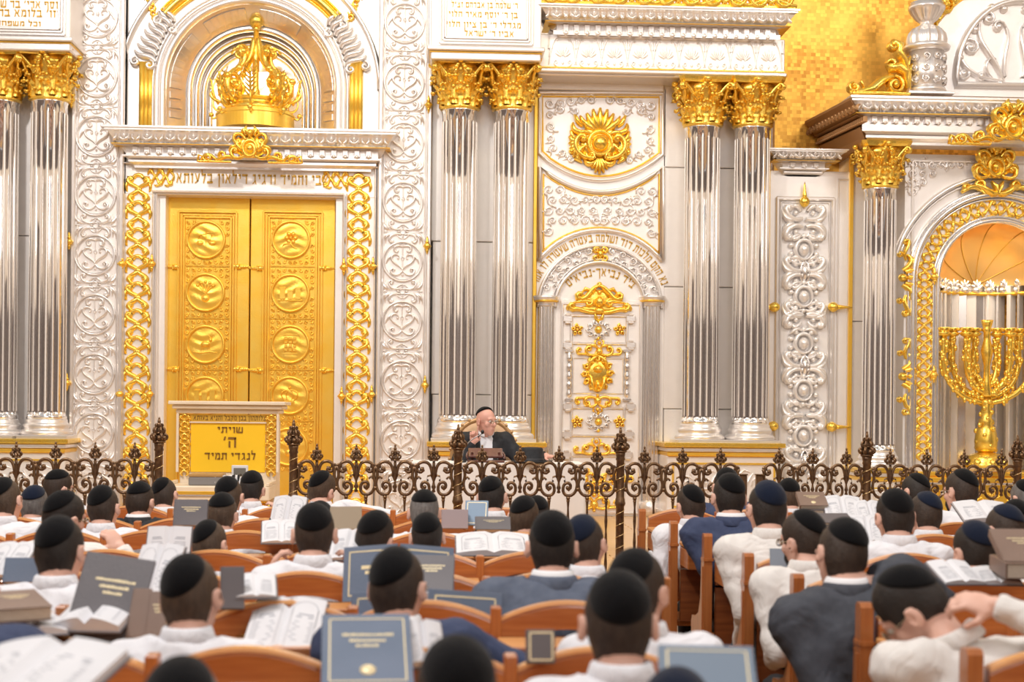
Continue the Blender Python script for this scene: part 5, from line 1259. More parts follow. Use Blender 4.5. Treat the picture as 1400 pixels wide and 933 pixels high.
def rsection(pxs,label,pitch=53.4):
    xs=[W(p,650,YR)[0] for p in pxs]; t=thing('railing_section',label,'railing',((xs[0]+xs[-1])/2,YR,PLAT),0,'bronze scrollwork railing sections')
    hw=pitch*YR/F/2
    for x in xs:
        u=x-t.location.x; zc=zr(632)-PLAT
        put('scroll_panel',UNIT,t,(u,0,zc),sc=(hw/.130,1,1.12)); put('leaf_finial',FIN,t,(u,0,zc+.002))
        for s in (-1,1): put('baluster',BAL,t,(u+s*hw/2,0,zr(682)-PLAT))
    for i in range(len(xs)+1):
        u=(xs[i] if i<len(xs) else xs[-1]+2*hw)-hw-t.location.x; put('joint_ball',RBALL,t,(u,0,zr(669)-PLAT))
    put('bottom_rail',box_mesh('bottom_rail',xs[0]-hw-t.location.x,xs[-1]+hw-t.location.x,-.014,.014,0,.028,BRONZE,.004),t)
    return t
for px,yt,l in ((217,586,'bronze railing post with leaf finial left of the golden lectern'),(401,588,'bronze railing post with leaf finial right of the golden lectern'),(626,592,'bronze railing post with leaf finial in front of the speaker'),(848,594,'bronze railing post with leaf finial in front of the small arched door'),(1185,597,'bronze railing post with leaf finial in front of the shorter column'),(1391,600,'bronze railing post with leaf finial at the right edge')): rpost(px,yt,l)
rsection([22,76,130,184],'bronze scrollwork railing section at the far left'); rsection([433,487,540,593],'bronze scrollwork railing section left of the speaker table'); rsection([659,711,764,816],'bronze scrollwork railing section in front of the speaker table',52.4)
rsection([881,933,985],'bronze scrollwork railing section right of the small arched door',52.2); rsection([1065,1111,1157],'bronze scrollwork railing section in front of the ornament panel',46.2); rsection([1217,1267,1318,1369],'bronze scrollwork railing section in front of the candelabrum',51)
for px in (1016,1038):
    x=W(px,650,YR)[0]; t=thing('gate_post','%s short square bronze gate post of the railing'%('left' if px<1030 else 'right'),'post',(x,YR,PLAT)); H=zr(648)-PLAT; put('shaft',box_mesh('shaft',-.025,.025,-.025,.025,0,H,BRONZE,.004),t); put('cap',box_mesh('cap',-.030,.030,-.030,.030,H,H+.01,BRONZE,.003),t)

# ================================================================ golden lectern
YL=13.6; kl=YL/F
def PL(px,py): return W(px,py,YL)
lx0,lx1=PL(243,600)[0],PL(381,600)[0]; lx=(lx0+lx1)/2; lw=(lx1-lx0)/2; zt=PL(312,549)[1]
le=thing('golden_lectern','cream marble lectern with golden plaque in front of the golden doors','lectern',(lx,YL,PLAT)); Z=lambda py: PL(312,py)[1]-PLAT
put('body',box_mesh('body',-lw+.02,lw-.02,.0,.34,0,Z(575),MARBLE,.01),le)
put('cornice',MB().box(-lw-.07,lw+.07,-.12,.42,Z(554),Z(549),.006).box(-lw-.04,lw+.04,-.09,.39,Z(560),Z(554),.01).box(-lw-.01,lw+.01,-.05,.36,Z(566),Z(560),.008).mesh('cornice',MARBLE),le)
for s in (-1,1): put('side_frame',box_mesh('side_frame',s*(lw-.005)-.012,s*(lw-.005)+.012,-.05,0,Z(646),Z(566),MARBLE,.004),le)
put('plaque',box_mesh('plaque',-lw+.12,lw-.12,-.012,0,Z(646),Z(578),mat('plaque_gold',(1.0,.62,.03),.28,.0),.004),le)
put('header_strip',box_mesh('header_strip',-lw+.12,lw-.12,-.016,0,Z(577),Z(567),GOLDW,.003),le); put('header_bar',box_mesh('header_bar',-lw+.11,lw-.11,-.03,0,Z(579),Z(577),MARBLE,.002),le)
LV=MB(); vine_strokes(LV,.36,h=.02); LVm=LV.mesh('vine_scroll',GOLD)
for s in (-1,1):
    put('strip_backing',box_mesh('strip_backing',s*(lw-.065)-.05,s*(lw-.065)+.05,-.01,0,Z(646),Z(567),GOLDW,.003),le)
    for j in range(5): put('vine_scroll',LVm,le,(s*(lw-.065),-.01,Z(576)-j*.112))
INKB=mat('engraved_dark_gold',(.25,.11,.01),.5)
def ltext(t,px,py,h,w): 
    x,z=PL(px,py); put('lettering',text_mesh(t,h*kl,INKB,ext=.003,width=w*kl),le,(x-lx,-.0165,z-PLAT-h*kl/2))
ltext('צלותהון בכן מקבל והניא בעותא',314,572,6,98); ltext('שויתי',314,588,8,36); ltext('ה׳',313,605,14,20); ltext('לנגדי תמיד',314,624,9,70)
sx0,sx1=-lw-.02,lw-.02; zs=Z(655)-.04
put('shelf',MB().box(sx0,sx1,-.55,.0,zs-.13,zs,.01).box(sx0,sx0+.03,-.55,0,zs,zs+.03,.004).box(sx1-.03,sx1,-.55,0,zs,zs+.03,.004).mesh('shelf',MARBLE),le)
put('shelf_strip',box_mesh('shelf_strip',sx0+.07,sx1-.07,-.556,-.54,zs-.075,zs-.045,GOLDW,.003),le); put('shelf_strip',box_mesh('slot_light_strip',sx0+.07,sx1-.07,-.558,-.54,zs-.095,zs-.078,SILVERD,.002),le)  # pale silver strip stands in for white light in the slot
b=MB()
for s in (-1,1):
    for j in range(3): b.stroke([(s*(lw-.12+u*1.0),zs-.20-j*.07+v) for u,v in spiral(0,0,.06,.012,j,1.4,10)],.03,.03,base=.2)
put('bracket_scrolls',b.mesh('bracket_scrolls',GOLD),le)
put('shelf_pillar',box_mesh('shelf_pillar',-.30,.30,-.35,0,0,zs-.13,GOLDW,.01),le); put('plinth',box_mesh('plinth',-lw-.04,lw+.04,-.40,.40,0,.08,MARBLE,.01),le)
# things on its shelf
def onlec(name,label,cat,px,me,y=-.30,**k): x=W(px,640,YL+y)[0]; t=put(name,me,None,(x,YL+y,PLAT+zs)); return tag(t,label,cat)
t=onlec('lectern_book','brown-topped grey book lying on the left of the lectern shelf','book',284,box_mesh('cover',-.15,.15,-.13,.10,0,.075,mat('grey_cloth',(.22,.21,.21),.6),.008)); put('top_cover',box_mesh('top_cover',-.15,.15,-.13,.10,.076,.10,mat('tan_cover',(.42,.24,.08),.5),.004),t)
b=MB(); rings=[]
for j in range(13):
    u=j/12; x=-.16+.32*u; hh=.075+.02*math.sin(u*7); rings.append([(x,-.12+.004*math.sin(9*u),0),(x,-.13,hh*.5),(x,-.06+.01*math.sin(u*8),hh),(x,.06,hh*.95),(x,.12,hh*.45),(x,.11,0)])
b.loft(rings); sh=onlec('prayer_shawl','folded white prayer shawl with black stripes on the lectern shelf','shawl',333,b.mesh('shawl',SHIRT),-.28)
for q,(u,w_) in enumerate(((-.075,.022),(-.030,.014))):
    me=box_mesh('black_stripe',u-w_/2,u+w_/2,-.136,.07,.0,.094+.004*q,BLACKW,.006); put('black_stripe',me,sh)
b=MB(); rnd=random.Random(5)
for i in range(16):
    zz=.02+.07*rnd.random(); b.tube([(-.15,-.12+rnd.random()*.1,zz),(-.20,-.13,zz+rnd.uniform(-.02,.02)),(-.235,-.13+rnd.uniform(-.02,.02),max(.004,zz+rnd.uniform(-.05,.03)))],.004,4)
put('tassels',b.mesh('tassels',SHIRT),sh,stuff=True)
t=onlec('framed_card','small white framed grey card propped behind the prayer shawl','card',328,box_mesh('frame',-.075,.075,-.01,.01,0,.17,PAPER,.006),-.10); put('card_face',box_mesh('card_face',-.055,.055,-.014,-.009,.03,.145,mat('grey_card',(.16,.15,.13),.5),.002),t)

# ================================================================ speaker's table with cloth
YT=11.75
tx0,tx1=W(563,640,YT)[0],W(800,640,YT)[0]; tz=CZ-(634-PY0)*YT/F; tcx=(tx0+tx1)/2; tw=(tx1-tx0)/2
tb_=thing('speaker_table','long speaker table hidden under a white cloth behind the railing','table',(tcx,YT,PLAT))
put('top',box_mesh('top',-tw+.01,tw-.01,-.01,.58,tz-PLAT-.03,tz-PLAT-.004,WOOD,.004),tb_)
for a_ in (-1,1):
    for c_ in (.04,.52): put('leg',box_mesh('leg',a_*(tw-.08)-.025,a_*(tw-.08)+.025,c_-.025,c_+.025,0,tz-PLAT-.03,WOOD,.004),tb_)
b=MB(); nx_=60; path=[]
for i in range(nx_): 
    x=-tw+2*tw*i/(nx_-1); path.append((x,-.02,0))
for i in range(12): path.append((tw,-.02+.62*(i+1)/12,1))
path=[(-tw,.60-.62*(i)/12,1) for i in range(12)]+path
rings=[]
for j in range(9):
    t=j/8; z_=(tz-PLAT)*(1-t)+.02*t; rings.append([(x+(math.copysign(1,x)*.03*t*(.5+.5*math.sin(y*30)) if k_ else 0),y-(0 if k_ else t*.05*(.5+.5*math.sin(x*19+math.sin(x*7)))),z_) for x,y,k_ in path])
b.loft(rings,closed=False,caps=False); b.loft([[(x,-.02,tz-PLAT) for x in np.linspace(-tw,tw,20)],[(x,.60,tz-PLAT) for x in np.linspace(-tw,tw,20)]],closed=False,caps=False)
cl=put('tablecloth',b.mesh('tablecloth',CLOTH),None,(tcx,YT,PLAT)); tag(cl,'long white cloth hanging over the speaker table to the platform','tablecloth')
def onT(px,dy): return (W(px,630,YT+dy)[0],YT+dy,tz+.002)
# book stand
bs_=thing('book_stand','dark red wooden book stand on the speaker table','book stand',onT(664,.18))
b=MB().box(-.15,.15,-.09,.12,0,.018,.004).box(-.12,-.10,-.02,.10,.018,.085,.004).box(.10,.12,-.02,.10,.018,.085,.004); put('base',b.mesh('base',DWOOD),bs_)
b=MB().box(-.14,.14,-.008,.010,-.02,.15,.004); b.xf(Matrix.Translation((0,-.03,.05))@Matrix.Rotation(math.radians(-68),4,'X')); put('slope',b.mesh('slope',DWOOD),bs_)
b=MB(); b.tube([(-.15,-.04,.03),(-.155,.0,.05),(-.145,.07,.075),(-.10,.11,.085),(.10,.11,.085),(.145,.07,.075),(.155,0,.05),(.15,-.04,.03)],.009,6); put('rim',b.mesh('rim',DWOOD),bs_)
nb_=thing('open_notes','white open pages lying on the dark book stand','papers',(bs_.location.x,bs_.location.y,bs_.location.z)); b=MB().box(-.10,.10,.012,.022,.0,.12,.003); b.xf(Matrix.Translation((0,-.03,.052))@Matrix.Rotation(math.radians(-68),4,'X')); put('page',b.mesh('page',PAPER),nb_)
# microphone
mcx=W(659,592,YT+.10)[0]; mcz=CZ-(592-PY0)*(YT+.1)/F; mb_=onT(632,.10); mi=thing('microphone','thin gooseneck microphone curving up in front of the speaker','microphone',mb_)
put('base',MB().lathe([(.035,0),(.035,.008),(.03,.014),(.008,.02),(.006,.05)],14).mesh('base',DARK),mi)
dx=mcx-mb_[0]; dz=mcz-mb_[2]; put('neck',MB().tube([(x,0,z) for x,z in bez((0,.04),(.01,dz*.6),(dx*.4,dz*.75),(dx,dz-.01))],.0045,6).mesh('neck',mat('steel_neck',(.35,.33,.33),.3,.8)),mi); put('capsule',MB().ball((dx+.004,0,dz+.004),.014,10,7,(1,1,1.3)).mesh('capsule',DARK),mi)
# hat
hx=onT(727,.10); ht=thing('black_hat','black felt brimmed hat lying on the speaker table right of the speaker','hat',hx)
prof=[(.0,.125),(.05,.128),(.085,.122),(.093,.11),(.098,.02),(.102,.012)]; b=MB().lathe(prof,28,caps=False); b.xf(Matrix.Diagonal((1,1.12,1,1))); put('crown',b.mesh('crown',BLACKW),ht)
b=MB().lathe([(.099,.0),(.10,.012),(.14,.008),(.165,.014),(.168,.018),(.166,.008),(.14,.0)],28,caps=False); b.xf(Matrix.Diagonal((1,1.12,1,1))); put('brim',b.mesh('brim',BLACKW),ht)
b=MB().lathe([(.1005,.014),(.100,.04),(.098,.04)],28,caps=False); b.xf(Matrix.Diagonal((1,1.12,1,1))); put('band',b.mesh('band',SATIN),ht)
# ornate chair
YC=12.75; cx_=W(662,600,YC)[0]; ch=thing('carved_armchair','ornate gilt armchair with tan quilted back behind the speaker','chair',(cx_,YC,PLAT))
GC=mat('gilt_chair_wood',(.55,.33,.15),.4,.3); TAN=mat('tan_upholstery',(.62,.42,.26),.8,0,(40,.5,(.52,.32,.18)))
ztop=CZ-(572-PY0)*YC/F-PLAT; hwc=.27
rings=[]
for y_,k_ in ((.03,1.0),(-.02,.98),(-.045,.86),(-.05,.5)):
    rings.append([(hwc*k_*math.copysign(abs(math.cos(a))**.8,math.cos(a)), y_, ztop-.36+.33*k_*math.sin(a)*(1 if math.sin(a)>0 else .95)) for a in [2*PI*i/32 for i in range(32)]])
put('backrest',MB().loft(rings).mesh('backrest',TAN),ch)
b=MB(); b.tube([( (hwc+.012)*math.copysign(abs(math.cos(a))**.8,math.cos(a)), .0, ztop-.36+.345*math.sin(a)) for a in [2*PI*i/32 for i in range(32)]],.020,7,closed=True)
for i in range(26): a=2*PI*i/26; b.ball(((hwc+.03)*math.copysign(abs(math.cos(a))**.8,math.cos(a)),-.01,ztop-.36+.36*math.sin(a)),.016,6,4)
b.ball((0,-.01,ztop+.02),.035,8,5,(1.6,1,1)); put('back_frame',b.mesh('back_frame',GC),ch)
put('seat',box_mesh('seat',-.27,.27,-.50,.02,.40,.48,TAN,.03),ch)
for a_ in (-1,1):
    for c_ in (-.46,-.02): put('leg',MB().lathe([(.02,0),(.03,.02),(.022,.06),(.03,.2),(.035,.38),(.035,.42)],10,(a_*.24,c_,0)).mesh('leg',GC),ch)
    put('armrest',MB().tube([(a_*.27,-.0,.70),(a_*.29,-.2,.69),(a_*.30,-.42,.68),(a_*.29,-.45,.55),(a_*.27,-.44,.45)],.022,7).mesh('armrest',GC),ch)
# ================================================================ benches with arched backs and reading shelves
BD=[9.6,8.55,7.7,6.65,5.8,4.93,3.97,3.15,2.35]; BT=1.075
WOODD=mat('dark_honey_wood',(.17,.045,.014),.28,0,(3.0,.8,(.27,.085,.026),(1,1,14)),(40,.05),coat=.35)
def arch_back(w,top=0.0):
    """arched rail + recessed boards for one place, local x 0..w, z up to BT"""
    n=14; pr=[]
    for i in range(n+1):
        t=i/n; pr.append((w*t, BT-.045+.055*math.sin(PI*t)**.9))
    b=MB(); 
    rings=[[(x,-.022,z-.012),(x,-.018,z),(x,.018,z),(x,.022,z-.012),(x,.022,z-.085),(x,-.022,z-.085)] for x,z in pr]; b.loft(rings,smooth=False); rail=b.mesh('back_rail',WOOD)
    b=MB(); b.loft([[(x,-.023,z-.001),(x,-.02,z+.010),(x,.02,z+.010),(x,.024,z-.002)] for x,z in pr],smooth=False); cap=b.mesh('back_cap',WOODL)
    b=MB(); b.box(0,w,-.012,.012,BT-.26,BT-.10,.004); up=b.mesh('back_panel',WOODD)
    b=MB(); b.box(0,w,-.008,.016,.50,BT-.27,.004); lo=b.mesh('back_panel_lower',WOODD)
    return rail,cap,up,lo
PW=.48; AB=arch_back(PW-.03); PANEL_L=None
def end_mesh():
    pts=[(0,0),(0,BT-.0),(.012,BT+.015),(.050,BT+.015),(.065,BT-.0),(.065,BT-.10),(.080,BT-.12),(.085,BT-.22),(.10,BT-.34),(.15,BT-.42),(.24,BT-.45),(.34,BT-.46),(.37,BT-.50),(.36,BT-.56),(.33,BT-.60),(.33,.30),(.36,.24),(.36,0)]
    b=MB(); n=len(pts)
    def side(x0,x1,P):
        vs=[(x0,y,z) for y,z in P]+[(x1,y,z) for y,z in P]; m=len(P); b.add(vs,[tuple(range(m)),tuple(range(2*m-1,m-1,-1))]+[(i,i+m,(i+1)%m+m,(i+1)%m) for i in range(m)],False)
    side(0,.045,pts); side(-.006,.0,[(.02,.05),(.02,BT-.16),(.045,BT-.16),(.05,BT-.25),(.065,BT-.36),(.11,BT-.46),(.19,BT-.52),(.28,BT-.56),(.28,.32),(.20,.30),(.20,.05)])
    side(-.004,.05,[(-.006,BT-.13),(-.006,BT-.115),(.071,BT-.115),(.071,BT-.13)])
    return b.mesh('end_panel',WOODV)
ENDM=end_mesh(); POSTM=box_mesh('back_post',-.018,.018,-.03,.03,0,BT+.0,WOODV,.005)
SEATM=box_mesh('seat',0,PW,.02,.40,.47,.505,WOOD,.008)
b=MB(); b.box(0,PW-.012,-.34,-.025,-.022,0,.004); DESKM=b.mesh('reading_shelf',WOODL)
DLIP=MB().box(0,PW-.012,-.352,-.338,-.03,.018,.004).mesh('shelf_lip',WOOD); DBOX=MB().box(0,PW-.02,-.30,-.03,-.14,-.03,.006).mesh('book_box',WOOD)
DZ=BT-.10
def bench(i,side,x0,n,label,half=False):
    Y=BD[i]; t=thing('bench',label,'bench',(x0,Y,0),0,'wooden benches with arched backs and reading shelves')
    for k_ in range(n):
        u=k_*PW+.018
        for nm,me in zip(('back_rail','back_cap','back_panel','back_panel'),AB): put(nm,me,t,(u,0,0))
        put('seat',SEATM,t,(k_*PW,0,0)); put('reading_shelf',DESKM,t,(k_*PW+.006,0,DZ)); put('shelf_lip',DLIP,t,(k_*PW+.006,0,DZ)); put('book_box',DBOX,t,(k_*PW+.01,0,DZ))
    if half:      # narrow extra place at the aisle end
        for nm,me in zip(('back_rail','back_cap','back_panel','back_panel'),AB): put(nm,me,t,(n*PW+.018,0,0),sc=(.45,1,1))
        put('seat',SEATM,t,(n*PW,0,0),sc=(.5,1,1)); put('back_post',POSTM,t,(n*PW+.235,0,0)); put('seat_leg',box_mesh('seat_leg',-.02,.02,.30,.34,0,.47,WOODV,.004),t,(n*PW+.2,0,0))
    for k_ in range(n+1):
        if side>0 and k_==0: put('end_panel',ENDM,t,(-.045,-.02,0))
        elif side<0 and k_==n: put('end_panel',ENDM,t,(n*PW,-.02,0))
        else: put('back_post',POSTM,t,(k_*PW,0,0))
    return t
posts=[(878,701),(922,718),(969,735),(1026,763),(1095,789),(1190,829),(1342,897)]
ordr=['front row','second row','third row','fourth row','fifth row','sixth row','seventh row','eighth row','nearest row']
for i in range(9):
    if i<7: bench(i,1,at(posts[i][0],700,BD[i]).x+.03,5 if i<4 else 4,'wooden bench right of the aisle, %s from the railing'%ordr[i])
    x0=-1.25-.485*2-(.97 if i<4 else (.485 if i<6 else 0)); x0=.21-PW*round((.21-x0)/PW); n=round((.69-x0)/PW)
    bench(i,-1,x0,n,'wooden bench left of the aisle, %s from the railing'%ordr[i],half=(i==4))
# ================================================================ people: implicit surfaces turned into one continuous mesh
def nets(xs,ys,zs,D):
    """surface nets on a rectilinear grid; D<0 inside"""
    nx,ny,nz=D.shape; S=D<0
    c=np.zeros((nx-1,ny-1,nz-1),int)
    for i in (0,1):
        for j in (0,1):
            for k in (0,1): c+=S[i:nx-1+i,j:ny-1+j,k:nz-1+k]
    act=(c>0)&(c<8); idx=-np.ones(act.shape,int); I=np.argwhere(act); n=len(I); idx[act]=np.arange(n)
    acc=np.zeros((n,3)); cnt=np.zeros(n); G=(xs,ys,zs); I0,I1,I2=I.T
    for ax in range(3):
        o=[a for a in range(3) if a!=ax]
        for u in (0,1):
            for v in (0,1):
                A=[I0.copy(),I1.copy(),I2.copy()]; A[o[0]]=A[o[0]]+u; A[o[1]]=A[o[1]]+v; B=[a.copy() for a in A]; B[ax]=B[ax]+1
                da=D[A[0],A[1],A[2]]; db=D[B[0],B[1],B[2]]; m=(da<0)!=(db<0); t=np.where(m,da/np.where(m,da-db,1),0)
                for a in range(3):
                    g=G[a]; pa=g[A[a]]; pb=g[B[a]]; acc[:,a]+=np.where(m,pa+(pb-pa)*t,0)
                cnt+=m
    V=acc/cnt[:,None]; Q=[]
    for ax in range(3):
        sl0=[slice(None)]*3; sl1=[slice(None)]*3; sl0[ax]=slice(0,-1); sl1[ax]=slice(1,None)
        ch=S[tuple(sl0)]!=S[tuple(sl1)]; E=np.argwhere(ch); o=[(ax+1)%3,(ax+2)%3]
        ok=(E[:,o[0]]>0)&(E[:,o[1]]>0)&(E[:,o[0]]<D.shape[o[0]]-1)&(E[:,o[1]]<D.shape[o[1]]-1); E=E[ok]
        if not len(E): continue
        q=[]
        for du,dv in ((-1,-1),(0,-1),(0,0),(-1,0)):
            C=E.copy(); C[:,o[0]]+=du; C[:,o[1]]+=dv; q.append(idx[C[:,0],C[:,1],C[:,2]])
        q=np.stack(q,1); ins=S[E[:,0],E[:,1],E[:,2]]; q[~ins]=q[~ins][:,::-1]; Q.append(q)
    return V,np.concatenate(Q)
def quadmesh(name,V,Q,m):
    me=bpy.data.meshes.new(name); n=len(Q); me.vertices.add(len(V)); me.vertices.foreach_set('co',V.astype(np.float32).ravel())
    me.loops.add(4*n); me.loops.foreach_set('vertex_index',Q.astype(np.int32).ravel()); me.polygons.add(n)
    me.polygons.foreach_set('loop_start',np.arange(0,4*n,4,dtype=np.int32)); 
    me.update(calc_edges=True); me.polygons.foreach_set('use_smooth',np.ones(n,bool)); me.materials.append(m); me.validate(); return me
class SDF:
    def __init__(s,k=.02): s.p=[]; s.k=k; s.cuts=[]
    def cap(s,a,b,ra,rb=None,k=None,sq=None): s.p.append(('c',np.array(a,float),np.array(b,float),ra,ra if rb is None else rb,k or s.k,sq)); return s
    def ell(s,c,r,R=None,k=None): s.p.append(('e',np.array(c,float),np.array(r,float),np.eye(3) if R is None else np.array(R),0,k or s.k,None)); return s
    def bounds(s):
        lo=np.full(3,9.);hi=-lo
        for q in s.p:
            if q[0]=='c': m=max(q[3],q[4])*(q[6] or 1); a=np.minimum(q[1],q[2])-m; b=np.maximum(q[1],q[2])+m
            else: m=q[2].max(); a=q[1]-m; b=q[1]+m
            lo=np.minimum(lo,a);hi=np.maximum(hi,b)
        return lo,hi
    def grid(s,coarse,fine,boxes):
        lo,hi=s.bounds(); lo-=.02; hi+=.02; G=[]
        for a in range(3):
            x=lo[a]-coarse; L=[x]
            while x<hi[a]+coarse:
                f=any(b[0][a]-.01<=x<=b[1][a] for b in boxes); x+=fine if f else coarse; L.append(x)
            G.append(np.array(L))
        return G
    def eval(s,G,field=None):
        xs,ys,zs=G; D=np.full((len(xs),len(ys),len(zs)),1.0,np.float32); mg=.07
        for q in s.p:
            if q[0]=='c': m=max(q[3],q[4])*(q[6] or 1); lo=np.minimum(q[1],q[2])-m-mg; hi=np.maximum(q[1],q[2])+m+mg
            else: m=q[2].max(); lo=q[1]-m-mg; hi=q[1]+m+mg
            i=[np.searchsorted(g,lo[a]) for a,g in enumerate(G)]; j=[np.searchsorted(g,hi[a]) for a,g in enumerate(G)]
            sl=tuple(slice(i[a],j[a]) for a in range(3))
            X=xs[sl[0]][:,None,None].astype(np.float32); Y=ys[sl[1]][None,:,None].astype(np.float32); Z=zs[sl[2]][None,None,:].astype(np.float32)
            if X.size==0 or Y.size==0 or Z.size==0: continue
            if q[0]=='c':
                a,b=q[1],q[2]; f=q[6] or 1.0   # squash: x compressed
                d=b-a; ax_=(X-a[0])/f; ay=Y-a[1]; az=Z-a[2]; dx,dy,dz=d[0]/f,d[1],d[2]; L=dx*dx+dy*dy+dz*dz+1e-9
                t=np.clip((ax_*dx+ay*dy+az*dz)/L,0,1); v=np.sqrt((ax_-t*dx)**2+(ay-t*dy)**2+(az-t*dz)**2)-(q[3]+(q[4]-q[3])*t)
            else:
                c,r,R=q[1],q[2],q[3]; ax_=X-c[0]; ay=Y-c[1]; az=Z-c[2]
                u=[ax_*R[0,m_]+ay*R[1,m_]+az*R[2,m_] for m_ in range(3)]
                k0=np.sqrt((u[0]/r[0])**2+(u[1]/r[1])**2+(u[2]/r[2])**2); k1=np.sqrt((u[0]/r[0]**2)**2+(u[1]/r[1]**2)**2+(u[2]/r[2]**2)**2)+1e-6
                v=k0*(k0-1)/k1
            k=q[5]; O=D[sl]; 
            if k<0: k=-k; h=np.clip(.5-.5*(O+v)/k,0,1); D[sl]=O*(1-h)+(-v)*h+k*h*(1-h)
            else: h=np.clip(.5+.5*(v-O)/k,0,1); D[sl]=v*(1-h)+O*h-k*h*(1-h) if False else (O*h+v*(1-h)) - k*h*(1-h) if False else (v*(1-h)+O*h)*0+ (O+(v-O)*np.clip(.5+.5*(O-v)/k,0,1)) - k*np.clip(.5+.5*(O-v)/k,0,1)*(1-np.clip(.5+.5*(O-v)/k,0,1))
        if field is not None: D=field(D,xs[:,None,None],ys[None,:,None],zs[None,None,:])
        return D
def rot(yaw=0,pitch=0,roll=0):
    """head turn: yaw>0 turns to the figure's right (+X), pitch>0 looks down, roll>0 tips to its right"""
    return np.array((Matrix.Rotation(math.radians(-yaw),3,'Z')@Matrix.Rotation(math.radians(-pitch),3,'X')@Matrix.Rotation(math.radians(roll),3,'Y')))
def nrm(v): v=np.array(v,float); return v/ (np.linalg.norm(v)+1e-9)
def add_head(S,hc,R,neck,rn=.056):
    f=lambda p: hc+R@np.array(p,float)
    S.ell(f((0,-.012,.035)),(.074,.095,.090),R,.02); S.ell(f((0,.038,-.045)),(.056,.056,.072),R,.03); S.ell(f((0,-.050,-.015)),(.060,.045,.058),R,.03)
    S.cap(f((0,.03,-.095)),f((0,.055,-.10)),.024,.024,.03)
    S.cap(f((0,-.022,-.04)),neck,rn,rn+.004,.03)
def add_face(S,hc,R):
    f=lambda p: hc+R@np.array(p,float)
    S.cap(f((0,.090,.012)),f((0,.112,-.022)),.009,.013,.012); S.cap(f((-.012,.098,-.026)),f((.012,.098,-.026)),.009,.009,.01)
    S.cap(f((-.038,.078,.030)),f((.038,.078,.030)),.012,.012,.015)
    for s in (-1,1): S.ell(f((s*.031,.088,.010)),(.014,.012,.010),R,-.008); S.ell(f((s*.048,.060,-.02)),(.02,.02,.02),R,.02)
    S.cap(f((-.018,.088,-.057)),f((.018,.088,-.057)),.007,.007,.008); S.cap(f((-.014,.086,-.067)),f((.014,.086,-.067)),.007,.007,.008)
    for s in (-1,1):
        E=R@np.array(Matrix.Rotation(s*-.50,3,'Z'))
        S.ell(f((s*.089,-.012,-.002)),(.011,.024,.035),E,.008); S.ell(f((s*.099,-.004,.002)),(.006,.011,.018),E,-.006)
def add_hand(S,w,d,n,curl=.5,side=1,point=False,k=.006,sc=1.0):
    """w wrist, d direction of the hand, n palm normal (fingers curl towards it); point: index finger straight"""
    d=nrm(d); n=nrm(n-np.dot(n,d)*d); u=np.cross(d,n)*side; w=np.array(w,float); o=lambda a,b,c: w+sc*(d*a+u*b+n*c)
    R=np.stack([u,d,n],1)
    S.ell(o(.048,0,0),(.040*sc,.050*sc,.016*sc),R,.012); S.ell(o(.03,-.022,.010),(.018*sc,.03*sc,.014*sc),R,.012)
    for i,(off,L) in enumerate(((-.028,.072),(-.009,.080),(.010,.075),(.028,.060))):
        a=0; p=o(.088-(.006 if i in (0,3) else 0),off,0); c=curl*(1+.12*i)
        if point and i==0: c=.06
        for seg,fr in enumerate((.45,.32,.25)):
            a+=c*(.8 if seg==0 else 1.1); dd=nrm(d*math.cos(a)+n*math.sin(a)+u*(off*.9 if seg==0 else 0)); q=p+dd*L*fr*sc
            S.cap(p,q,(.0092-.0008*seg)*sc,(.0086-.0008*seg)*sc,k); p=q
    p=o(.02,-.030,.006); dd=nrm(d*.55-u*.75+n*.35); q=p+dd*.038*sc; S.cap(p,q,.012*sc,.0105*sc,.01); dd=nrm(d*.85-u*.25+n*(.25+.5*curl)); S.cap(q,q+dd*.034*sc,.0102*sc,.0085*sc,.006)
KIP={}; HAIRM={}
def kippah_mesh(m,kt,ks,ang=57):
    """skullcap of six gores following the skull; axis leans back kt and sideways ks degrees"""
    key=(m.name,round(kt),round(ks))
    if key in KIP: return KIP[key]
    b=MB(); n=42; A=math.radians(ang); R=np.array(cap_axis_matrix(kt,ks))[:3,:3]; c=np.array((0,-.013,.036)); rr=np.array((.0855,.1085,.1045)); rings=[]
    for j in range(12):
        th=A*j/11; ring=[]
        for i in range(n):
            ph=2*PI*i/n; d=R@np.array((math.sin(th)*math.cos(ph),math.sin(th)*math.sin(ph),math.cos(th))); p=d/np.linalg.norm(d/rr)
            ring.append(tuple(c+p*(1+.020*(1-(j/11)**2)-.010*math.exp(-(math.sin(3*ph)/.16)**2)*math.sin(PI*min(1,j/9))-(.012 if j==11 else 0))))
        rings.append(ring)
    inn=[tuple(c+(np.array(p)-c)*.93) for p in rings[-1]]
    b.loft(rings+[inn],caps=False); me=b.mesh('skullcap',m); KIP[key]=me; return me
def cap_axis_matrix(tilt,side=0):
    """cap frame in head coordinates: z axis = cap axis leaning back by tilt, sideways by side (deg)"""
    return Matrix.Rotation(math.radians(side),4,'Y')@Matrix.Rotation(math.radians(tilt),4,'X')
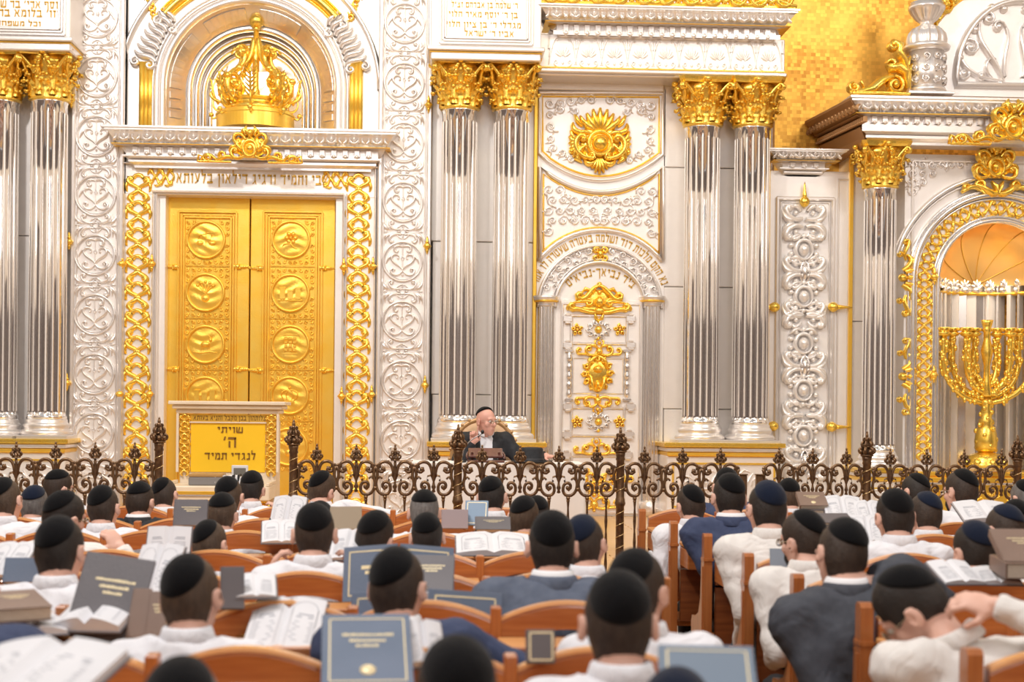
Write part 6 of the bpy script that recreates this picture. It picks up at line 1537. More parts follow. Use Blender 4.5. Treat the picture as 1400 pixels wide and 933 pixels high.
def hair_mesh(m,kind=0):
    if (m.name,kind) in HAIRM: return HAIRM[m.name,kind]
    S=SDF(); add_head(S,np.zeros(3),np.eye(3),np.array((0,-.04,-.16)))
    xs=np.arange(-.10,.101,.0075); ys=np.arange(-.13,.13,.0075); zs=np.arange(-.13,.145,.0075)
    def fld(D,X,Y,Z):
        base=-.080 if kind==0 else -.062; off=.0085*np.clip((Z-(base-.01))/.06,0.12,1)
        h=D-off-.0012*np.sin(X*260+np.sin(Z*90)*2)*np.sin(Z*200)
        front=Y-(.052+.0*Z) ; side=np.where(Y>-.012, -(Z-(.004+(Y+.012)*.55)), -(Z-base)) 
        side=np.maximum(-(Z-base), np.where(Y>-.018,(-(Z-(.010 if kind==0 else .0)+0.35*(Y-.02))) ,-1.))
        m_=np.maximum(np.maximum(front-.02*(Z>.04),side),-1)
        return np.maximum(h,m_)
    V,Q=nets(xs,ys,zs,S.eval((xs,ys,zs),fld)); me=quadmesh('hair',V,Q,m); HAIRM[m.name,kind]=me; return me
HD=mat('dark_hair',(.014,.010,.008),.6,0,(60,.6,(.030,.021,.017),(1,1,.3)),(160,.4))
HB=mat('brown_hair',(.030,.018,.012),.6,0,(60,.6,(.060,.038,.026),(1,1,.3)),(160,.4))
HL=mat('light_brown_hair',(.060,.036,.022),.6,0,(60,.6,(.12,.075,.045),(1,1,.3)),(160,.4))
HG=mat('grey_hair',(.12,.11,.105),.6,0,(60,.6,(.25,.24,.23),(1,1,.3)),(160,.4))
EYEW=mat('eye_white',(.75,.73,.70),.2); EYED=mat('eye_iris',(.05,.03,.02),.15)
eb=MB().ball((0,0,0),.0115,12,8); eb.cur=1; eb.ball((0,.0075,0),.0055,10,6); EYE=eb.mesh('eye',EYEW,EYED)
def collar_mesh(m,key):
    b=MB(); n=28; rings=[]
    for (r,z,t) in ((.062,.040,0),(.064,.046,0),(.072,.040,0),(.084,.002,0),(.082,-.004,0),(.068,.0,0)):
        ring=[]
        for i in range(n+1):
            a=PI/2+.22+ (2*PI-.44)*i/n; k_=1+ (0.10 if t else 0); dip=.0
            ring.append((r*k_*math.cos(a)*1.02, r*k_*math.sin(a)*1.08, z- .030*max(0,math.sin(a))**2))
        rings.append(ring)
    rings.append(rings[0]); b.loft(rings,closed=False,caps=False); return b.mesh('collar',m)
COLM={}
def person(label, px, py, d, w=None, lean=(0,.16), yaw=0,pitch=8,roll=0, hair=HB,hk=0, kip=VELVET,kt=42,ks=0, cloth='shirt',cm=None, skin=None,
           L=None,Rr=None, glasses=False, beard=None, res=(.022,.0095), floor=0.0, seat=.50, torso_rot=0, fat=1.0, shz=0, facing=0, sc=None, handfine=False, Hd=None, open_front=False, armr=1.0, shtilt=0.0):
    """seated figure; px,py,d place the head centre. L/Rr: (elbow, hand, hand direction, palm normal, curl) in body coordinates"""
    hw=at(px,py,d)
    # --- skeleton (body coordinates: +Y forward, x right)
    sc=sc or 1.0
    pel=np.array((0,0,seat+.09)); nk=np.array((lean[0],lean[1],seat+.09+.52-.10*(lean[1]**2)*4-.25*abs(lean[0])**1.5)); 
    hr=rot(yaw,pitch,roll); hc=nk+ (np.array((0,.050,.106)) if Hd is None else np.array(Hd))
    ztar=hw.z-floor; k=ztar/hc[2]; k=max(.90,min(1.10,k)); dz=ztar/k-hc[2]     # scale, remainder by lifting the upper body
    nk=nk+np.array((0,0,dz)); hc=hc+np.array((0,0,dz))
    hip=pel; ch=(pel*.38+nk*.62)+np.array((0,-.03,0)); T=math.radians(torso_rot)
    sx=np.array((math.cos(T),-math.sin(T),0)); shw=.175*fat
    shd=nk+np.array((0,-.03,-.075+shz)); sL=shd-sx*shw-np.array((0,0,shtilt*.6)); sR=shd+sx*shw+np.array((0,0,shtilt))
    def arm(spec,s,sh):
        if spec is None: spec=((s*.27,.22,.80),(s*.12,.42,.86),(-s*.5,1,.0),(0,0,-1),.5)
        e,h,hd,hn,cu=spec[:5]; e=np.array(e,float)+np.array((0,0,dz)) ; h=np.array(h,float)+np.array((0,0,dz))
        # clamp to human lengths
        v=e-sh; e=sh+nrm(v)*.285; v=h-e; h=e+nrm(v)*.255
        return e,h,np.array(hd,float),np.array(hn,float),cu,(spec[5] if len(spec)>5 else False)
    aL=arm(L,-1,sL); aR=arm(Rr,1,sR)
    B=SDF(.03); add_head(B,hc,hr,nk+np.array((0,-.03,-.04))); add_face(B,hc,hr)
    B.cap(sL,sR,.045,.045,.05); B.ell(ch,(.135*fat,.09*fat,.17),None,.05); B.cap(hip+np.array((0,0,.04)),ch,.095*fat,.10*fat,.05,1.25); B.ell(hip,(.15*fat,.11,.10),None,.05)
    for s,a,sh in ((-1,aL,sL),(1,aR,sR)):
        B.cap(sh,a[0],.045,.036,.02); B.cap(a[0],a[1],.036,.026,.015); add_hand(B,a[1],a[2],a[3],a[4],-s,a[5])
    kn=[];an=[]
    for s in (-1,1):
        h0=hip+np.array((s*.09,0,-.03)); kn_=np.array((s*.14,.40,seat+.03)); an_=np.array((s*.14,.36,.09)); kn.append(kn_);an.append(an_)
        B.cap(h0,kn_,.070,.050,.03); B.cap(kn_,an_,.048,.032,.02); B.cap(an_,an_+np.array((0,.12,-.04)),.032,.024,.02)
    fb=[(hc-.13,hc+.13)]
    if handfine:
        for a in (aL,aR):
            if handfine=='both' or (handfine=='L' and a is aL) or (handfine=='R' and a is aR): fb.append((a[1]-.10,a[1]+.13))
    G=B.grid(res[0],res[1] if not handfine else min(res[1],.0062),fb); V,Q=nets(*G,B.eval(G))
    t=thing('person',label,'person'); root=t
    M=Matrix.Rotation(math.radians(-facing),4,'Z')
    off=M@Vector(tuple(hc*k)); t.location=(hw.x-off.x,hw.y-off.y,floor); t.rotation_euler=(0,0,math.radians(-facing)); t.scale=(k,k,k)
    put('body',quadmesh('body',V,Q,skin or SKIN),t)
    # --- clothes
    C=SDF(.03); jk=cloth!='shirt'; g=.018 if not jk else .028; m=cm or SHIRT
    C.cap(sL+np.array((0,0,-.004)),sR+np.array((0,0,-.004)),.046+g,.046+g,.05)
    for s,sh in ((-1,sL),(1,sR)): C.cap(nk+np.array((s*.03,-.035,-.035)),sh+np.array((0,0,.0)),.048+g*.6,.044+g,.04)
    C.ell(ch+np.array((0,-.005,0)),(.140*fat+g,.085*fat+g,.18),None,.06); C.cap(hip+np.array((0,0,.03)),ch,.105*fat+g,.110*fat+g*.8,.05,1.28); C.ell(hip+np.array((0,-.01,.02)),(.165*fat+g,.12+g,.10),None,.05)
    for s,a,sh in ((-1,aL,sL),(1,aR,sR)):
        C.cap(sh,a[0],(.050+g)*armr,(.040+g*.9)*armr,.035); v=nrm(a[1]-a[0]); C.cap(a[0],a[1]-v*.012,(.040+g*.9)*armr,.030+g*.45,.02)
    rn=random.Random(int(px*7+py)); p1,p2,p3=[rn.uniform(0,6) for _ in range(3)]
    amp=.0055 if not jk else .005
    def fld(D,X,Y,Z):
        D=D+amp*1.1*(np.abs(np.sin(X*17+Z*12+p3+1.6*np.sin(Z*9+p1+Y*11)))-.6)+amp*np.sin(X*31+Z*19+p1+2.2*np.sin(Z*13+p2+Y*9))*np.sin(Z*27-X*11+p3+1.5*np.sin(X*17+Y*21))+amp*.45*np.sin(X*70+p2+3*np.sin(Z*30+Y*20))*np.sin(Z*55+p1)
        nd=(X-nk[0])**2+(Y-(nk[1]-.02))**2
        D=np.maximum(D, np.where(nd<.095**2, Z-(nk[2]+.002), -1))                    # neckline
        for a in (aL,aR):                                                             # cuffs
            v=nrm(a[1]-a[0]); q=(X-a[1][0])*v[0]+(Y-a[1][1])*v[1]+(Z-a[1][2])*v[2]; r2=(X-a[1][0])**2+(Y-a[1][1])**2+(Z-a[1][2])**2
            D=np.maximum(D,np.where(r2<.085**2,q+.004,-1))
        if open_front:   # open jacket front (V)
            D=np.maximum(D,np.where((Y>ch[1]+.02), .055-abs(X-nk[0]*(Z-ch[2]))- .10*(nk[2]-.02-Z)*0 - 0.0,-1))
        return D
    G=C.grid(res[0]*.8,res[0]*.62,[(np.array((-.5,-.5,nk[2]-.30)),np.array((.5,.6,nk[2]+.12)))]); V,Q=nets(*G,C.eval(G,fld)); put('jacket' if jk else 'shirt',quadmesh('clothing',V,Q,m),t)
    if open_front:
        C2=SDF(.03); C2.ell(ch+np.array((0,0,0)),(.145*fat+.01,.10*fat+.016,.20),None,.06); C2.cap(nk+np.array((-.06,-.02,-.06)),nk+np.array((.06,-.02,-.06)),.055,.055,.05); C2.cap(hip+np.array((0,0,.03)),ch,.105*fat+.01,.110*fat+.01,.05,1.28)
        G=C2.grid(.02,.012,[(ch-.2,ch+.25)]); V,Q=nets(*G,C2.eval(G,lambda D,X,Y,Z: np.maximum(D+.002*np.sin(X*60)*np.sin(Z*35),np.where((X-nk[0])**2+(Y-nk[1]+.02)**2<.09**2,Z-(nk[2]+.004),-1)))); put('shirt',quadmesh('clothing',V,Q,SHIRT),t)
    cmt=m if not jk else COLLAR
    key=(cmt.name,); 
    if key not in COLM: COLM[key]=collar_mesh(cmt,key)
    nd=nrm(hc-nk+np.array((0,-.05,0)));
    q=Vector((0,0,1)).rotation_difference(Vector(tuple(nrm(nd*.5+np.array((0,0,.5))))))
    o=put('collar',COLM[key],t,tuple(nk+np.array((0,-.020,-.008 if not jk else -.004)))); o.rotation_mode='QUATERNION'; o.rotation_quaternion=q
    if jk and not open_front:
        kj=('jc',m.name)
        if kj not in COLM: COLM[kj]=collar_mesh(m,kj)
        o=put('jacket_collar',COLM[kj],t,tuple(nk+np.array((0,-.028,-.022))),sc=(1.14,1.12,1.0)); o.rotation_mode='QUATERNION'; o.rotation_quaternion=q
    # trousers and shoes
    TR=SDF(.03); TR.ell(hip+np.array((0,0,-.01)),(.175*fat,.135,.10),None,.04)
    for i in (0,1):
        s=(-1,1)[i]; TR.cap(hip+np.array((s*.09,0,-.03)),kn[i],.088,.066,.03); TR.cap(kn[i],an[i]+np.array((0,0,.0)),.064,.052,.02)
    G=TR.grid(.028,.028,[]); V,Q=nets(*G,TR.eval(G)); put('trousers',quadmesh('trousers',V,Q,TROUS),t)
    if 'shoe' not in COLM: 
        b=MB(); b.loft([[ (x*w_,y,z*h_) for x,z in ((-1,0),(1,0),(1,.6),(.5,1),(-.5,1),(-1,.6))] for y,w_,h_ in ((-.06,.03,.05),(-.03,.038,.09),(.05,.040,.08),(.12,.046,.055),(.19,.036,.045),(.21,.02,.03))]); COLM['shoe']=b.mesh('shoe',SHOE)
    for i in (0,1): put('shoe',COLM['shoe'],t,(an[i][0],an[i][1],0.0))
    # head parts
    HM=Matrix.Translation(Vector(tuple(hc)))@Matrix([list(r)+[0] for r in hr]+[[0,0,0,1]])
    def hput(name,me,Mx=Matrix()): o=put(name,me,t); o.matrix_local=HM@Mx; return o
    if hair: hput('hair',hair_mesh(hair,hk))
    if kip: hput('skullcap',kippah_mesh(kip,kt,ks))
    for s in (-1,1): hput('eye',EYE,Matrix.Translation((s*.031,.079,.010)))
    if glasses:
        if 'gl' not in COLM:
            b=MB()
            for s in (-1,1):
                b.tube([(s*.033+.022*math.cos(a),.104,.008+.016*math.sin(a)) for a in [2*PI*i/16 for i in range(16)]],.0016,5,closed=True); b.tube([(s*.055,.103,.012),(s*.078,.07,.014),(s*.083,.0,.012),(s*.080,-.02,.0)],.0016,5)
            b.tube([(-.011,.105,.010),(0,.107,.013),(.011,.105,.010)],.0016,5); COLM['gl']=b.mesh('glasses',mat('glasses_metal',(.45,.36,.25),.3,.8))
            b=MB()
            for s in (-1,1): b.loft([[(s*.033+.021*math.cos(a),.1035,.008+.015*math.sin(a)) for a in [2*PI*i/16 for i in range(16)]],[(s*.033+.021*math.cos(a),.1045,.008+.015*math.sin(a)) for a in [2*PI*i/16 for i in range(16)]]])
            g=bpy.data.materials.new('lens'); g.use_nodes=True; gb=g.node_tree.nodes['Principled BSDF']; gb.inputs['Transmission Weight'].default_value=1; gb.inputs['Roughness'].default_value=0.02; gb.inputs['IOR'].default_value=1.1; COLM['lens']=b.mesh('lens',g)
        hput('glasses',COLM['gl']); hput('lens',COLM['lens'])
    if beard:
        if 'bd' not in COLM:
            S=SDF(); S.ell((0,.045,-.062),(.060,.056,.062),None,.02); S.cap((0,.05,-.10),(0,.075,-.115),.028,.024,.02)
            xs=np.arange(-.09,.09,.008); ys=np.arange(-.03,.13,.008); zs=np.arange(-.16,.0,.008)
            V,Q=nets(xs,ys,zs,S.eval((xs,ys,zs),lambda D,X,Y,Z: np.maximum(D+.002*np.sin(X*190)*np.sin(Z*170),np.maximum(Z+.035-.25*np.abs(X)*2,-((abs(X)/.026)**2+((Z+.060)/.014)**2-1)*.01*(Y>.06)))))
            COLM['bd']=quadmesh('beard',V,Q,beard)
        hput('beard',COLM['bd'])
    return t,k,dz
# arm settings in body coordinates (elbow, wrist, hand direction, palm normal, curl[, index straight])
DA=lambda s,o=.26,f=.40,z=.86:((s*o,.20,z-.06),(s*.10,f,z),(-s*.5,1,0),(0,0,-1),.5)
CK=lambda s,x=.145,z=1.10,y=.10,o=.27:((s*o,.22,.86),(s*x,y+.02,z),(-s*.25,.1,1),(-s,.2,0),.55)
person('elderly bald speaker in black jacket and glasses raising a finger',665,577,12.35,lean=(0,.06),yaw=-38,pitch=4,roll=2,hair=None,kip=VELVET,kt=30,ks=-12,cloth='jacket',cm=BLACKW,glasses=True,skin=SKINR,floor=PLAT,facing=175,
  L=((-.33,.10,.86),(-.52,.26,.90),(-.6,.6,-.1),(0,0,-1),.2), Rr=((.26,.16,.84),(.105,.20,1.06),(-.10,.10,1),(.3,.9,.1),1.1,True), handfine='both', res=(.018,.007), open_front=True, fat=1.08)
def P_(label,px,py,d,**k): return person('person '+label if not label.startswith(('man','boy','young')) else label,px,py,d,**k)
N=dict
# ---- left block
P_('man at the left edge, head turned right, light brown hair and white shirt',8,687,8.1,yaw=12,roll=-6,ks=-16,hair=HL,lean=(-.02,.16))
P_('man in navy skullcap with grey hair, second head from the left edge',47,692,9.0,yaw=8,roll=6,ks=-4,kt=26,hair=HG,kip=VELVETN,pitch=0)
P_('man in glasses looking right, just behind the railing at the far left',80,669,10.0,yaw=42,roll=6,kt=20,ks=-4,hair=HB,glasses=True)
P_('man with hand raised beside his face, cream shirt, left block',88,710,7.0,yaw=38,roll=10,ks=-14,kt=40,hair=HD,glasses=True,lean=(-.05,.16),L=DA(-1),Rr=((.33,.16,.88),(.20,.20,1.10),(-.65,.15,.75),(-.5,.6,-.3),.9),handfine='R',cm=SHIRTC)
P_('man in white shirt behind the raised hand, ear lit from the right',142,697,8.05,yaw=10,roll=-4,ks=-10,kt=44,hair=HB)
P_('man in black jacket with raised collar, left block',192,688,8.95,yaw=16,roll=0,kt=26,hair=HB,cloth='jacket',cm=BLACKW,lean=(0,.12))
P_('young man in white shirt, skullcap far left on his head, by railing post',226,679,9.95,yaw=14,roll=-8,ks=-24,kt=40,hair=HB)
P_('man in white shirt below the raised hand, black skullcap, head slightly down',83,757,5.35,yaw=14,roll=-2,kt=48,ks=-6,hair=HD,lean=(-.03,.14),pitch=10)
P_('young man in wide white shirt, sixth bench left of the aisle, skullcap tipped left',262,820,4.3,yaw=14,roll=-4,ks=-18,kt=50,hair=HL,lean=(-.02,.12),L=DA(-1,.30),Rr=DA(1,.30))
P_('man directly below the golden lectern, black skullcap',313,682,8.95,yaw=8,roll=-3,ks=-10,kt=40,hair=HL)
P_('young man right of the golden lectern leaning his cheek on his right hand',344,671,9.95,yaw=6,roll=4,kt=30,ks=-4,hair=HD,Rr=CK(1))
P_('man with short brown hair and small pointed skullcap below the lectern',304,706,8.05,yaw=10,roll=2,kt=24,hair=HL,pitch=4)
P_('man resting both arms on the shelf, white sleeves stretched right',288,747,6.95,yaw=22,roll=-4,ks=-20,kt=44,hair=HL,L=DA(-1),Rr=((.38,.10,1.0),(.56,.26,1.0),(.6,.8,0),(0,0,-1),.5),lean=(-.06,.14),shz=.02)
P_('man slumped sideways in white shirt behind the railing, arm stretched to the right',440,671,9.9,yaw=30,roll=12,ks=-24,kt=44,hair=HL,lean=(-.16,.10),Rr=((.40,.02,1.0),(.56,.14,.94),(.6,.7,-.1),(0,0,-1),.4),L=((-.36,.05,.98),(-.40,.28,.92),(.2,1,0),(0,0,-1),.4),shz=.05,fat=1.1)
P_('young man propping his head on both hands, white shirt, centre left',430,733,6.1,yaw=0,roll=0,kt=46,hair=HB,L=CK(-1),Rr=CK(1),handfine='both',lean=(0,.12))
P_('man writing with a pen, his skullcap peeking up behind another head',437,717,8.0,yaw=0,roll=2,kt=30,hair=HB,L=((-.30,.20,.84),(-.22,.44,.86),(0,1,0),(0,0,-1),.8))
P_('young man with tilted head and right cheek turned, white shirt, centre',512,738,6.55,yaw=20,roll=12,ks=-14,kt=40,hair=HD,lean=(-.02,.15),L=DA(-1),Rr=CK(1),pitch=6)
P_('grey-haired man facing the speaker, skullcap on top',580,703,8.0,yaw=0,roll=0,kt=14,hair=HG,pitch=2)
P_('dark-haired man below the grey-haired man, right sleeve stretched across the desk',584,737,7.1,yaw=0,roll=-2,kt=40,ks=-6,hair=HD,Rr=((.34,.22,.92),(.30,.46,.96),(-.2,1,0),(0,0,-1),.5))
P_('man in navy jacket with glasses between blue folio covers, right elbow raised',544,808,4.5,yaw=20,roll=-2,ks=-14,kt=46,hair=HB,glasses=True,cloth='jacket',cm=NAVY,Rr=((.30,.14,.98),(.06,.32,1.04),(-.5,.4,.7),(-.6,0,-.4),.6),lean=(-.02,.14),shz=.02)
P_('young man right below the speaker, right hand at his cheek',673,682,8.95,yaw=14,roll=-4,kt=34,ks=-6,hair=HD,L=((-.24,.20,.84),(-.14,.26,1.0),(.2,.3,1),(1,.3,0),.6),Rr=CK(1),handfine='R')
P_('fair-haired man in black jacket, head bent left, centre',716,711,7.95,yaw=18,roll=6,ks=-16,kt=36,hair=HL,cloth='jacket',cm=BLACKW)
P_('man whose dark skullcap shows behind the fair-haired man',734,706,8.95,yaw=0,kt=34,hair=HD)
P_('man in slate blue jacket with broad shoulders, centre',754,751,5.35,yaw=0,roll=0,kt=52,hair=HD,cloth='jacket',cm=SLATE,fat=1.2,lean=(0,.12))
P_('man beside the slate jacket with his hand before his face, right',800,748,6.1,yaw=24,roll=-6,ks=-10,kt=46,hair=HB,kip=VELVETN,Rr=CK(1),lean=(-.02,.15))
P_('young man with rosy ear looking right, white shirt, near the aisle',872,813,4.35,yaw=30,roll=-2,ks=-12,kt=46,hair=HB,lean=(0,.13),L=DA(-1,.34),Rr=((.34,.14,.84),(.34,.38,.90),(.1,1,0),(0,0,-1),.4),pitch=6)
P_('man with large black skullcap straight from behind, white collar, nearest beside the aisle',845,858,3.55,yaw=2,roll=0,kt=50,hair=HB,lean=(0,.10),cm=SHIRT,res=(.018,.008))
P_('nearest man at the bottom centre, only the top of his black skullcap in frame',624,963,2.85,yaw=0,kt=46,ks=6,hair=HB,lean=(0,.10))
P_('nearest man at the bottom right of centre in navy skullcap',925,998,2.95,yaw=10,kt=46,hair=HD,kip=VELVETN,lean=(0,.10))
P_('nearest man at the bottom left, blurred grey hair above his skullcap',248,990,2.85,yaw=0,kt=62,ks=-14,hair=HG,lean=(0,.12),pitch=24)
P_('man cut off by the left edge, only his navy jacket shoulder in frame',-52,800,4.0,yaw=0,kt=46,hair=HD,cloth='jacket',cm=NAVY,lean=(0,.12))
# ---- right block
P_('young man leaning on the aisle end of the second bench, white shirt',944,693,8.9,yaw=-16,roll=-4,ks=16,kt=44,hair=HB,lean=(-.16,.14),L=((-.34,.10,.98),(-.42,.26,.90),(-.2,1,0),(0,0,-1),.5))
P_('man in navy jacket nearest the railing, partly hidden behind another head',993,668,9.95,yaw=0,kt=36,hair=HD,cloth='jacket',cm=NAVY)
P_('man in navy suit jacket at the aisle end, both ears showing',996,683,8.1,yaw=-6,roll=2,kt=40,ks=8,hair=HD,cloth='jacket',cm=NAVY,fat=1.05,lean=(-.11,.12),L=((-.21,-.04,.78),(-.20,.14,.62),(0,1,-.2),(1,0,0),.4))
P_('man in white shirt with arm hanging over the armrest, dark navy skullcap, fourth bench',1048,699,7.0,yaw=-8,roll=2,kt=44,ks=4,hair=HD,kip=VELVETN,fat=1.02,lean=(-.09,.12),L=((-.22,-.03,.76),(-.20,.16,.60),(0,1,-.2),(1,0,0),.4),armr=1.04,cm=SHIRTC)
P_('man with brown hair just behind the railing beside the brown book',1078,681,9.95,yaw=4,kt=34,hair=HL)
P_('bearded man in profile with hand at his mouth, white shirt, fifth bench',1098,741,6.2,yaw=-34,roll=-6,ks=18,kt=40,hair=HB,beard=HD,glasses=True,lean=(-.08,.14),L=((-.23,-.02,.76),(-.20,.18,.70),(.2,1,.1),(1,0,0),.5),armr=1.04,cm=SHIRTC)
P_('man in charcoal jacket sprawled to the right over the bench, sixth bench',1150,761,5.35,yaw=-10,roll=8,kt=34,ks=4,hair=HB,cloth='jacket',cm=CHAR,fat=1.15,lean=(-.17,.12),torso_rot=-6,shz=.02,shtilt=.09,Rr=((.25,.20,.98),(.30,.40,.90),(0,1,0),(0,0,-1),.4),L=((-.27,-.05,.72),(-.24,.10,.52),(.1,1,-.2),(1,0,0),.4),armr=1.0)
P_('dark-haired man with round dark skullcap, white shirt with folded back',1223,709,7.0,yaw=-6,roll=-2,kt=44,hair=HD,lean=(0,.15))
P_('man with long brown hair at the temple, white collar, beside the dark-haired man',1264,706,8.05,yaw=-16,roll=4,ks=12,kt=34,hair=HB,kip=VELVETN)
P_('man behind the railing in front of the niche, skullcap tipped right',1250,675,9.95,yaw=-30,roll=6,ks=16,kt=34,hair=HD)
P_('bearded man in glasses looking left, white shirt, in front of the candelabrum',1313,674,8.95,yaw=-26,roll=2,ks=14,kt=36,hair=HB,beard=HB,glasses=True)
P_('man with raised left fist at his temple, navy skullcap, white shirt',1332,756,6.1,yaw=-14,roll=-6,ks=12,kt=40,hair=HD,kip=VELVETN,lean=(-.02,.14),L=((-.30,.06,.92),(-.19,.08,1.12),(.25,.2,1),(.9,.3,0),1.2),handfine='L',cm=SHIRTC)
P_('man in navy skullcap above the brown folio at the right edge',1372,728,7.05,yaw=-20,roll=2,ks=10,kt=28,hair=HB,kip=VELVETN)
P_('man behind the navy skullcap at the right edge, black skullcap',1388,716,8.0,yaw=0,kt=28,hair=HB)
P_('man cut off by the right edge with pink ear showing',1400,684,9.6,yaw=-20,kt=36,hair=HG)
P_('man bent forward in white shirt, face down in profile, hand on his head',1248,836,4.35,yaw=-58,roll=-14,pitch=48,ks=8,kt=48,hair=HD,glasses=True,lean=(-.22,.16),torso_rot=-8,
   L=((-.20,.30,.74),(-.10,.44,.80),(.4,1,0),(0,0,-1),.5),Rr=((.06,-.10,1.12),(-.24,.10,1.22),(-1,.45,.12),(-.3,.6,-.5),.6),handfine='R',cm=SHIRTC,fat=1.1,hk=0,shz=.0,Hd=(-.10,.08,.07))
# ================================================================ books and papers
def book_meshes(kind,w,h,t,cm,marks):
    out=[]
    b=MB().box(-w/2,w/2,-h/2,h/2,t-.004,t,.0015).box(-w/2,w/2,-h/2,h/2,0,.004,.0015).box(-w/2-.003,-w/2+.004,-h/2,h/2,0,t,.0015); out.append(('cover',b.mesh('cover',cm)))
    out.append(('page_block',box_mesh('page_block',-w/2+.004,w/2-.004,-h/2+.004,h/2-.004,.004,t-.004,PAPERE,.001)))
    if 'frame' in marks:
        q=.86; b=MB(); z0,z1=t,t+.0008; a,c=w/2*q,h/2*q; s=.004
        b.box(-a,a,c-s,c,z0,z1).box(-a,a,-c,-c+s,z0,z1).box(-a,-a+s,-c,c,z0,z1).box(a-s,a,-c,c,z0,z1); out.append(('gilt_border',b.mesh('gilt_border',GILT)))
    if 'title' in marks:
        b=MB(); rnd=random.Random(int(w*999)); 
        for li,(ww,y) in enumerate(((.56,.20),(.40,.12),(.26,.05))):
            x=-w*ww/2
            while x<w*ww/2:
                l=w*rnd.uniform(.02,.05); b.box(x,x+l*.8,h*y-h*.018,h*y+h*.018*rnd.uniform(.3,1),t,t+.0008); x+=l
        out.append(('gilt_title',b.mesh('gilt_title',GILT)))
    if 'seal' in marks:
        b=MB(); b.lathe([(w*.09,0),(w*.09,.0008),(0,.001)],18,(0,-h*.28,t)); out.append(('gilt_seal',b.mesh('gilt_seal',GILT)))
    return out
def put_book(label,px,py,d,w,h,t,cm,tilt=0,rz=0,roll=0,marks='title',name='book',grp=None,cat='book'):
    o=thing(name,label,cat,(0,0,0),0,grp); 
    for nm,me in book_meshes('c',w,h,t,cm,marks): put(nm,me,o)
    R=Matrix.Rotation(math.radians(rz),4,'Z')@Matrix.Rotation(math.radians(tilt),4,'X')@Matrix.Rotation(math.radians(roll),4,'Y')
    o.matrix_world=Matrix.Translation(at(px,py,d*.982))@R; return o
def open_book(label,px,py,d,w,h,tilt=15,rz=0,roll=0,t=.03,cm=GREYC,frame=True,name='open_book'):
    o=thing(name,label,'book')
    for s in (-1,1):
        b=MB(); n=10; rows=[]
        for j in (0,1):
            y=(-.5+j)*h; rows.append([(s*w/2*i/n, y, t*(1.0-.55*(i/n)**2)*(.55+.45*min(1,i/n*5)) ) for i in range(n+1)]+[(s*w/2,y,.002),(0,y,.002)])
        if s<0: rows=rows[::-1]
        b.loft(rows,smooth=False); put('page_block',b.mesh('page_block',PAPER),o)
        hh=lambda u: t*(1.0-.55*u**2)*(.55+.45*min(1,u*5))+.0009
        b=MB()
        if frame:    # arched line frame
            pts=[(.14,-.42),(.14,.24)]+[(.5-.36*math.cos(PI*i/10),.24+.17*math.sin(PI*i/10)) for i in range(11)]+[(.86,.24),(.86,-.42)]
            b.loft([[(s*w/2*u,v*h,hh(u)) for u,v in pts],[(s*w/2*(.5+(u-.5)*.94),v*h*.985,hh(u)) for u,v in pts]],closed=False,caps=False)
        for li in range(11):
            v=.16-.052*li; ww=.26 if li<2 else .30
            if li==2: continue
            u0=.5-ww*(.6+.4*((li*37)%5)/4); u1=.5+ww; b.loft([[(s*w/2*u0,v*h,hh(u0)),(s*w/2*u1,v*h,hh(u1))],[(s*w/2*u0,(v-(.030 if li<2 else .018))*h,hh(u0)),(s*w/2*u1,(v-(.030 if li<2 else .018))*h,hh(u1))]],closed=False,caps=False,smooth=False)
        put('print',b.mesh('print',mat('light_print',(.40,.41,.45),.8)),o)
    put('cover',box_mesh('cover',-w/2-.006,w/2+.006,-h/2-.006,h/2+.006,-.003,.002,cm,.001),o)
    R=Matrix.Rotation(math.radians(rz),4,'Z')@Matrix.Rotation(math.radians(tilt),4,'X')@Matrix.Rotation(math.radians(roll),4,'Y')
    o.matrix_world=Matrix.Translation(at(px,py,d*.982))@R; return o
def folio(label,px,py,d,w,h,tilt=72,spread=16,cm=BLUEC):
    """large folio standing open, covers outward"""
    o=thing('open_folio',label,'book')
    for s in (-1,1):
        b=MB().box(0,s*w/2,-h/2,h/2,.016,.022,.001); c=b.xf(Matrix.Rotation(math.radians(spread*s),4,'Y')); put('cover',b.mesh('cover',cm),o)
        b=MB().box(0,s*(w/2-.008),-h/2+.006,h/2-.006,-.004,.014,.001).xf(Matrix.Rotation(math.radians(spread*s),4,'Y')); put('page_block',b.mesh('page_block',PAPER),o)
        b=MB(); a0,a1=.022,w/2-.022; c_=h/2-.02; z0,z1=.022,.0228
        if s>0: b.box(a0,a1,c_-.005,c_,z0,z1).box(a0,a1,-c_,-c_+.005,z0,z1).box(a0,a0+.005,-c_,c_,z0,z1).box(a1-.005,a1,-c_,c_,z0,z1)
        else: b.box(-a1,-a0,c_-.005,c_,z0,z1).box(-a1,-a0,-c_,-c_+.005,z0,z1).box(-a0-.005,-a0,-c_,c_,z0,z1).box(-a1,-a1+.005,-c_,c_,z0,z1)
        b.box(s*w/4-.035,s*w/4+.035,.015,.030,z0,z1).box(s*w/4-.02,s*w/4+.02,-.005,.008,z0,z1)
        b.xf(Matrix.Rotation(math.radians(spread*s),4,'Y')); put('gilt_border',b.mesh('gilt_border',GILT),o)
    o.matrix_world=Matrix.Translation(at(px,py,d*.982))@Matrix.Rotation(math.radians(tilt),4,'X'); return o
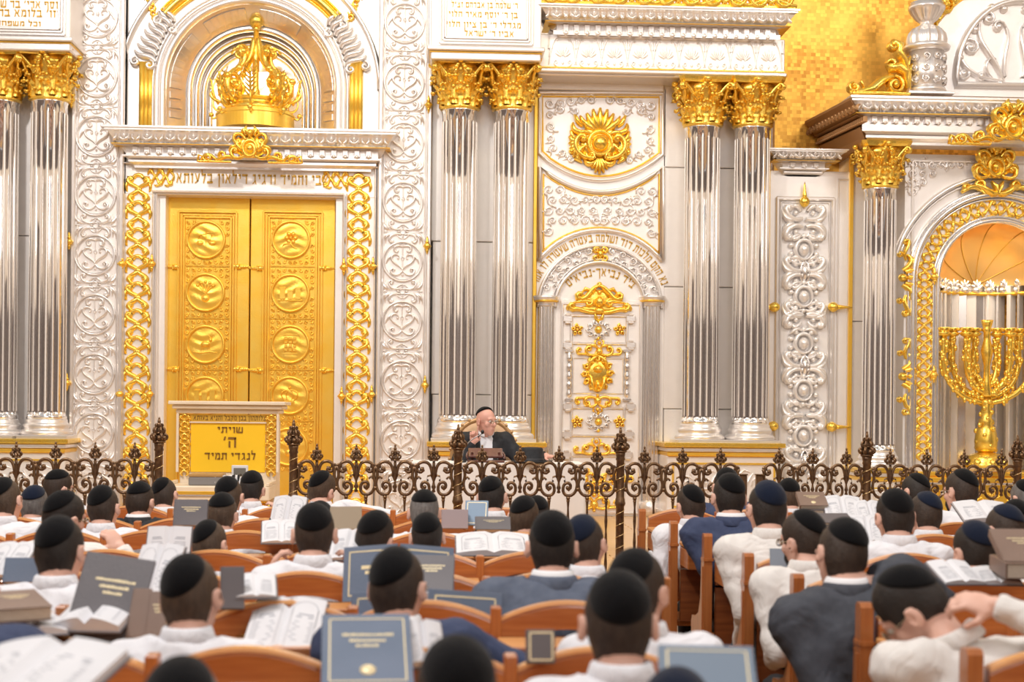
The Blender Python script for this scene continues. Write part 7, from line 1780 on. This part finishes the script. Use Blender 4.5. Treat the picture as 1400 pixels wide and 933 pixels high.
# left block
put_book('grey book propped open-side down with gold title and round gold seal, lower left',152,819,4.86,.225,.30,.012,GREYC,58,-14,16,'title seal')
open_book('thick white pages splayed under the propped grey book, lower left',132,848,4.84,.22,.20,14,-8,t=.05,frame=False)
put_book('dark brown book lying on papers at the left edge',22,838,4.75,.17,.22,.045,BROWNC,8,30,0,'title')
open_book('white papers under the dark brown book at the left edge',42,858,4.80,.20,.26,4,20,t=.03,frame=False)
open_book('large open folio with white pages in the bottom left corner',48,930,3.12,.30,.26,14,-14,t=.045,frame=False)
open_book('open book showing an arched title frame beside the wooden post, lower left of centre',390,860,4.90,.24,.26,30,-6,t=.035)
put_book('blue book with gilt border, gold title and oval seal, bottom centre',502,900,3.95,.235,.30,.03,BLUEC,30,4,0,'frame title seal')
folio('blue folio standing open behind the man in navy jacket with glasses',583,858,5.08,.53,.26,70)
folio('blue-grey folio standing open in front of the man propped on both hands',545,783,5.72,.43,.22,66,14)
put_book('small grey book leaning on the blue-grey folio, right half',590,790,5.62,.17,.17,.03,GREYC,46,-4,0,'title')
put_book('light blue book standing by the head right below the speaker',652,703,8.6,.13,.15,.02,mat('pale_blue_cover',(.22,.32,.45),.4),66,-8,0,'frame')
put_book('plain mauve board book standing left of the light blue book',622,711,8.55,.15,.11,.03,mat('mauve_board',(.36,.29,.30),.6),76,0,0,'')
put_book('dark grey book lying upright over white pages, below the light blue book',674,721,7.72,.18,.10,.03,GREYC,38,0,0,'title')
open_book('open white pages with a small frame below the dark grey book',674,747,7.3,.36,.28,14,0,t=.03)
open_book('open book with arched frame beside the second railing post',395,700,8.55,.19,.18,50,-8,t=.04)
put_book('thick tan volume standing behind the young man propped on both hands',473,715,7.75,.16,.13,.06,mat('tan_volume',(.30,.23,.15),.5),60,6,0,'')
open_book('open page being written on, left of the young man propped on both hands',385,729,7.72,.20,.20,28,6,t=.02)
open_book('white page sheets right of the young man propped on both hands',478,747,6.62,.16,.20,34,-6,t=.02,frame=False)
open_book('open book with a round white mark, standing below the golden lectern',231,743,6.62,.19,.15,62,0,t=.02,frame=False)
open_book('open book with arched frame leaning left of the sixth-bench young man',214,783,5.72,.17,.24,46,-10,t=.03)
put_book('grey-brown book with gold lettering standing below the golden lectern',262,703,7.75,.17,.14,.03,GREYC,70,0,0,'title')
put_book('dark slate book standing right of the young man in wide white shirt',318,806,4.95,.075,.14,.035,GREYC,74,10,0,'')
put_book('ribbed brown book spine beside the propped grey book',196,846,4.86,.06,.17,.05,BROWNC,60,-6,0,'')
put_book('second ribbed brown spine with gold bands beside the propped grey book',219,848,4.85,.06,.16,.05,BROWNC,60,-2,0,'title')
open_book('loose white sheets right of the dark slate book',350,803,5.0,.13,.16,20,8,t=.015,frame=False)
put_book('slate blue book behind the white collar, left edge',34,783,5.72,.14,.10,.03,BLUEC,64,0,0,'')
open_book('glossy white page at the left edge above the slate blue book',12,768,5.78,.16,.2,34,-12,t=.02)
put_book('small dark book standing under the slate-jacket bench, right of centre',739,886,4.02,.075,.09,.025,GREYC,72,0,0,'frame')
put_book('light blue book with white border in the bottom right of the left block',968,950,3.10,.20,.28,.03,mat('pale_blue_cover2',(.17,.22,.29),.35),24,-8,0,'frame')
open_book('white crumpled pages in front of the bottom-centre skullcap',578,884,4.05,.11,.14,44,10,t=.03,frame=False)
# right block
put_book('brown book with yellow edges and gold title on the right block shelf',1110,688,8.62,.16,.16,.03,BROWNC,26,-4,0,'title seal')
put_book('dark book under the brown book with yellow edges',1116,701,8.60,.17,.12,.03,GREYC,10,-4,0,'')
open_book('open white book with arched frame right of the brown book',1152,697,8.55,.21,.20,34,-6,t=.03)
open_book('open book half hidden behind the dark-haired man, near the railing post',1189,703,8.5,.16,.18,36,-4,t=.03)
open_book('open book with arched frame left of the dark-haired man in white',1186,727,7.72,.19,.20,36,-10,t=.03)
put_book('mauve-grey cover lying above the charcoal jacket man',1142,713,7.75,.17,.12,.02,GREYC,20,8,0,'')
put_book('large brown folio with gold title and seal at the right edge',1400,756,5.70,.21,.24,.035,BROWNC,26,-6,0,'title seal')
put_book('thick book under the large brown folio at the right edge',1404,786,5.66,.22,.20,.06,BROWNC,4,-4,0,'')
open_book('open white pages beside the man with raised left fist',1306,785,5.70,.16,.18,20,6,t=.02,frame=False)
open_book('white pages right of the man with raised left fist',1362,790,5.72,.16,.18,12,-10,t=.02,frame=False)
put_book('small grey book with yellow corner held near the bearded man in profile',1066,767,6.5,.08,.10,.02,mat('pale_grey_cover',(.22,.25,.30),.5),60,-10,0,'')
open_book('open pages in front of the candelabrum, right block',1345,702,8.5,.30,.22,24,0,t=.03,frame=False)
# pen in the writer's hand
pn=at(377,727,7.72); pe=thing('pen','black pen in the hand of the writing man','pen',tuple(pn)); put('barrel',MB().tube([(0,0,0),(-.03,-.02,.07)],.005,6).mesh('barrel',DARK),pe)
